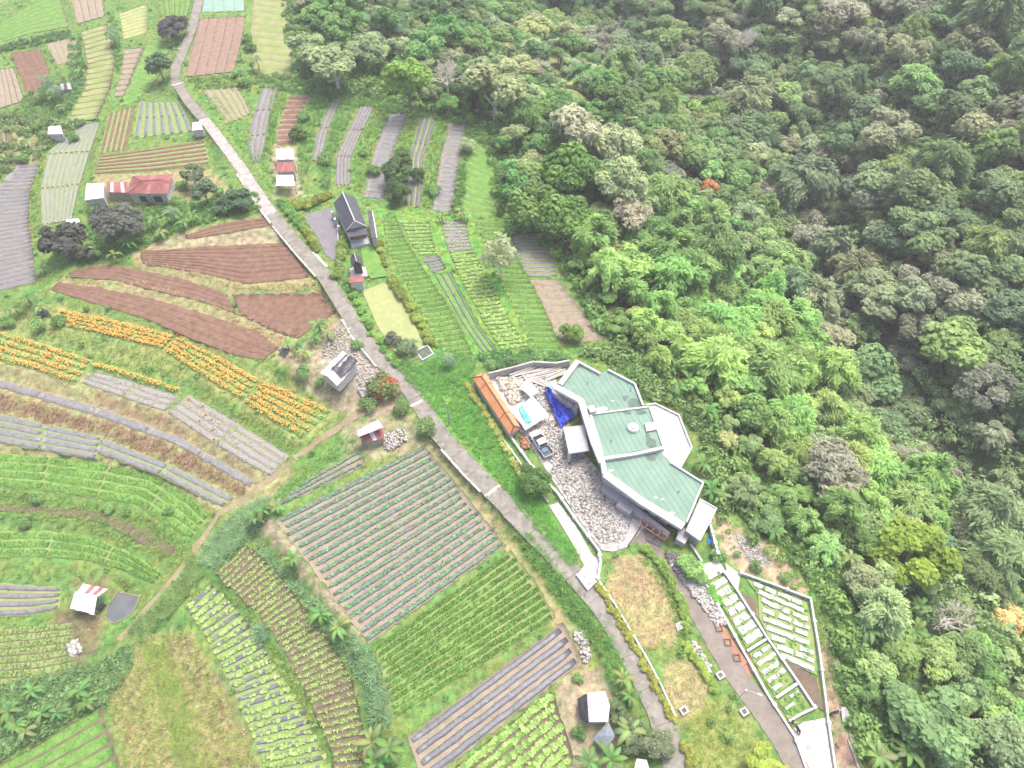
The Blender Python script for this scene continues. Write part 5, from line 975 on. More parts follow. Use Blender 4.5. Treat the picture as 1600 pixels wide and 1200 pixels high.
# --- white pickup truck
def truck(u, v, ang):
    """double cab pickup, length along +x (nose)"""
    root = empty('pickup_truck', W(u, v, 0)+np.array([0, 0, .05]), ang, 'white double cab pickup with blue load bed, parked in the gravel yard', 'pickup truck')
    mw = M('truck white', (.80, .80, .81), rough=.25, spec=.6); mg = m_dark
    def sub(name, V, Fc, mat, par=root, sm=False):
        me = bpy.data.meshes.new(name); me.from_pydata([tuple(map(float, q)) for q in V], [], Fc); me.materials.append(mat); o = bpy.data.objects.new(name, me); COL.objects.link(o); o.parent = par
        bv = o.modifiers.new('b', 'BEVEL'); bv.width = .04; bv.segments = 2; bv.limit_method = 'ANGLE'; bv.angle_limit = .6; return o
    def loft(secs):
        V, Fc = [], []; k = len(secs[0])
        for s in secs: V += s
        for i in range(len(secs)-1):
            for j in range(k): Fc.append((i*k+j, i*k+(j+1) % k, (i+1)*k+(j+1) % k, (i+1)*k+j))
        Fc += [tuple(range(k-1, -1, -1)), tuple(range((len(secs)-1)*k, len(secs)*k))]; return V, Fc
    def sec(x, w, z0, z1, ch=.1): return [(x, -w, z0), (x, -w, z1-ch), (x, -w+ch, z1), (x, w-ch, z1), (x, w, z1-ch), (x, w, z0)]
    V, Fc = loft([sec(-.55, .90, .42, 1.05), sec(1.2, .90, .42, 1.06), sec(2.2, .88, .42, 1.0), sec(2.58, .78, .45, .85)]); sub('body', V, Fc, mw)
    V, Fc = loft([sec(-.85, .80, 1.0, 1.12), sec(-.62, .72, 1.0, 1.68), sec(.30, .68, 1.0, 1.70), sec(1.42, .82, 1.0, 1.08)]); cab = sub('cab', V, Fc, mw)
    ws_ = sub('windscreen', [(.36, -.66, 1.68), (1.36, -.78, 1.12), (1.36, .78, 1.12), (.36, .66, 1.68), (.40, -.66, 1.735), (1.42, -.78, 1.15), (1.42, .78, 1.15), (.40, .66, 1.735)], [(0, 1, 2, 3), (7, 6, 5, 4), (0, 4, 5, 1), (1, 5, 6, 2), (2, 6, 7, 3), (3, 7, 4, 0)], mg)
    sub('rear_window', [(-.67, -.6, 1.62), (-.82, -.66, 1.18), (-.82, .66, 1.18), (-.67, .6, 1.62), (-.71, -.6, 1.63), (-.86, -.66, 1.18), (-.86, .66, 1.18), (-.71, .6, 1.63)], [(0, 3, 2, 1), (4, 5, 6, 7), (0, 1, 5, 4), (1, 2, 6, 5), (2, 3, 7, 6), (3, 0, 4, 7)], mg)
    for s in (-1, 1):
        for x0, x1 in ((-.5, .02), (.1, .8)): V, Fc = box_vf((x0+x1)/2, s*.765, 1.36, x1-x0, .06, .36); sub('side_window', V, Fc, mg)
        V, Fc = box_vf(-1.65, s*.85, .78, 2.05, .06, .5); sub('bed_side', V, Fc, mw)
        V, Fc = box_vf(1.15, s*1.0, 1.12, .16, .2, .15); sub('mirror', V, Fc, mw)
        V, Fc = box_vf(2.5, s*.6, .78, .2, .34, .16); sub('headlight', V, Fc, m_concl)
        V, Fc = box_vf(-2.68, s*.8, .8, .06, .14, .3); sub('tail_light', V, Fc, m_redroof)
        for x in (1.65, -1.65):
            V, Fc = [], []; k = 18
            for r, y in ((.2, .12), (.37, .12), (.39, .06), (.39, -.06), (.37, -.12), (.2, -.12)):
                for j in range(k): V.append((x+r*math.cos(2*math.pi*j/k), s*.82+y, .38+r*math.sin(2*math.pi*j/k)))
            for i in range(5):
                for j in range(k): Fc.append((i*k+j, i*k+(j+1) % k, (i+1)*k+(j+1) % k, (i+1)*k+j))
            w = sub('wheel', V, Fc, m_tyre); V = [(x+.22*math.cos(2*math.pi*j/k), s*.82+s*.1, .38+.22*math.sin(2*math.pi*j/k)) for j in range(k)]+[(x, s*.82+s*.07, .38)]
            sub('rim', V, [(j, (j+1) % k, k) for j in range(k)], m_metal, w)
    V, Fc = box_vf(-2.66, 0, .78, .08, 1.64, .56); sub('tailgate', V, Fc, mw)
    V, Fc = box_vf(-1.72, 0, .55, 1.9, 1.66, .12); sub('load_floor', V, Fc, m_blk)
    V, Fc = box_vf(-1.35, .1, .72, .9, .9, .22); sub('load', V, Fc, M('faded blue load', (.10, .22, .36), (.18, .30, .42), 4))
    V, Fc = box_vf(2.62, 0, .55, .12, 1.5, .22); sub('bumper', V, Fc, m_wallg); V, Fc = box_vf(0, 0, .42, 4.6, 1.5, .16); sub('chassis', V, Fc, m_blk)
a_, b_ = W(836, 679, .8), W(856, 709, .8); truck(845, 697, math.atan2(a_[1]-b_[1], a_[0]-b_[0]))
# motorbike in the low concrete yard
def motorbike(u, v, ang, label):
    r = empty('motorbike', W(u, v, -.3)+np.array([0, 0, .1]), ang, label, 'motorbike')
    def s(name, vf, mat, par=r): me = bpy.data.meshes.new(name); me.from_pydata([tuple(map(float, q)) for q in vf[0]], [], vf[1]); me.materials.append(mat); o = bpy.data.objects.new(name, me); COL.objects.link(o); o.parent = par; return o
    for x in (-.6, .62): s('wheel', tube_vf([(x+.27*math.cos(t), 0, .3+.27*math.sin(t)) for t in np.linspace(0, 2*math.pi, 15)], .06, 5), m_tyre)
    s('body', tube_vf([(-.75, 0, .72), (-.3, 0, .6), (.2, 0, .55), (.45, 0, .8)], [.08, .16, .14, .1], 7), m_blackroof)
    s('seat', box_vf(-.3, 0, .8, .75, .26, .1), m_tyre); s('fork', tube_vf([(.62, 0, .3), (.42, 0, .98)], .04, 5), m_metal)
    s('handlebar', tube_vf([(.3, -.33, 1.02), (.42, 0, 1), (.3, .33, 1.02)], .025, 5), m_metal); s('headlight', box_vf(.52, 0, .9, .12, .2, .16), m_concl)
motorbike(1242, 1138, 1.9, 'dark motorbike parked at the top of the pale concrete yard'); motorbike(1302, 1115, .3, 'dark motorbike on the brown track outside the garden wall')

# ------------------------------------------------------------------ trees and large plants
def crown(seed, nl, R, flat, leaf, n, core=.5, asp=1.5, hc=6.0, lo=-.25, lob=(.3, .46)):
    g = np.random.default_rng(seed); C_, r_ = [], []
    for i in range(nl):
        d = g.normal(size=3); d /= np.linalg.norm(d); d[2] = max(d[2], lo) if d[2] < 0 else d[2]
        C_.append(d*R*g.uniform(core, .82)*np.array([1, 1, flat])); r_.append(R*g.uniform(*lob))
    C_, r_ = np.array(C_), np.array(r_); lv = g.uniform(0, 1, nl)
    k = g.choice(nl, n, p=r_**2/np.sum(r_**2)); d = g.normal(size=(n, 3)); d /= np.linalg.norm(d, axis=1)[:, None]; d[:, 2] = np.where((d[:, 2] < -.1) & (g.random(n) < .75), -d[:, 2], d[:, 2])
    cl = g.normal(size=(60, 3)); cl /= np.linalg.norm(cl, axis=1)[:, None]     # twigs: leaves gather into sprays
    tw = cl[np.argmax(d @ cl.T + g.normal(0, .02, (n, 60)), 1)]; d = d*.62+tw*.38; d /= np.linalg.norm(d, axis=1)[:, None]
    P = C_[k] + d*(r_[k]*g.uniform(.62, 1.22, n))[:, None]*np.array([1, 1, .85])
    dist = np.linalg.norm((P[:, None]-C_[None])/np.array([1, 1, .85]), axis=2)/r_[None]; dist[np.arange(n), k] = 9; keep = dist.min(1) > .7
    P, d, k = P[keep], d[keep], k[keep]; m = len(P); nrm = d+g.normal(0, .45, (m, 3)); nrm[:, 2] += .8; nrm /= np.linalg.norm(nrm, axis=1)[:, None]
    a = np.cross(nrm, g.normal(size=(m, 3))); a /= np.linalg.norm(a, axis=1)[:, None]; b = np.cross(nrm, a); s = (leaf*g.uniform(.55, 1.35, m))[:, None]
    V = np.stack([P+a*s*asp/2, P+b*s/2-nrm*s*.12, P-a*s*asp/2-nrm*s*.15, P-b*s/2+nrm*s*.1], 1).reshape(-1, 3); V[:, 2] += hc
    va = np.repeat(np.clip(lv[k]*.45+g.uniform(0, .55, m), 0, 1), 4)
    return V, np.arange(4*m).reshape(m, 4), va, C_+[0, 0, hc]
def plumes(seed, nc, n, R=3.6, hc=7.0, leaf=.62):
    """bamboo: arching culms with hanging narrow leaves"""
    g = np.random.default_rng(seed); V, va, tips = [], [], []
    for i in range(nc):
        a = g.uniform(0, 2*np.pi); out = R*math.sqrt(g.uniform(.02, 1)); top = hc*(1.15-.32*(out/R)**1.5)*g.uniform(.88, 1.1); tips.append((out*math.cos(a)*.8, out*math.sin(a)*.8, top*.9)); lv = g.random()
        m = n//nc; t = g.uniform(.15, 1, m)**.8; r = out*(.55+.5*t); z = top*(1-.42*(t-.45)**2*2.2); z -= (t > .6)*(t-.6)*1.8
        c = np.stack([r*math.cos(a), r*math.sin(a), z], 1) + g.normal(0, 1, (m, 3))*np.array([.52, .52, .33])*(1.05-.6*t)[:, None]
        dr = np.stack([math.cos(a)+g.normal(0, .5, m), math.sin(a)+g.normal(0, .5, m), -.45+g.normal(0, .25, m)], 1); dr /= np.linalg.norm(dr, axis=1)[:, None]
        nn = np.cross(dr, np.cross([0, 0, 1.], dr)); nn = nn+g.normal(0, .35, (m, 3)); b = np.cross(dr, nn); b /= np.linalg.norm(b, axis=1)[:, None]; s = (leaf*g.uniform(.6, 1.3, m))[:, None]
        V.append(np.stack([c-dr*s*.5, c+b*s*.17, c+dr*s*.6, c-b*s*.17], 1).reshape(-1, 3)); va.append(np.repeat(np.clip(lv*.5+g.uniform(0, .5, m), 0, 1), 4))
    V = np.concatenate(V); return V, np.arange(len(V)).reshape(-1, 4), np.concatenate(va), np.array(tips)
def trunk_mesh(name, lobes, hc, r=.22, fork=.45, mat=m_bark, lean=0, k=5):
    L = []; f = np.array([lean*fork, 0, hc*fork]); L.append(tube_vf([(0, 0, -1.5), (lean*.2, 0, hc*.2), f], [r*1.25, r, r*.8], k+1))
    for c in lobes: c = np.array(c); m = (f+c)/2+np.array([0, 0, -.25]); L.append(tube_vf([f, m, c], [r*.5, r*.3, r*.1], k))
    V, Fc = join_vf(L); me = bpy.data.meshes.new(name); me.from_pydata([tuple(map(float, v)) for v in V], [], Fc); me.materials.append(mat); return me
def branchy(seed, hc, R, depth=4, mat=m_barkw, r0=.34):
    g = random.Random(seed); L = []
    def grow(p, d, ln, r, k):
        q = p+d*ln; L.append(tube_vf([p, (p+q)/2+np.array([g.gauss(0, .05)*ln for _ in range(3)]), q], [r, r*.8, r*.62], 4 if k < 3 else 5))
        if k == 0: return
        for i in range(3 if k > 1 else 4):
            e = d+np.array([g.gauss(0, .48), g.gauss(0, .48), g.gauss(.12, .28)]); e /= np.linalg.norm(e); grow(q, e, ln*g.uniform(.62, .85), r*.58, k-1)
    grow(np.array([0, 0, -1.]), np.array([.03, .05, 1.]), hc*.42+1, r0, 0)
    f = np.array([.03, .05, 1.])*(hc*.42)
    for i in range(6):
        a = i*1.05+g.random()*.6; e = np.array([math.cos(a)*.75, math.sin(a)*.75, .75]); e /= np.linalg.norm(e); grow(f, e, R*.38, r0*.55, depth)
    V, Fc = join_vf(L); me = bpy.data.meshes.new('branches'); me.from_pydata([tuple(map(float, v)) for v in V], [], Fc); me.materials.append(mat); return me
SPEC = {}
def spec(kind, variants): SPEC[kind] = variants
def cm(V, Fc, va): return fast('crown', V, Fc, LEAF, var=va, link=False)
vs = []
for s in range(9): V, Fc, va, C_ = crown(100+s, [6, 9, 13, 18, 24, 8, 15, 11, 20][s], 3.6, [.9, .7, .6, .75, .5, 1.1, .55, .8, .7][s], [.46, .5, .42, .46, .38, .5, .44, .54, .4][s], 3900, [.4, .5, .6, .5, .7, .3, .6, .5, .55][s], hc=4.8, lob=[(.3, .55), (.25, .5), (.18, .42), (.15, .35), (.12, .3), (.3, .5), (.2, .45), (.2, .4), (.12, .38)][s]); vs.append((cm(V, Fc, va), trunk_mesh('trunk', C_[:6], 4.8)))
spec('broadleaf_tree', vs)
vs = []
for s in range(5): V, Fc, va, C_ = crown(200+s, 17, 3.6, .8, .40, 5000, .45, hc=3.6, lob=(.22, .36)); vs.append((cm(V, Fc, va), trunk_mesh('trunk', C_[:5], 3.6)))
spec('dense_tree', vs)
vs = []
for s in range(7): V, Fc, va, tp = plumes(300+s, [30, 18, 24, 40, 14, 26, 34][s], 4300, leaf=[.78, .95, .7, .65, .9, .8, .7][s], R=[3.6, 3.2, 4.2, 3.8, 3.0, 4.4, 3.4][s]); vs.append((cm(V, Fc, va), trunk_mesh('culms', tp[:9], 7, .16, .12, m_stem)))
spec('bamboo_clump', vs)
vs = []
for s in range(4): V, Fc, va, C_ = crown(400+s, 22, 3.7, .55, .30, 4600, .35, 2.2, hc=4.6, lob=(.20, .34)); vs.append((cm(V, Fc, va), trunk_mesh('trunk', C_[:13], 4.6, .22, .35, m_barkw)))
spec('airy_tree', vs)
vs = []
for s in range(4): V, Fc, va, C_ = crown(500+s, 7, 1.5, .7, .26, 1000, .4, hc=1.1, lob=(.4, .6)); vs.append((fast('crown', V, Fc, LEAF2, var=va, link=False), trunk_mesh('stem', C_[:4], 1.1, .07)))
spec('shrub', vs)
spec('bare_tree', [(branchy(s, 6.5, 3.6), None) for s in range(3)])
vs = []
for s in range(2): V, Fc, va, C_ = crown(700+s, 26, 3.7, .7, .30, 1300, .45, 2.0, hc=5.2, lob=(.16, .28)); vs.append((cm(V, Fc, va), branchy(20+s, 5.6, 3.4, r0=.24)))
spec('sparse_tree', vs)
def leafstrip(L, w, droop, seg=5, fold=.12, up=.9):
    V = []
    for i in range(seg+1):
        t = i/seg; x = L*t*(1-.12*t); z = L*(up*t - (up+droop)*t*t*.75); ww = w*math.sin(math.pi*min(1, .08+t*.92))**.6/2+.01
        V += [(x, -ww, z+fold*ww*2), (x, 0, z), (x, ww, z+fold*ww*2)]
    Fc = []
    for i in range(seg):
        for j in (0, 1): Fc.append((3*i+j, 3*i+j+1, 3*i+j+4, 3*i+j+3))
    return V, Fc
ban = []
for k in range(4):
    V, Fc = leafstrip(2.3, .62, [.35, .6, .2, .8][k]); ban.append(fast('leaf', V, Fc, LEAF2, var=np.tile([.35+.15*k, .9, .5], 6), link=False))
pal = []
for k in range(3):
    L = []
    V0, F0 = leafstrip(2.7, .07, [.4, .7, .9][k], 7); L.append((V0, F0)); mid = np.array(V0)[1::3]
    for i in range(26):
        t = .12+.86*i/26; p = np.array([np.interp(t*7, range(8), mid[:, j]) for j in range(3)]); ln = .75*math.sin(math.pi*min(1, t*.95+.03))**.5+.1
        for sgn in (-1, 1): L.append(([tuple(p), tuple(p+[.16, sgn*ln*.5, -.02]), tuple(p+[.30, sgn*ln, -.28*ln]), tuple(p+[.07, sgn*ln*.5, -.03])], [(0, 1, 2, 3)]))
    V, Fc = join_vf(L); pal.append(fast('frond', V, Fc, LEAF2, var=rng.uniform(.2, .9, len(V)), link=False))
bstem = bpy.data.meshes.new('stem'); v_, f_ = tube_vf([(0, 0, -.6), (0, 0, 1), (.05, 0, 2.1)], [.17, .15, .07], 7); bstem.from_pydata([tuple(map(float, q)) for q in v_], [], f_); bstem.materials.append(m_stem)
pstem = bpy.data.meshes.new('trunk'); v_, f_ = tube_vf([(0, 0, -.8), (.1, 0, 2), (0, 0, 4.2)], [.2, .15, .13], 7); pstem.from_pydata([tuple(map(float, q)) for q in v_], [], f_); pstem.materials.append(m_bark)

def plant(kind, x, y, R, color, label, group=None, cat='tree', z=None, hs=1.0, R0=3.6):
    z = float(H(x, y)) if z is None else z; s = R/R0; v = SPEC[kind][rng.integers(len(SPEC[kind]))]
    o = empty(kind, (x, y, z), rng.uniform(0, 6.28), label, cat, group); o.scale = (s, s, s*hs)
    col = (*[float(c) for c in color], 1)
    for i, me in enumerate(v):
        if me is None: continue
        c = bpy.data.objects.new(me.name.split('.')[0], me); c.parent = o; c.color = col; COL.objects.link(c)
    return o
def leafy(kind, x, y, s, n, color, label, group, z=None, lean=.12):
    """banana (broad leaves) or palm (feathered fronds): every leaf its own piece"""
    z = float(H(x, y)) if z is None else z; b = kind == 'banana_plant'
    o = empty(kind, (x, y, z), rng.uniform(0, 6.28), label, 'banana plant' if b else 'palm', group); o.scale = (s, s, s)
    st = bpy.data.objects.new('stem' if b else 'trunk', bstem if b else pstem); st.parent = o; COL.objects.link(st)
    for i in range(n):
        me = (ban if b else pal)[rng.integers(4 if b else 3)]; l = bpy.data.objects.new('leaf' if b else 'frond', me); l.parent = o; l.location = (0, 0, 2.0 if b else 4.15)
        q = 2*math.pi*i/n*1.0+rng.uniform(-.25, .25); tl = -rng.uniform(-.5, .35); l.rotation_euler = (rng.normal(0, .15), tl, q); k = rng.uniform(.7, 1.15); l.scale = (k, k, k); l.color = (*[float(c)*rng.uniform(.8, 1.25) for c in color], 1); COL.objects.link(l)
    return o
def at(u, v, hc=0): return G(u, v, hc)
def hand(kind, u, v, rpx, color, label, cat='tree', hs=1.0, group=None, R0=3.6, hcf=None):
    R = rpx/ppm(u, v, 0); hc = {'bamboo_clump': 6, 'shrub': .7, 'dense_tree': 3.6, 'broadleaf_tree': 4.8, 'airy_tree': 4.6}.get(kind, 5.2)*R/R0*hs
    if kind == 'shrub': R0 = 1.7; hc = .7*R/R0
    p = at(u, v, hc); R = rpx/(FPX/(p[1]*CP-(p[2]+hc-CAM_H)*SP)); return plant(kind, p[0], p[1], R, color, label, group, cat, p[2], hs, R0)

BR, MD, DK, OL, GY, BL, YL = (.17, .29, .085), (.105, .20, .065), (.06, .105, .055), (.20, .25, .12), (.27, .29, .20), (.11, .20, .115), (.25, .36, .06)
HAND = [
 ('broadleaf_tree', 635, 112, 36, (.20, .36, .07), 'round lime green tree above the mulch terraces, pale trunk showing', 1.3), ('bare_tree', 697, 105, 34, (1, 1, 1), 'leafless white branched tree beside the lime green tree', 1.15),
 ('airy_tree', 772, 122, 52, (.22, .26, .14), 'broad pale olive tree to the east of the bare white tree', 1), ('dense_tree', 622, 268, 27, (.075, .15, .045), 'dark round tree standing over the widest mulch terraces', 1),
 ('dense_tree', 652, 272, 13, (.075, .15, .045), 'small dark tree touching the dark round tree', 1), ('dense_tree', 623, 303, 20, (.075, .15, .045), 'dark tree just below the dark round tree', 1),
 ('airy_tree', 905, 195, 46, (.27, .29, .21), 'tall grey flowered tree rising from the forest edge', 1.2), ('airy_tree', 955, 225, 44, (.24, .28, .17), 'second grey green tree of the pale group in the forest', 1.1), ('airy_tree', 968, 285, 46, (.22, .27, .15), 'pale tree in the middle of the grey group', 1.1), ('airy_tree', 985, 332, 34, (.26, .26, .20), 'lowest and greyest tree of the pale group', 1),
 ('broadleaf_tree', 892, 265, 42, (.12, .25, .05), 'fresh green domed tree beside the pale group', 1.2), ('broadleaf_tree', 835, 315, 42, (.13, .25, .06), 'green tree above the dark forest corner of the last field', 1), ('broadleaf_tree', 880, 335, 40, (.12, .25, .05), 'green tree behind the small grey mulch plot', 1),
 ('sparse_tree', 781, 392, 36, (.27, .36, .17), 'thin pale tree with a white forked trunk inside the green crop strip', 1.1), ('dense_tree', 1424, 868, 60, (.20, .32, .045), 'big yellow green domed tree low in the ravine', 1), ('bare_tree', 1490, 968, 40, (1, 1, 1), 'leafless white tree below the big yellow green tree', .9),
 ('airy_tree', 1583, 975, 28, (.42, .35, .18), 'tan flowering tree at the edge of the view', 1), ('bamboo_clump', 1545, 800, 55, (.19, .30, .12), 'tall feathery pale green tree north of the tan tree', 1), ('bamboo_clump', 1565, 870, 50, (.18, .30, .11), 'feathery pale green tree just above the tan tree', 1), ('shrub', 1448, 1022, 27, (.30, .38, .08), 'small yellow green bush below the bare white tree', 1),
 ('broadleaf_tree', 1106, 297, 17, (.36, .22, .08), 'small rust coloured tree in the green forest', 1), ('bare_tree', 1162, 62, 26, (1, 1, 1), 'leafless pinkish tree high on the far slope', 1.3), ('dense_tree', 892, 520, 19, (.13, .24, .05), 'round dark bush at the corner of the deep green strip', .8),
 ('dense_tree', 836, 750, 27, (.09, .19, .045), 'dark green round tree beside the retaining wall', .9), ('dense_tree', 93, 376, 38, (.075, .095, .065), 'dark grey green tree next to the lilac mulched slope', .8), ('dense_tree', 183, 346, 40, (.10, .135, .085), 'dark grey green tree below the red farmhouse', .85), ('dense_tree', 130, 395, 18, (.08, .11, .06), 'small dark tree between the grey green trees and the banana plants', .8),
 ('dense_tree', 270, 42, 24, (.085, .10, .08), 'dark purplish tree beside the top of the road', .8), ('broadleaf_tree', 246, 100, 22, (.11, .20, .08), 'green tree between bright grass wedge and road bend', .9), ('broadleaf_tree', 298, 270, 22, (.13, .20, .09), 'grey green tree beside the red farmhouse', .9), ('broadleaf_tree', 318, 298, 20, (.12, .21, .09), 'smaller grey green tree between farmhouse and road', .9),
 ('dense_tree', 372, 312, 26, (.07, .15, .06), 'dark leafy bush right beside the upper road', .6), ('dense_tree', 345, 322, 18, (.08, .16, .06), 'dark bush among the bananas above the ploughed earth', .6), ('airy_tree', 520, 95, 46, (.19, .24, .13), 'grey green spreading tree above the mulch terraces', .8), ('airy_tree', 572, 75, 36, (.17, .23, .12), 'grey green spreading tree at the forest edge near the meadow', .8), ('airy_tree', 478, 70, 34, (.19, .25, .13), 'grey green spreading tree nearest the stepped meadow', .8),
 ('shrub', 600, 610, 26, (.14, .22, .06), 'shrub with a scatter of red flowers near the road', 1), ('shrub', 575, 632, 15, (.15, .28, .07), 'green shrub beside the red flowered shrub', 1), ('shrub', 628, 640, 13, (.14, .26, .07), 'green shrub at the road below the red flowered shrub', 1),
 ('shrub', 613, 530, 15, (.15, .21, .11), 'grey green bush on the pale lawn', 1), ('shrub', 637, 548, 17, (.15, .26, .10), 'fluffy bush between the road and the square pond', 1), ('shrub', 668, 668, 17, (.16, .30, .08), 'round light bush on the verge near the rubble', 1), ('shrub', 465, 210, 16, (.10, .19, .035), 'olive green bush above the three shacks', 1),
 ('broadleaf_tree', 1077, 884, 19, (.20, .38, .10), 'small light green tree on the stone bank', .7), ('broadleaf_tree', 1093, 900, 13, (.19, .36, .09), 'smaller light green tree beside the garden patio', .7), ('airy_tree', 730, 225, 14, (.24, .30, .17), 'small pale bush at the end of the last mulch terrace', .8),
 ('dense_tree', 990, 1150, 26, (.11, .17, .075), 'dark bush where the road leaves under the trees', .7), ('dense_tree', 1030, 1165, 26, (.14, .20, .09), 'grey green bush beside the end of the roadside wall', .7), ('broadleaf_tree', 1190, 1190, 26, (.26, .38, .06), 'yellow green bush beside the driveway at the bottom', .6), ('broadleaf_tree', 1215, 1215, 22, (.25, .37, .06), 'second yellow green bush at the bottom of the driveway', .6),
 ('dense_tree', 968, 1110, 20, (.12, .20, .07), 'bush between the white tarp shed and the road', .6), ('airy_tree', 1385, 900, 26, (.22, .30, .14), 'pale leafy tree left of the big yellow green tree', .9), ('airy_tree', 1300, 720, 36, (.23, .27, .18), 'grey leaved tree with white branches on the lower slope', .9), ('airy_tree', 1270, 700, 30, (.22, .27, .17), 'grey leaved tree beside the white branched one', .9),
]
for kind, u, v, r, c, lab, hs in HAND: hand(kind, u, v, r, c if kind in ('airy_tree', 'bare_tree') else tuple(q*k for q, k in zip(c, (.84, .74, .95))), lab, 'shrub' if kind == 'shrub' or 'bush' in lab.split(' ')[:6] else 'tree', hs)
def flowers(label, u, v, rpx, n, mat, s, hc=1.4):
    p = at(u, v, hc); R = rpx/ppm(u, v, 0); a = rng.uniform(0, 6.28, n); q = R*np.sqrt(rng.uniform(0, 1, n)); P = np.stack([p[0]+q*np.cos(a), p[1]+q*np.sin(a), p[2]+hc*(1.25-.5*(q/R)**2)+rng.normal(0, .12, n)], 1)
    o = scatter('flowers', [leafball(3, .12, .16)], P, s, mat, None, .4); tag(o, label, 'flowers', kind='stuff')
flowers('red flowers over the shrub beside the rubble', 602, 603, 22, 240, M('red petals', (.62, .10, .06), (.75, .22, .10), 3, var=.3), 1.5, 2.0)

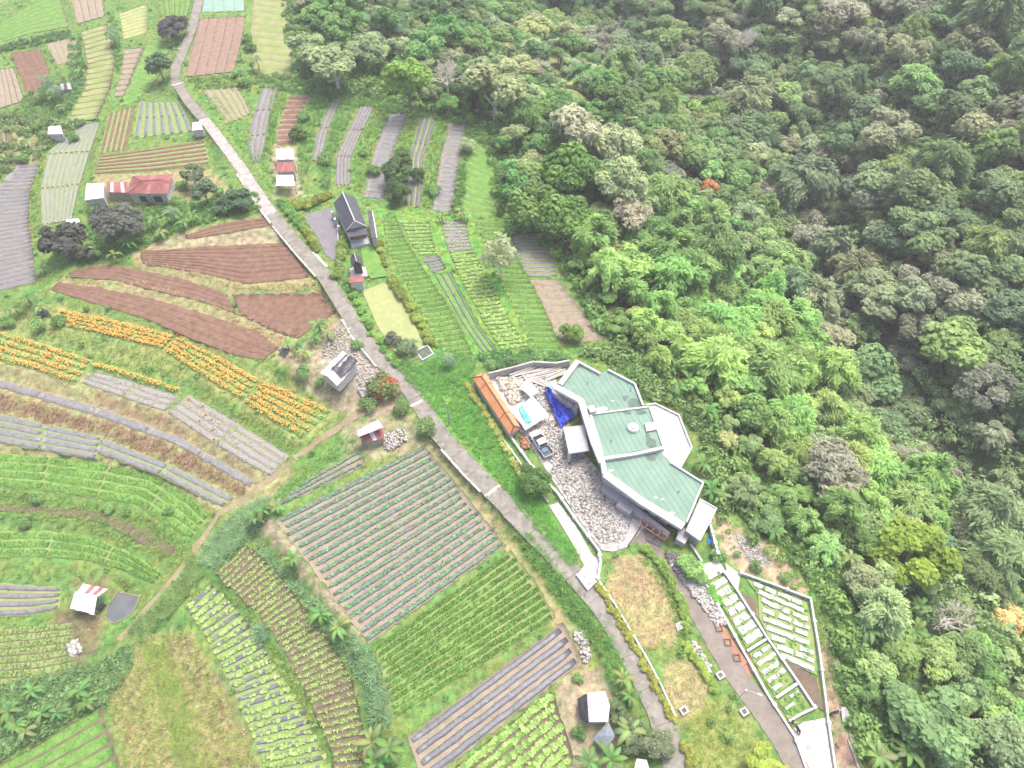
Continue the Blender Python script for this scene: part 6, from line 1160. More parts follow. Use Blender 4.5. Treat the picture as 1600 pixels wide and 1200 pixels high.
# bananas and palms: (u, v of the heart, size, leaves, label)
GRB, LGB = (.085, .175, .05), (.13, .205, .065)
BAN = [(40, 462, 1.15, 'by the lilac slope above the marigolds'), (20, 478, 1.0, 'by the lilac slope above the marigolds'), (62, 478, .9, 'by the lilac slope above the marigolds'), (62, 418, .9, 'below the dark grey green tree'), (150, 388, 1.0, 'along the foot of the dark trees'), (176, 396, 1.0, 'along the foot of the dark trees'), (200, 378, .9, 'along the foot of the dark trees'),
 (238, 342, 1.1, 'below the red farmhouse'), (262, 335, 1.15, 'below the red farmhouse'), (248, 362, .95, 'below the red farmhouse'), (285, 348, .9, 'below the red farmhouse'), (300, 335, .9, 'below the red farmhouse'), (362, 302, .9, 'beside the upper road'), (380, 296, .8, 'beside the upper road'),
 (497, 505, 1.15, 'on the corner of the fan shaped ploughed plot'), (490, 525, 1.0, 'on the corner of the fan shaped ploughed plot'), (510, 520, .9, 'on the corner of the fan shaped ploughed plot'), (462, 540, 1.0, 'over the small lined water pit'), (475, 548, .9, 'over the small lined water pit'), (448, 536, .8, 'over the small lined water pit'),
 (118, 1078, 1.25, 'in the thicket above the bottom corner field'), (60, 1112, 1.2, 'in the thicket above the bottom corner field'), (45, 1078, 1.1, 'in the thicket above the bottom corner field'), (20, 1130, 1.2, 'in the thicket above the bottom corner field'), (85, 1110, 1.1, 'in the thicket above the bottom corner field'), (130, 1095, 1.0, 'in the thicket above the bottom corner field'), (8, 1108, 1.1, 'in the thicket above the bottom corner field'), (35, 1140, 1.0, 'in the thicket above the bottom corner field'),
 (410, 795, .9, 'at the corner of the large mulch field'), (432, 790, .8, 'at the corner of the large mulch field'), (398, 808, .8, 'at the corner of the large mulch field'), (500, 958, 1.0, 'in the grass strip beside the large mulch field'), (528, 978, 1.0, 'in the grass strip beside the large mulch field'), (455, 872, .8, 'in the grass strip beside the large mulch field'),
 (580, 1158, 1.15, 'between the seedling field and the grey beds'), (608, 1168, 1.1, 'between the seedling field and the grey beds'), (590, 1190, 1.1, 'between the seedling field and the grey beds'), (985, 1085, 1.0, 'over the road beside the white tarp shed'), (975, 1060, .9, 'over the road beside the white tarp shed'), (985, 1140, 1.2, 'beside the blue grey tarpaulin shed'), (955, 1185, 1.2, 'beside the blue grey tarpaulin shed'), (920, 1190, 1.0, 'beside the blue grey tarpaulin shed'),
 (1100, 722, 1.15, 'at the foot of the villa terrace'), (1112, 765, 1.1, 'at the foot of the villa terrace'), (1128, 772, .9, 'at the foot of the villa terrace'), (1078, 592, 1.1, 'on the slope above the octagonal terrace'), (1105, 640, 1.15, 'on the slope above the octagonal terrace'), (1060, 605, .9, 'on the slope above the octagonal terrace'), (1045, 560, .9, 'on the slope above the octagonal terrace'), (985, 510, .9, 'on the slope above the octagonal terrace'),
 (1432, 985, 1.2, 'under the bare white tree in the ravine'), (1450, 998, 1.0, 'under the bare white tree in the ravine'), (1438, 945, 1.1, 'under the bare white tree in the ravine'), (1360, 985, 1.1, 'below the walled garden slope'), (1375, 1180, 1.1, 'below the walled garden slope'), (1420, 1175, 1.1, 'below the walled garden slope'), (1330, 870, 1.0, 'below the walled garden slope'), (1213, 830, .9, 'on the slope just past the tan bank'),
 (720, 330, .9, 'at the foot of the bright grass strip'), (690, 335, .8, 'at the foot of the bright grass strip'), (730, 335, .8, 'at the foot of the bright grass strip'), (655, 160, .9, 'under the lime green tree'), (672, 165, .8, 'under the lime green tree'), (535, 130, .8, 'under the lime green tree'), (895, 375, .9, 'behind the small grey mulch plot'), (910, 380, .9, 'behind the small grey mulch plot'), (905, 400, .8, 'behind the small grey mulch plot'),
 (960, 110, .9, 'in the banana grove on the ridge'), (970, 122, .9, 'in the banana grove on the ridge'), (945, 112, .9, 'in the banana grove on the ridge'), (935, 100, .9, 'in the banana grove on the ridge'), (975, 140, .9, 'in the banana grove on the ridge'), (920, 95, .9, 'in the banana grove on the ridge'), (950, 132, .9, 'in the banana grove on the ridge'), (825, 35, .9, 'in the banana grove on the ridge'), (840, 50, .9, 'in the banana grove on the ridge'), (985, 155, .9, 'in the banana grove on the ridge'),
 (130, 95, .9, 'along the hedge beside the golden terraces'), (125, 110, .9, 'along the hedge beside the golden terraces'), (80, 150, .9, 'around the tiny dark roofed hut'), (62, 148, .9, 'around the tiny dark roofed hut'), (95, 165, .9, 'around the tiny dark roofed hut'), (375, 85, .8, 'beside the bare earth field'), (392, 100, .8, 'beside the bare earth field'), (40, 220, .9, 'near the little white roofed hut'), (545, 318, .6, 'beside the black roofed house'),
 (1440, 660, 1.0, 'in the yellowing palm patch across the ravine'), (1460, 640, 1.0, 'in the yellowing palm patch across the ravine'), (1495, 655, 1.0, 'in the yellowing palm patch across the ravine'), (1520, 640, 1.0, 'in the yellowing palm patch across the ravine'), (1450, 690, 1.0, 'in the yellowing palm patch across the ravine'), (1505, 625, 1.0, 'in the yellowing palm patch across the ravine')]
from collections import Counter
bc = Counter(b[3] for b in BAN)
for u, v, s, w in BAN:
    p = at(u, v, 2.2*s); leafy('banana_plant', p[0], p[1], s*(.78 if 'thicket' in w else .95), int(rng.integers(7, 11)), GRB if rng.random() < .6 else LGB, 'green banana plant '+w+(', one of the group' if bc[w] > 1 else ''), 'banana plants '+w, p[2])
for u, v, s, lab in ((172, 50, .9, 'small palm between the golden terraces and brown strip'), (72, 125, 1.15, 'large grey green palm beside the red brown earth plot'), (85, 140, .9, 'smaller palm below the large grey green palm'), (578, 30, .9, 'palm at the forest edge near the stepped meadow'), (625, 48, 1.3, 'wide dark fronded palm deep in the forest corner'), (700, 560, .6, 'little palm at the foot of the long green crop field'), (400, 92, .8, 'small palm by the stepped yellow green meadow'), (268, 330, .7, 'palm among bananas below the farmhouse'), (1235, 430, 1.0, 'palm poking out of the ridge bamboo'), (645, 535, .5, 'little palm beside the pale lawn')):
    p = at(u, v, 4.2*s); leafy('palm_tree', p[0], p[1], s, 13, (.12, .20, .11), lab, None, p[2])

# ------------------------------------------------------------------ the forest, tree by tree
ZON = [  # photo outline, kinds with shares, colours, radius in m, words, spacing
 ('ridge', [(985, 385), (1060, 400), (1130, 420), (1230, 470), (1260, 520), (1285, 590), (1340, 640), (1420, 720), (1480, 790), (1500, 850), (1440, 810), (1330, 790), (1180, 660), (1100, 600), (1010, 560), (930, 500), (880, 400), (930, 380)], (('bamboo_clump', .82), ('broadleaf_tree', .12), ('airy_tree', .06)), ((.175, .28, .085), (.16, .26, .08), (.20, .29, .10), (.14, .24, .08)), (2.6, 3.9), 'on the ridge below the green fields'),
 ('low', [(1130, 640), (1200, 660), (1330, 780), (1440, 820), (1470, 900), (1700, 900), (1700, 1300), (1340, 1300), (1300, 1010), (1240, 850), (1130, 760)], (('bamboo_clump', .35), ('broadleaf_tree', .35), ('airy_tree', .22), ('dense_tree', .08)), ((.16, .27, .09), (.19, .28, .11), (.14, .22, .09), (.20, .25, .13), (.12, .22, .07)), (1.9, 3.6), 'on the slope below the villa and gardens'),
 ('mid', [(990, 130), (1060, 160), (1140, 200), (1230, 300), (1270, 440), (1230, 470), (1130, 420), (1040, 395), (985, 380), (1000, 280)], (('bamboo_clump', .6), ('broadleaf_tree', .25), ('airy_tree', .12), ('dense_tree', .03)), ((.145, .24, .085), (.13, .22, .08), (.17, .26, .10), (.12, .20, .075), (.19, .24, .12)), (2.8, 4.2), 'in the green middle of the forest'),
 ('corner', [(420, -100), (1000, -100), (870, 30), (960, 100), (1000, 200), (1000, 380), (860, 370), (780, 350), (760, 200), (600, 150), (470, 110)], (('broadleaf_tree', .5), ('dense_tree', .15), ('airy_tree', .15), ('bamboo_clump', .2)), ((.11, .21, .065), (.10, .19, .06), (.14, .24, .08), (.19, .24, .12), (.08, .15, .06)), (2.6, 4.2), 'where the forest meets the terraces'),
 ('far', [(-500, -500), (2500, -500), (2500, 1500), (-500, 1500)], (('broadleaf_tree', .46), ('bamboo_clump', .24), ('dense_tree', .12), ('airy_tree', .18)), ((.115, .18, .085), (.13, .20, .09), (.15, .195, .105), (.17, .20, .125), (.18, .20, .135), (.095, .15, .08), (.145, .22, .08), (.13, .19, .09)), (3.0, 5.6), 'on the dim slope across the ravine')]
CLEAR = [[(835, 60), (875, 75), (925, 125), (935, 172), (895, 165), (845, 115)], [(1300, 585), (1330, 560), (1368, 528), (1405, 492), (1425, 505), (1395, 560), (1345, 600), (1315, 602)]]
DM = dict(ridge=3.7, low=3.6, mid=4.1, corner=4.2, far=5.2)
n_ = 20000; cx_, cy_ = rng.uniform(-60, 225, n_), rng.uniform(18, 338, n_)
ok = ~inpoly(cx_, cy_, EDGEPOLY) & (dseg(cx_, cy_, EDGE) > 2.2); cx_, cy_ = cx_[ok], cy_[ok]
cz = H(cx_, cy_); uu, vv = proj(cx_, cy_, cz+5); ok = (uu > -80) & (uu < 1700) & (vv > -100) & (vv < 1330) & ~inpoly(uu, vv, CLEAR[0]) & ~inpoly(uu, vv, CLEAR[1])
cand = np.stack([cx_, cy_, cz, uu, vv], 1)[ok]; ed = dseg(cand[:, 0], cand[:, 1], EDGE)
tops = [o for o in bpy.data.objects if o.parent is None]
handpos = np.array([o.location[:2] for o in tops if o.name.split('.')[0] in ('broadleaf_tree', 'dense_tree', 'airy_tree', 'bare_tree', 'bamboo_clump')])
hp2 = np.array([o.location[:2] for o in tops if o.name.split('.')[0] in ('banana_plant', 'palm_tree')])
words_ = {'bamboo_clump': 'feathery bamboo clump', 'broadleaf_tree': 'rounded broadleaf tree', 'dense_tree': 'densely leaved tree', 'airy_tree': 'thin crowned tree'}
cnt = Counter(); acc_xy = np.zeros((0, 2))
jit = rng.normal(0, 12, (len(cand), 2)); zn_ix = np.full(len(cand), len(ZON)-1)
for q in range(len(ZON)-2, -1, -1): zn_ix[inpoly(cand[:, 3]+jit[:, 0], cand[:, 4]+jit[:, 1], ZON[q][1])] = q
def hue_word(c):
    m = sum(c)/3
    if c[0] > c[1]*.915: return 'greyish'
    if c[0] > c[1]*.8: return 'pale olive' if m > .14 else 'dull olive'
    if m > .155: return 'bright green'
    return 'dark green' if m < .10 else 'mid green'
def place_word(zn, u, v, e):
    if zn == 'far':
        if v < 110: return 'near the top edge of the view, across the ravine'
        if u > 1450: return 'towards the outer edge of the far slope'
        if v < 330: return 'high on the dim far slope'
        return 'beside the bare ravine bed' if v < 660 and u < 1480 else 'low on the far slope below the bare ravine bed'
    if zn == 'ridge': return 'on the ridge behind the stony fallow field' if v < 520 else 'on the ridge behind the villa'
    if zn == 'low': return 'on the slope close to the walled gardens' if v > 900 else 'on the slope below the villa terrace'
    if zn == 'mid': return 'in the upper middle of the forest' if v < 280 else 'in the green middle of the forest'
    return 'where the forest meets the terraces' if v > 130 else 'in the forest above the terraces'
for i in range(len(cand)):
    x, y, z, u, v = cand[i]; zn = ZON[zn_ix[i]]; e = ed[i]; dm = DM[zn[0]]*(.75 if e < 7 else 1)
    if len(acc_xy) and np.min((acc_xy[:, 0]-x)**2+(acc_xy[:, 1]-y)**2) < dm*dm: continue
    if np.min(np.hypot(handpos[:, 0]-x, handpos[:, 1]-y)) < 3.6 or np.min(np.hypot(hp2[:, 0]-x, hp2[:, 1]-y)) < 1.8: continue
    if zn[0] == 'low' and (e < 7 and rng.random() < .5): continue
    acc_xy = np.concatenate([acc_xy, [[x, y]]])
    kk = rng.random(); acc = 0
    for kind, sh in zn[2]:
        acc += sh
        if kk <= acc: break
    if cnt[kind] >= 290: kind = min(('broadleaf_tree', 'bamboo_clump', 'airy_tree', 'dense_tree'), key=lambda k: cnt[k])
    cnt[kind] += 1; c = np.array(zn[3][rng.integers(len(zn[3]))])*rng.uniform(.8, 1.25)*np.array([rng.uniform(.88, 1.14), 1, rng.uniform(.9, 1.12)])
    if rng.random() < .03: c = np.array((.22, .22, .165))*rng.uniform(.8, 1.1); kind = 'airy_tree'
    c[0] = min(c[0], c[1]*(.93 if sum(c) > .5 else .86)); c[2] = max(c[2], c[1]*.33)
    R = rng.uniform(*zn[4])*(.7 if e < 6 else 1)*rng.choice([.6, .75, 1, 1, 1, 1, 1.1, 1.45])
    big = 'large' if R > sum(zn[4])/2+.35 else ('small' if R < sum(zn[4])/2-.35 else 'medium')
    pw = place_word(zn[0], u, v, e); lab = big+' '+hue_word(c)+' '+words_[kind]+' '+pw
    plant(kind, x, y, R, c, lab, words_[kind]+'s '+pw+', '+big+' '+hue_word(c), 'bamboo' if kind == 'bamboo_clump' else 'tree', z, rng.uniform(.65, 1.1))
print('TREES', cnt)
# fallen pale stems where the ravine shows bare ground
L = []
for i in range(150):
    p = G(rng.uniform(1305, 1435), rng.uniform(485, 610)); a = rng.normal(2.3, .5); d = np.array([math.cos(a), math.sin(a), rng.uniform(-.1, .35)])*rng.uniform(1.5, 4); L.append(tube_vf([p+[0, 0, .2], p+d*.5+[0, 0, .5], p+d+[0, 0, .3]], [.07, .06, .03], 4))
tag(mk('fallen_stems', *join_vf(L), m_wood), 'tangle of pale fallen bamboo stems in the bare ravine bed', 'fallen stems', kind='stuff')

# ------------------------------------------------------------------ undergrowth, long grass, hedges
def region_pts(P, n, z=None, dens=None):
    P = np.array(P, float); lo, hi = P.min(0), P.max(0); out = []; k = 0
    u = rng.uniform(lo[0], hi[0], n*3); v = rng.uniform(lo[1], hi[1], n*3); m = inpoly(u, v, P); u, v = u[m][:n], v[m][:n]
    d = np.stack([(u-800)/FPX, CP+(600-v)/FPX*SP, -SP+(600-v)/FPX*CP], 1); t = (0-CAM_H)/d[:, 2]
    for _ in range(14): t = t*.5+.5*(H(d[:, 0]*t, d[:, 1]*t)-CAM_H)/d[:, 2]
    x, y = d[:, 0]*t, d[:, 1]*t; return np.stack([x, y, H(x, y)], 1)
def setcol(o, c): o.color = (*c, 1); return o
LT = [tuft(9, 1.25, .10, .85, .35) for _ in range(5)]; ST = [tuft(5, .42, .09, .28, .2) for _ in range(5)]; BU = [leafball(46, .62, .24, .8, .25) for _ in range(4)]; BIGB = [leafball(70, 1.1, .36, .8, .3) for _ in range(4)]
def leafstuff(name, label, cat, protos, pts, s, col, tilt=.15):
    o = scatter(name, protos, pts, s*rng.uniform(.6, 1.35, len(pts)), LEAF2, None, tilt)
    if o: setcol(o, col); tag(o, label, cat, kind='stuff')
# forest undergrowth: bushes over the whole forest floor
xs = rng.uniform(-60, 215, 26000); ys = rng.uniform(15, 330, 26000); zs = H(xs, ys); u_, v_ = proj(xs, ys, zs); e_ = dseg(xs, ys, EDGE)
k_ = ~inpoly(xs, ys, EDGEPOLY) & (u_ > -40) & (u_ < 1660) & (v_ > -60) & (v_ < 1260) & ~inpoly(u_, v_, CLEAR[1]) & ~inpoly(u_, v_, CLEAR[0]); pts = np.stack([xs, ys, zs], 1)[k_]; ee = e_[k_]; uf, vf = u_[k_], v_[k_]
nearz = (ee < 14); pts[:, 2] += np.where(nearz, rng.uniform(0, .8, len(pts)), rng.uniform(0, 3.2, len(pts)))
leafstuff('undergrowth', 'leafy undergrowth covering the floor of the ravine forest', 'undergrowth', BU, pts[~nearz], 2.0, (.19, .29, .12))
leafstuff('undergrowth', 'bright scrub along the forest edge beside villa and fields', 'undergrowth', BU+BIGB, pts[nearz], 1.15, (.15, .26, .075))
p2 = region_pts([(1130, 650), (1200, 680), (1330, 800), (1450, 1000), (1500, 1200), (1350, 1230), (1310, 1010), (1270, 930), (1160, 840)], 1500); leafstuff('long_grass', 'long bright grass on the slope below the villa', 'long grass', LT, p2, .8, (.19, .31, .08))
p2 = region_pts([(900, 540), (960, 520), (1000, 560), (1075, 620), (1130, 690), (1145, 800), (1105, 745), (1085, 650), (1010, 600), (950, 570)], 700); leafstuff('long_grass', 'rough grass around the back of the villa', 'long grass', LT, p2, .6, (.20, .28, .09))
for lab, P, n, s_, c in (('dense shrubs between the green fields and the forest', [(795, 340), (860, 355), (885, 400), (960, 520), (1000, 560), (1040, 580), (985, 590), (945, 530), (905, 470), (878, 400), (855, 362), (800, 362)], 520, 1.0, (.14, .26, .08)),
   ('dense shrubs crowding the back of the villa', [(900, 552), (945, 545), (1000, 570), (1060, 600), (1120, 660), (1140, 760), (1130, 830), (1108, 775), (1095, 690), (1065, 640), (1010, 622), (995, 592), (950, 570)], 480, .95, (.16, .26, .09)),
   ('dense shrubs on the slope outside the walled garden', [(1150, 760), (1220, 800), (1300, 900), (1350, 1000), (1400, 1200), (1352, 1220), (1318, 1060), (1284, 940), (1240, 860), (1170, 820)], 620, 1.0, (.15, .26, .08)),
   ('shrubs at the head of the terraces and around the meadow', [(440, -10), (500, 40), (600, 120), (700, 165), (700, 180), (590, 155), (480, 145), (450, 90)], 420, 1.1, (.13, .23, .08)),
   ('straggling bushes in the upper corner of the farmland', [(-20, 170), (100, 190), (128, 196), (70, 240), (30, 256), (-20, 290)], 150, 1.0, (.15, .23, .09))):
    leafstuff('shrubbery', lab, 'shrubbery', BIGB+BU, region_pts(P, n), s_, c)
LG = [  # (label, outline, count, size, colour)
 ('blue green elephant grass strip between seedling field and large mulch field', [(386, 838), (415, 850), (450, 890), (500, 940), (540, 980), (585, 1020), (605, 1070), (612, 1130), (585, 1140), (560, 1060), (515, 990), (470, 930), (420, 880)], 900, 1.0, (.17, .29, .14)),
 ('elephant grass patch at the crossing of earth path and mulch field', [(310, 880), (330, 840), (385, 790), (425, 780), (420, 810), (380, 850), (340, 890)], 420, 1.0, (.17, .29, .14)),
 ('elephant grass clump at the end of the seedling field', [(395, 985), (412, 975), (420, 995), (405, 1005)], 60, .9, (.17, .29, .15)),
 ('tall grass bank between road and orange roofed hall', [(650, 590), (740, 560), (745, 610), (800, 700), (850, 790), (905, 870), (895, 890), (840, 830), (770, 740), (700, 660), (660, 625)], 3300, .62, (.145, .33, .075)),
 ('tall grass along the field side of the lower road', [(800, 830), (830, 835), (900, 930), (960, 1010), (985, 1060), (960, 1080), (930, 1010), (880, 950), (830, 880)], 900, .7, (.15, .30, .08)),
 ('tangled green growth around the garden pond', [(615, 560), (660, 570), (700, 545), (745, 560), (735, 590), (660, 615), (630, 590)], 600, .65, (.14, .29, .08)),
 ('grass bank on the earth path beside the large mulch field', [(420, 780), (480, 730), (545, 680), (560, 690), (500, 735), (440, 790)], 330, .55, (.15, .30, .08)),
 ('grassy bank between the first two mulch terraces', [(425, 135), (450, 150), (430, 200), (425, 250), (410, 250), (420, 190)], 260, .7, (.16, .28, .07)),
 ('grassy bank beside the brown dry terrace', [(488, 150), (518, 150), (495, 200), (485, 255), (470, 300), (465, 250), (470, 190)], 420, .75, (.15, .29, .08)),
 ('wide grassy bank behind the slim mulch terrace', [(533, 155), (560, 160), (535, 215), (520, 250), (515, 300), (500, 290), (505, 250), (515, 205)], 480, .8, (.15, .29, .09)),
 ('grassy bank beside the four bed mulch terrace', [(588, 165), (606, 175), (585, 230), (565, 300), (552, 300), (552, 245), (568, 210)], 300, .7, (.19, .31, .08)),
 ('grassy bank between the wide and the striped mulch terrace', [(640, 178), (655, 182), (640, 240), (620, 310), (602, 315), (616, 240)], 300, .7, (.18, .30, .08)),
 ('grassy bank between the striped and the last mulch terrace', [(684, 185), (702, 190), (690, 240), (675, 325), (660, 325), (665, 245)], 320, .7, (.17, .30, .08)),
 ('hedge of tall grass beside the last mulch terrace', [(731, 190), (750, 200), (730, 260), (720, 335), (708, 330), (724, 230)], 300, .8, (.13, .25, .07)),
 ('green verge between the upper road and the first terrace', [(300, 140), (350, 195), (400, 270), (440, 320), (470, 330), (430, 270), (390, 215), (350, 165), (310, 130)], 700, .6, (.13, .30, .06)),
 ('scrub at the top of the terraces under the spreading trees', [(400, 115), (480, 120), (600, 150), (750, 180), (740, 195), (600, 175), (480, 150), (400, 135)], 900, .9, (.13, .24, .07)),
 ('weedy thicket around the bananas in the bottom corner', [(-20, 1090), (60, 1060), (150, 1040), (200, 1010), (215, 1035), (165, 1095), (80, 1145), (-20, 1195)], 900, 1.0, (.15, .26, .10)),
 ('grass strip between the earth path and the lettuce field', [(200, 985), (260, 930), (300, 880), (320, 900), (270, 960), (220, 1010)], 380, .8, (.16, .26, .09)),
 ('yellow green ridge of grass between lettuce and seedling fields', [(332, 905), (345, 900), (415, 985), (460, 1060), (505, 1160), (535, 1230), (515, 1230), (480, 1130), (430, 1040), (390, 970)], 600, .45, (.28, .36, .08)),
 ('dry tall grass in the abandoned field', [(165, 1060), (215, 995), (290, 985), (330, 1040), (380, 1150), (420, 1230), (200, 1230), (172, 1110)], 2000, .6, (.27, .34, .11)),
 ('pale straw grass in the abandoned field', [(170, 1060), (215, 1000), (300, 1000), (340, 1060), (390, 1190), (400, 1230), (210, 1230), (180, 1110)], 1200, .5, (.46, .42, .24)),
 ('green growth streaking the abandoned field', [(218, 1005), (262, 1000), (290, 1080), (330, 1230), (290, 1230), (250, 1100)], 700, .6, (.20, .31, .07)),
 ('brown seeding grass in the abandoned field', [(170, 1060), (215, 1000), (300, 1000), (340, 1060), (390, 1190), (400, 1230), (210, 1230), (180, 1110)], 450, .5, (.24, .18, .10)),
 ('weeds on the bank between lilac slope and netted strip', [(48, 300), (62, 260), (72, 230), (65, 300), (64, 360), (54, 390)], 200, .5, (.24, .34, .08)),
 ('shrubby hedge running down past the golden terraces', [(108, 55), (125, 60), (133, 110), (130, 140), (100, 190), (70, 200), (110, 150)], 400, .9, (.12, .24, .08)),
 ('dark hedge across the top corner field', [(-20, 75), (60, 58), (108, 48), (112, 58), (60, 72), (-20, 88)], 340, .8, (.10, .19, .07)),
 ('mixed scrub by the palm and little hut', [(40, 150), (100, 120), (110, 160), (85, 195), (40, 200), (20, 180)], 420, .9, (.14, .25, .08)),
 ('hedge between golden terraces and the brown strip', [(168, 20), (182, 30), (192, 90), (185, 120), (178, 90)], 170, .7, (.13, .24, .08)),
 ('scrub beside the road at the bare earth field', [(290, 122), (370, 116), (400, 130), (385, 145), (310, 138)], 260, .6, (.17, .26, .08)),
 ('greenery around the red roofed farmhouse and bananas', [(140, 322), (330, 315), (400, 300), (410, 325), (300, 355), (200, 400), (150, 405), (135, 360)], 900, .8, (.12, .25, .07)),
 ('weeds among the marigold terraces', [(75, 510), (160, 525), (250, 550), (370, 630), (470, 692), (455, 712), (350, 640), (260, 590), (140, 560), (50, 525)], 1500, .42, (.22, .33, .09)),
 ('dry grass fringe on the banks of the ploughed terraces', [(80, 440), (220, 448), (330, 480), (430, 540), (460, 540), (400, 500), (300, 462), (215, 436), (150, 440)], 900, .38, (.42, .36, .20)),
 ('dry grass fringe between the ploughed plots beside the road', [(210, 410), (300, 430), (370, 452), (500, 455), (495, 438), (390, 447), (310, 425), (225, 408)], 600, .38, (.40, .36, .19)),
 ('brown dry weeds on the banks of the mulch terraces', [(-20, 608), (60, 630), (200, 670), (300, 705), (390, 765), (375, 775), (260, 722), (150, 680), (-20, 640)], 1500, .42, (.26, .19, .11)),
 ('mixed weeds between the curved green terraces', [(-20, 762), (100, 780), (220, 800), (300, 850), (310, 880), (270, 880), (200, 850), (100, 815), (-20, 812)], 1000, .55, (.20, .31, .09)),
 ('weedy verge beside the driveway', [(1000, 850), (1020, 870), (1060, 940), (1080, 1000), (1120, 1060), (1105, 1070), (1062, 1000), (1040, 930), (1005, 880)], 520, .45, (.15, .27, .06)),
 ('grass beneath the roadside wall', [(940, 905), (960, 930), (1000, 1000), (1060, 1110), (1050, 1115), (985, 1000)], 260, .35, (.14, .24, .07)),
 ('shaggy grass below the driveway islands', [(1070, 1130), (1130, 1080), (1180, 1160), (1220, 1230), (1080, 1230)], 900, .4, (.28, .36, .10)),
 ('shrubs above the orange roofed hall', [(745, 555), (790, 548), (880, 552), (895, 562), (800, 578), (760, 580)], 330, .8, (.11, .23, .08)),
 ('green growth on the lower garden beds', [(1215, 1095), (1245, 1078), (1262, 1105), (1232, 1120)], 140, .35, (.13, .28, .06)),
 ('grass between the walled garden and the ravine', [(1268, 935), (1300, 960), (1330, 1050), (1360, 1200), (1340, 1200), (1310, 1090), (1284, 1010)], 520, .5, (.19, .29, .09)),
]
for lab, P, n, s, c in LG:
    pts = region_pts(P, n); sh = 'scrub' in lab or 'shrub' in lab or 'hedge' in lab or 'greenery' in lab or 'thicket' in lab
    leafstuff('scrub' if sh else 'long_grass', lab, 'scrub' if sh else 'long grass', (BU+LT) if sh else LT, pts, s, c)
for P, n, s, c, lab in (([(945, 872), (1002, 868), (1042, 912), (1066, 968), (1060, 1008), (1010, 1018), (975, 988), (948, 930)], 1500, .5, (.40, .36, .18), 'dry short grass on the oval island beside the driveway'), ([(1040, 1030), (1082, 1030), (1112, 1075), (1106, 1122), (1065, 1142), (1040, 1090)], 800, .5, (.38, .36, .18), 'dry short grass on the second island')):
    leafstuff('dry_grass', lab, 'dry grass', ST, region_pts(P, n), s, c)
# short grass over all open farmland
xs = rng.uniform(-150, 75, 60000); ys = rng.uniform(12, 235, 60000); zs = H(xs, ys); u_, v_ = proj(xs, ys, zs)
infield = np.zeros(len(xs), bool)
for P, z, solid in CTRL:
    if solid: infield |= inpoly(xs, ys, P)
dr = np.minimum(dseg(xs, ys, px(ROADPX)), np.minimum(dseg(xs, ys, px(DRIVE)), dseg(xs, ys, PT)+1.0))
k_ = inpoly(xs, ys, EDGEPOLY) & ~infield & (dr > 1.9) & (u_ > -30) & (u_ < 1630) & (v_ > -30) & (v_ < 1230)
for P in ([(793, 680), (1000, 860), (960, 870), (934, 907), (900, 900), (850, 780)], [(500, 545), (560, 540), (570, 600), (520, 610)]): k_ &= ~inpoly(u_, v_, P)
pts = np.stack([xs, ys, zs], 1)[k_]; ui, vi = u_[k_], v_[k_]; isdry = np.zeros(len(pts), bool)
for P, c, a in GC:
    if c in (c_dry, c_tan, c_brown, c_red, c_grav): isdry |= inpoly(ui, vi, P)
gi = np.where(~isdry)[0]; h_ = rng.random(len(gi)) < .5
leafstuff('grass', 'short green grass between fields and paths', 'grass', ST, pts[gi[h_]], .9, (.16, .30, .07)); leafstuff('grass', 'yellow green grass tufts between fields and paths', 'grass', ST, pts[gi[~h_]], .9, (.25, .35, .10))
bi = rng.permutation(gi)[:420]; leafstuff('scrub', 'small weedy bushes dotted over the banks between the fields', 'scrub', BU, pts[bi], .8, (.13, .24, .07))
di = np.where(isdry)[0]; di = di[rng.random(len(di)) < .6]; leafstuff('dry_grass', 'dry straw coloured grass on banks and field edges', 'dry grass', ST, pts[di], .75, (.42, .36, .20))
leafstuff('grass', 'grass creeping over the edges of the road', 'grass', ST, verge_pts, .75, (.19, .29, .09))
SH = [('beside the bare earth field', [(385, 60), (392, 75), (388, 125), (372, 120)]), ('near the little white hut', [(112, 215), (120, 200), (60, 205), (45, 245)]), ('around the farmhouse', [(282, 285), (275, 315), (340, 300), (150, 325)]), ('on the terrace banks', [(470, 180), (512, 250), (565, 240), (625, 235), (670, 300), (452, 268), (590, 270)]),
      ('beside the lined water pit by the marigolds', [(90, 500), (60, 510), (15, 505)]), ('near the tarp shack', [(560, 545), (490, 600), (470, 580)]), ('above the timber yard', [(765, 568), (800, 562), (840, 560)]), ('around the white tarp shed', [(905, 1060), (960, 1070), (975, 1090), (905, 1150)]), ('near the curved green terraces', [(60, 780), (170, 792), (265, 800), (40, 820)]), ('on the bank above the wide garden', [(1125, 870), (1180, 885), (1240, 905)])]
for w_, L_ in SH:
    for u, v in L_: hand('shrub', u+rng.normal(0, 3), v+rng.normal(0, 3), rng.uniform(8, 13), np.array((.13, .24, .075))*rng.uniform(.8, 1.3), 'green bush '+w_+', one of a few', 'shrub', group='bushes '+w_)
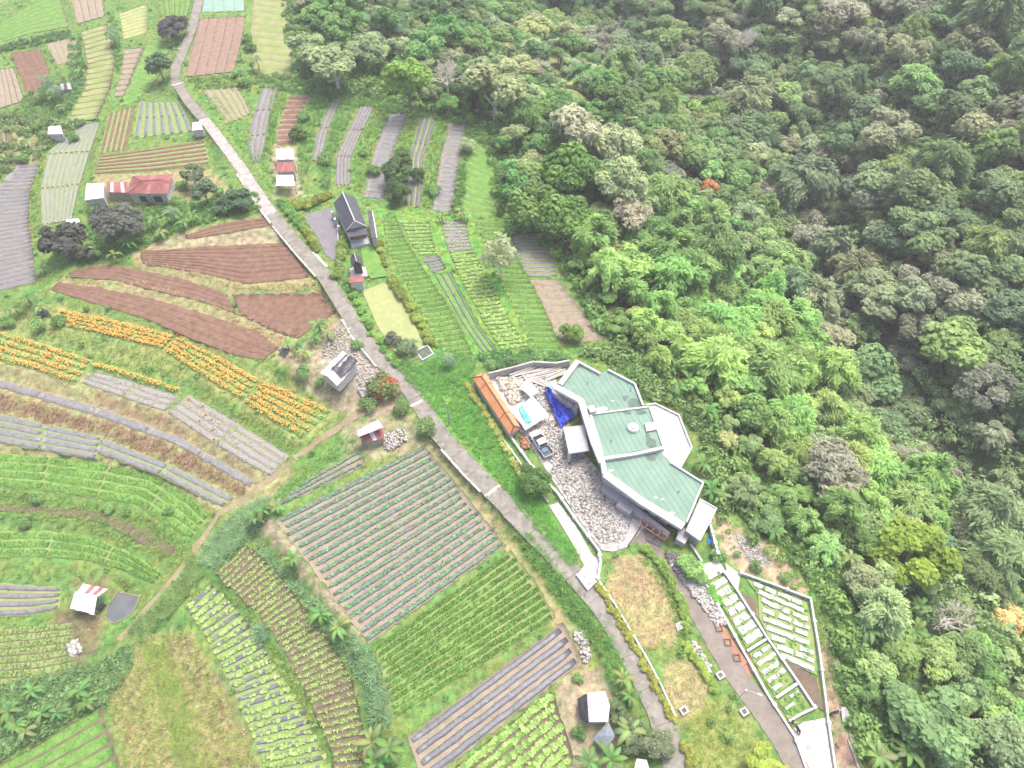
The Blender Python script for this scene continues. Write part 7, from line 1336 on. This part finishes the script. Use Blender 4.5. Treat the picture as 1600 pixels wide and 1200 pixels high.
# countable small shrubs in rows
def shrub_row(P, n, rpx, c, lab, grp, z=0):
    for p in resample(px(P, z), n):
        q = proj(p[0], p[1], z); R = rpx/ppm(q[0], q[1], z); plant('shrub', p[0]+rng.normal(0, .15), p[1]+rng.normal(0, .15), R*rng.uniform(.85, 1.25), np.array(c)*rng.uniform(.85, 1.2), lab, grp, 'shrub', R0=1.7)
shrub_row([(933, 914), (957, 953), (980, 993), (1004, 1037), (1026, 1078), (1049, 1123)], 30, 6.5, (.26, .30, .06), 'yellow leaved shrub, one of the row hugging the roadside wall', 'yellow shrubs along the roadside wall', -.05)
shrub_row([(1072, 1168), (1082, 1200)], 4, 9, (.26, .30, .06), 'yellow leaved shrub, one of the short row at the bottom edge', 'yellow shrubs at the bottom edge')
shrub_row([(730, 600), (745, 625), (762, 652), (782, 680), (793, 706), (803, 722), (818, 750)], 22, 6, (.32, .36, .11), 'small yellow shrub, one of the row below the orange roofed hall', 'small yellow shrubs below the orange roofed hall')
shrub_row([(456, 318), (475, 325), (492, 318), (512, 306)], 8, 9, (.22, .27, .05), 'yellow green garden shrub, one of the hedge at the head of the dark court', 'yellow green shrubs at the head of the dark court')
shrub_row([(470, 345), (480, 362), (490, 380), (498, 392)], 8, 7, (.22, .28, .06), 'yellow green garden shrub, one of the row between road and dark court', 'yellow green shrubs between road and dark court')
shrub_row([(440, 318), (455, 335), (472, 355)], 6, 8, (.13, .28, .07), 'deep green hedge bush, one of the row on the verge above the dark court', 'deep green hedge bushes on the verge')
shrub_row([(536, 372), (536, 388), (533, 405), (530, 420), (528, 432)], 8, 8, (.19, .28, .06), 'bright garden shrub, one of those between court and pavilion', 'bright shrubs between court and pavilion')
shrub_row([(592, 378), (598, 395), (600, 410)], 4, 7, (.23, .29, .06), 'yellowish garden shrub, one of those on the small lawn edge', 'yellowish shrubs on the small lawn edge')
shrub_row([(612, 438), (628, 460), (640, 478), (650, 498), (662, 516), (672, 535)], 11, 9, (.21, .29, .06), 'yellowish garden shrub, one of the row along the pale lawn', 'yellowish shrubs along the pale lawn', -.4)
shrub_row([(545, 440), (560, 480), (578, 515), (600, 548), (618, 572)], 12, 7, (.15, .31, .07), 'green hedge bush, one of the row between road and pale lawn', 'green hedge bushes between road and pale lawn')
shrub_row([(1010, 858), (1035, 888), (1058, 930), (1070, 965), (1072, 985)], 14, 8, (.20, .32, .07), 'low hedge bush, one of the row edging the grass oval', 'low hedge bushes edging the grass oval')
shrub_row([(1075, 1010), (1095, 1045), (1115, 1075)], 6, 9, (.24, .34, .07), 'low hedge bush, one of those beside the second island', 'low hedge bushes beside the second island')
shrub_row([(1110, 925), (1122, 942)], 3, 8, (.15, .34, .07), 'bright bush, one of three at the inner corner of the long garden', 'bright bushes at the inner corner of the long garden', -.3)

# ------------------------------------------------------------------ thin tropical air
hm = bpy.data.materials.new('haze'); hm.use_nodes = True; ht = hm.node_tree; ht.nodes.remove(ht.nodes['Principled BSDF']); pv = ht.nodes.new('ShaderNodeVolumePrincipled')
pv.inputs['Density'].default_value = .00045; pv.inputs['Color'].default_value = (.93, .95, .98, 1); ht.links.new(pv.outputs[0], ht.nodes['Material Output'].inputs['Volume'])
ht.links.new(pv.outputs[0], ht.nodes['Material Output'].inputs['Volume'])
tag(mk('haze', *box_vf(0, 550, 28.5, 2100, 2000, 147), hm), kind='stuff')
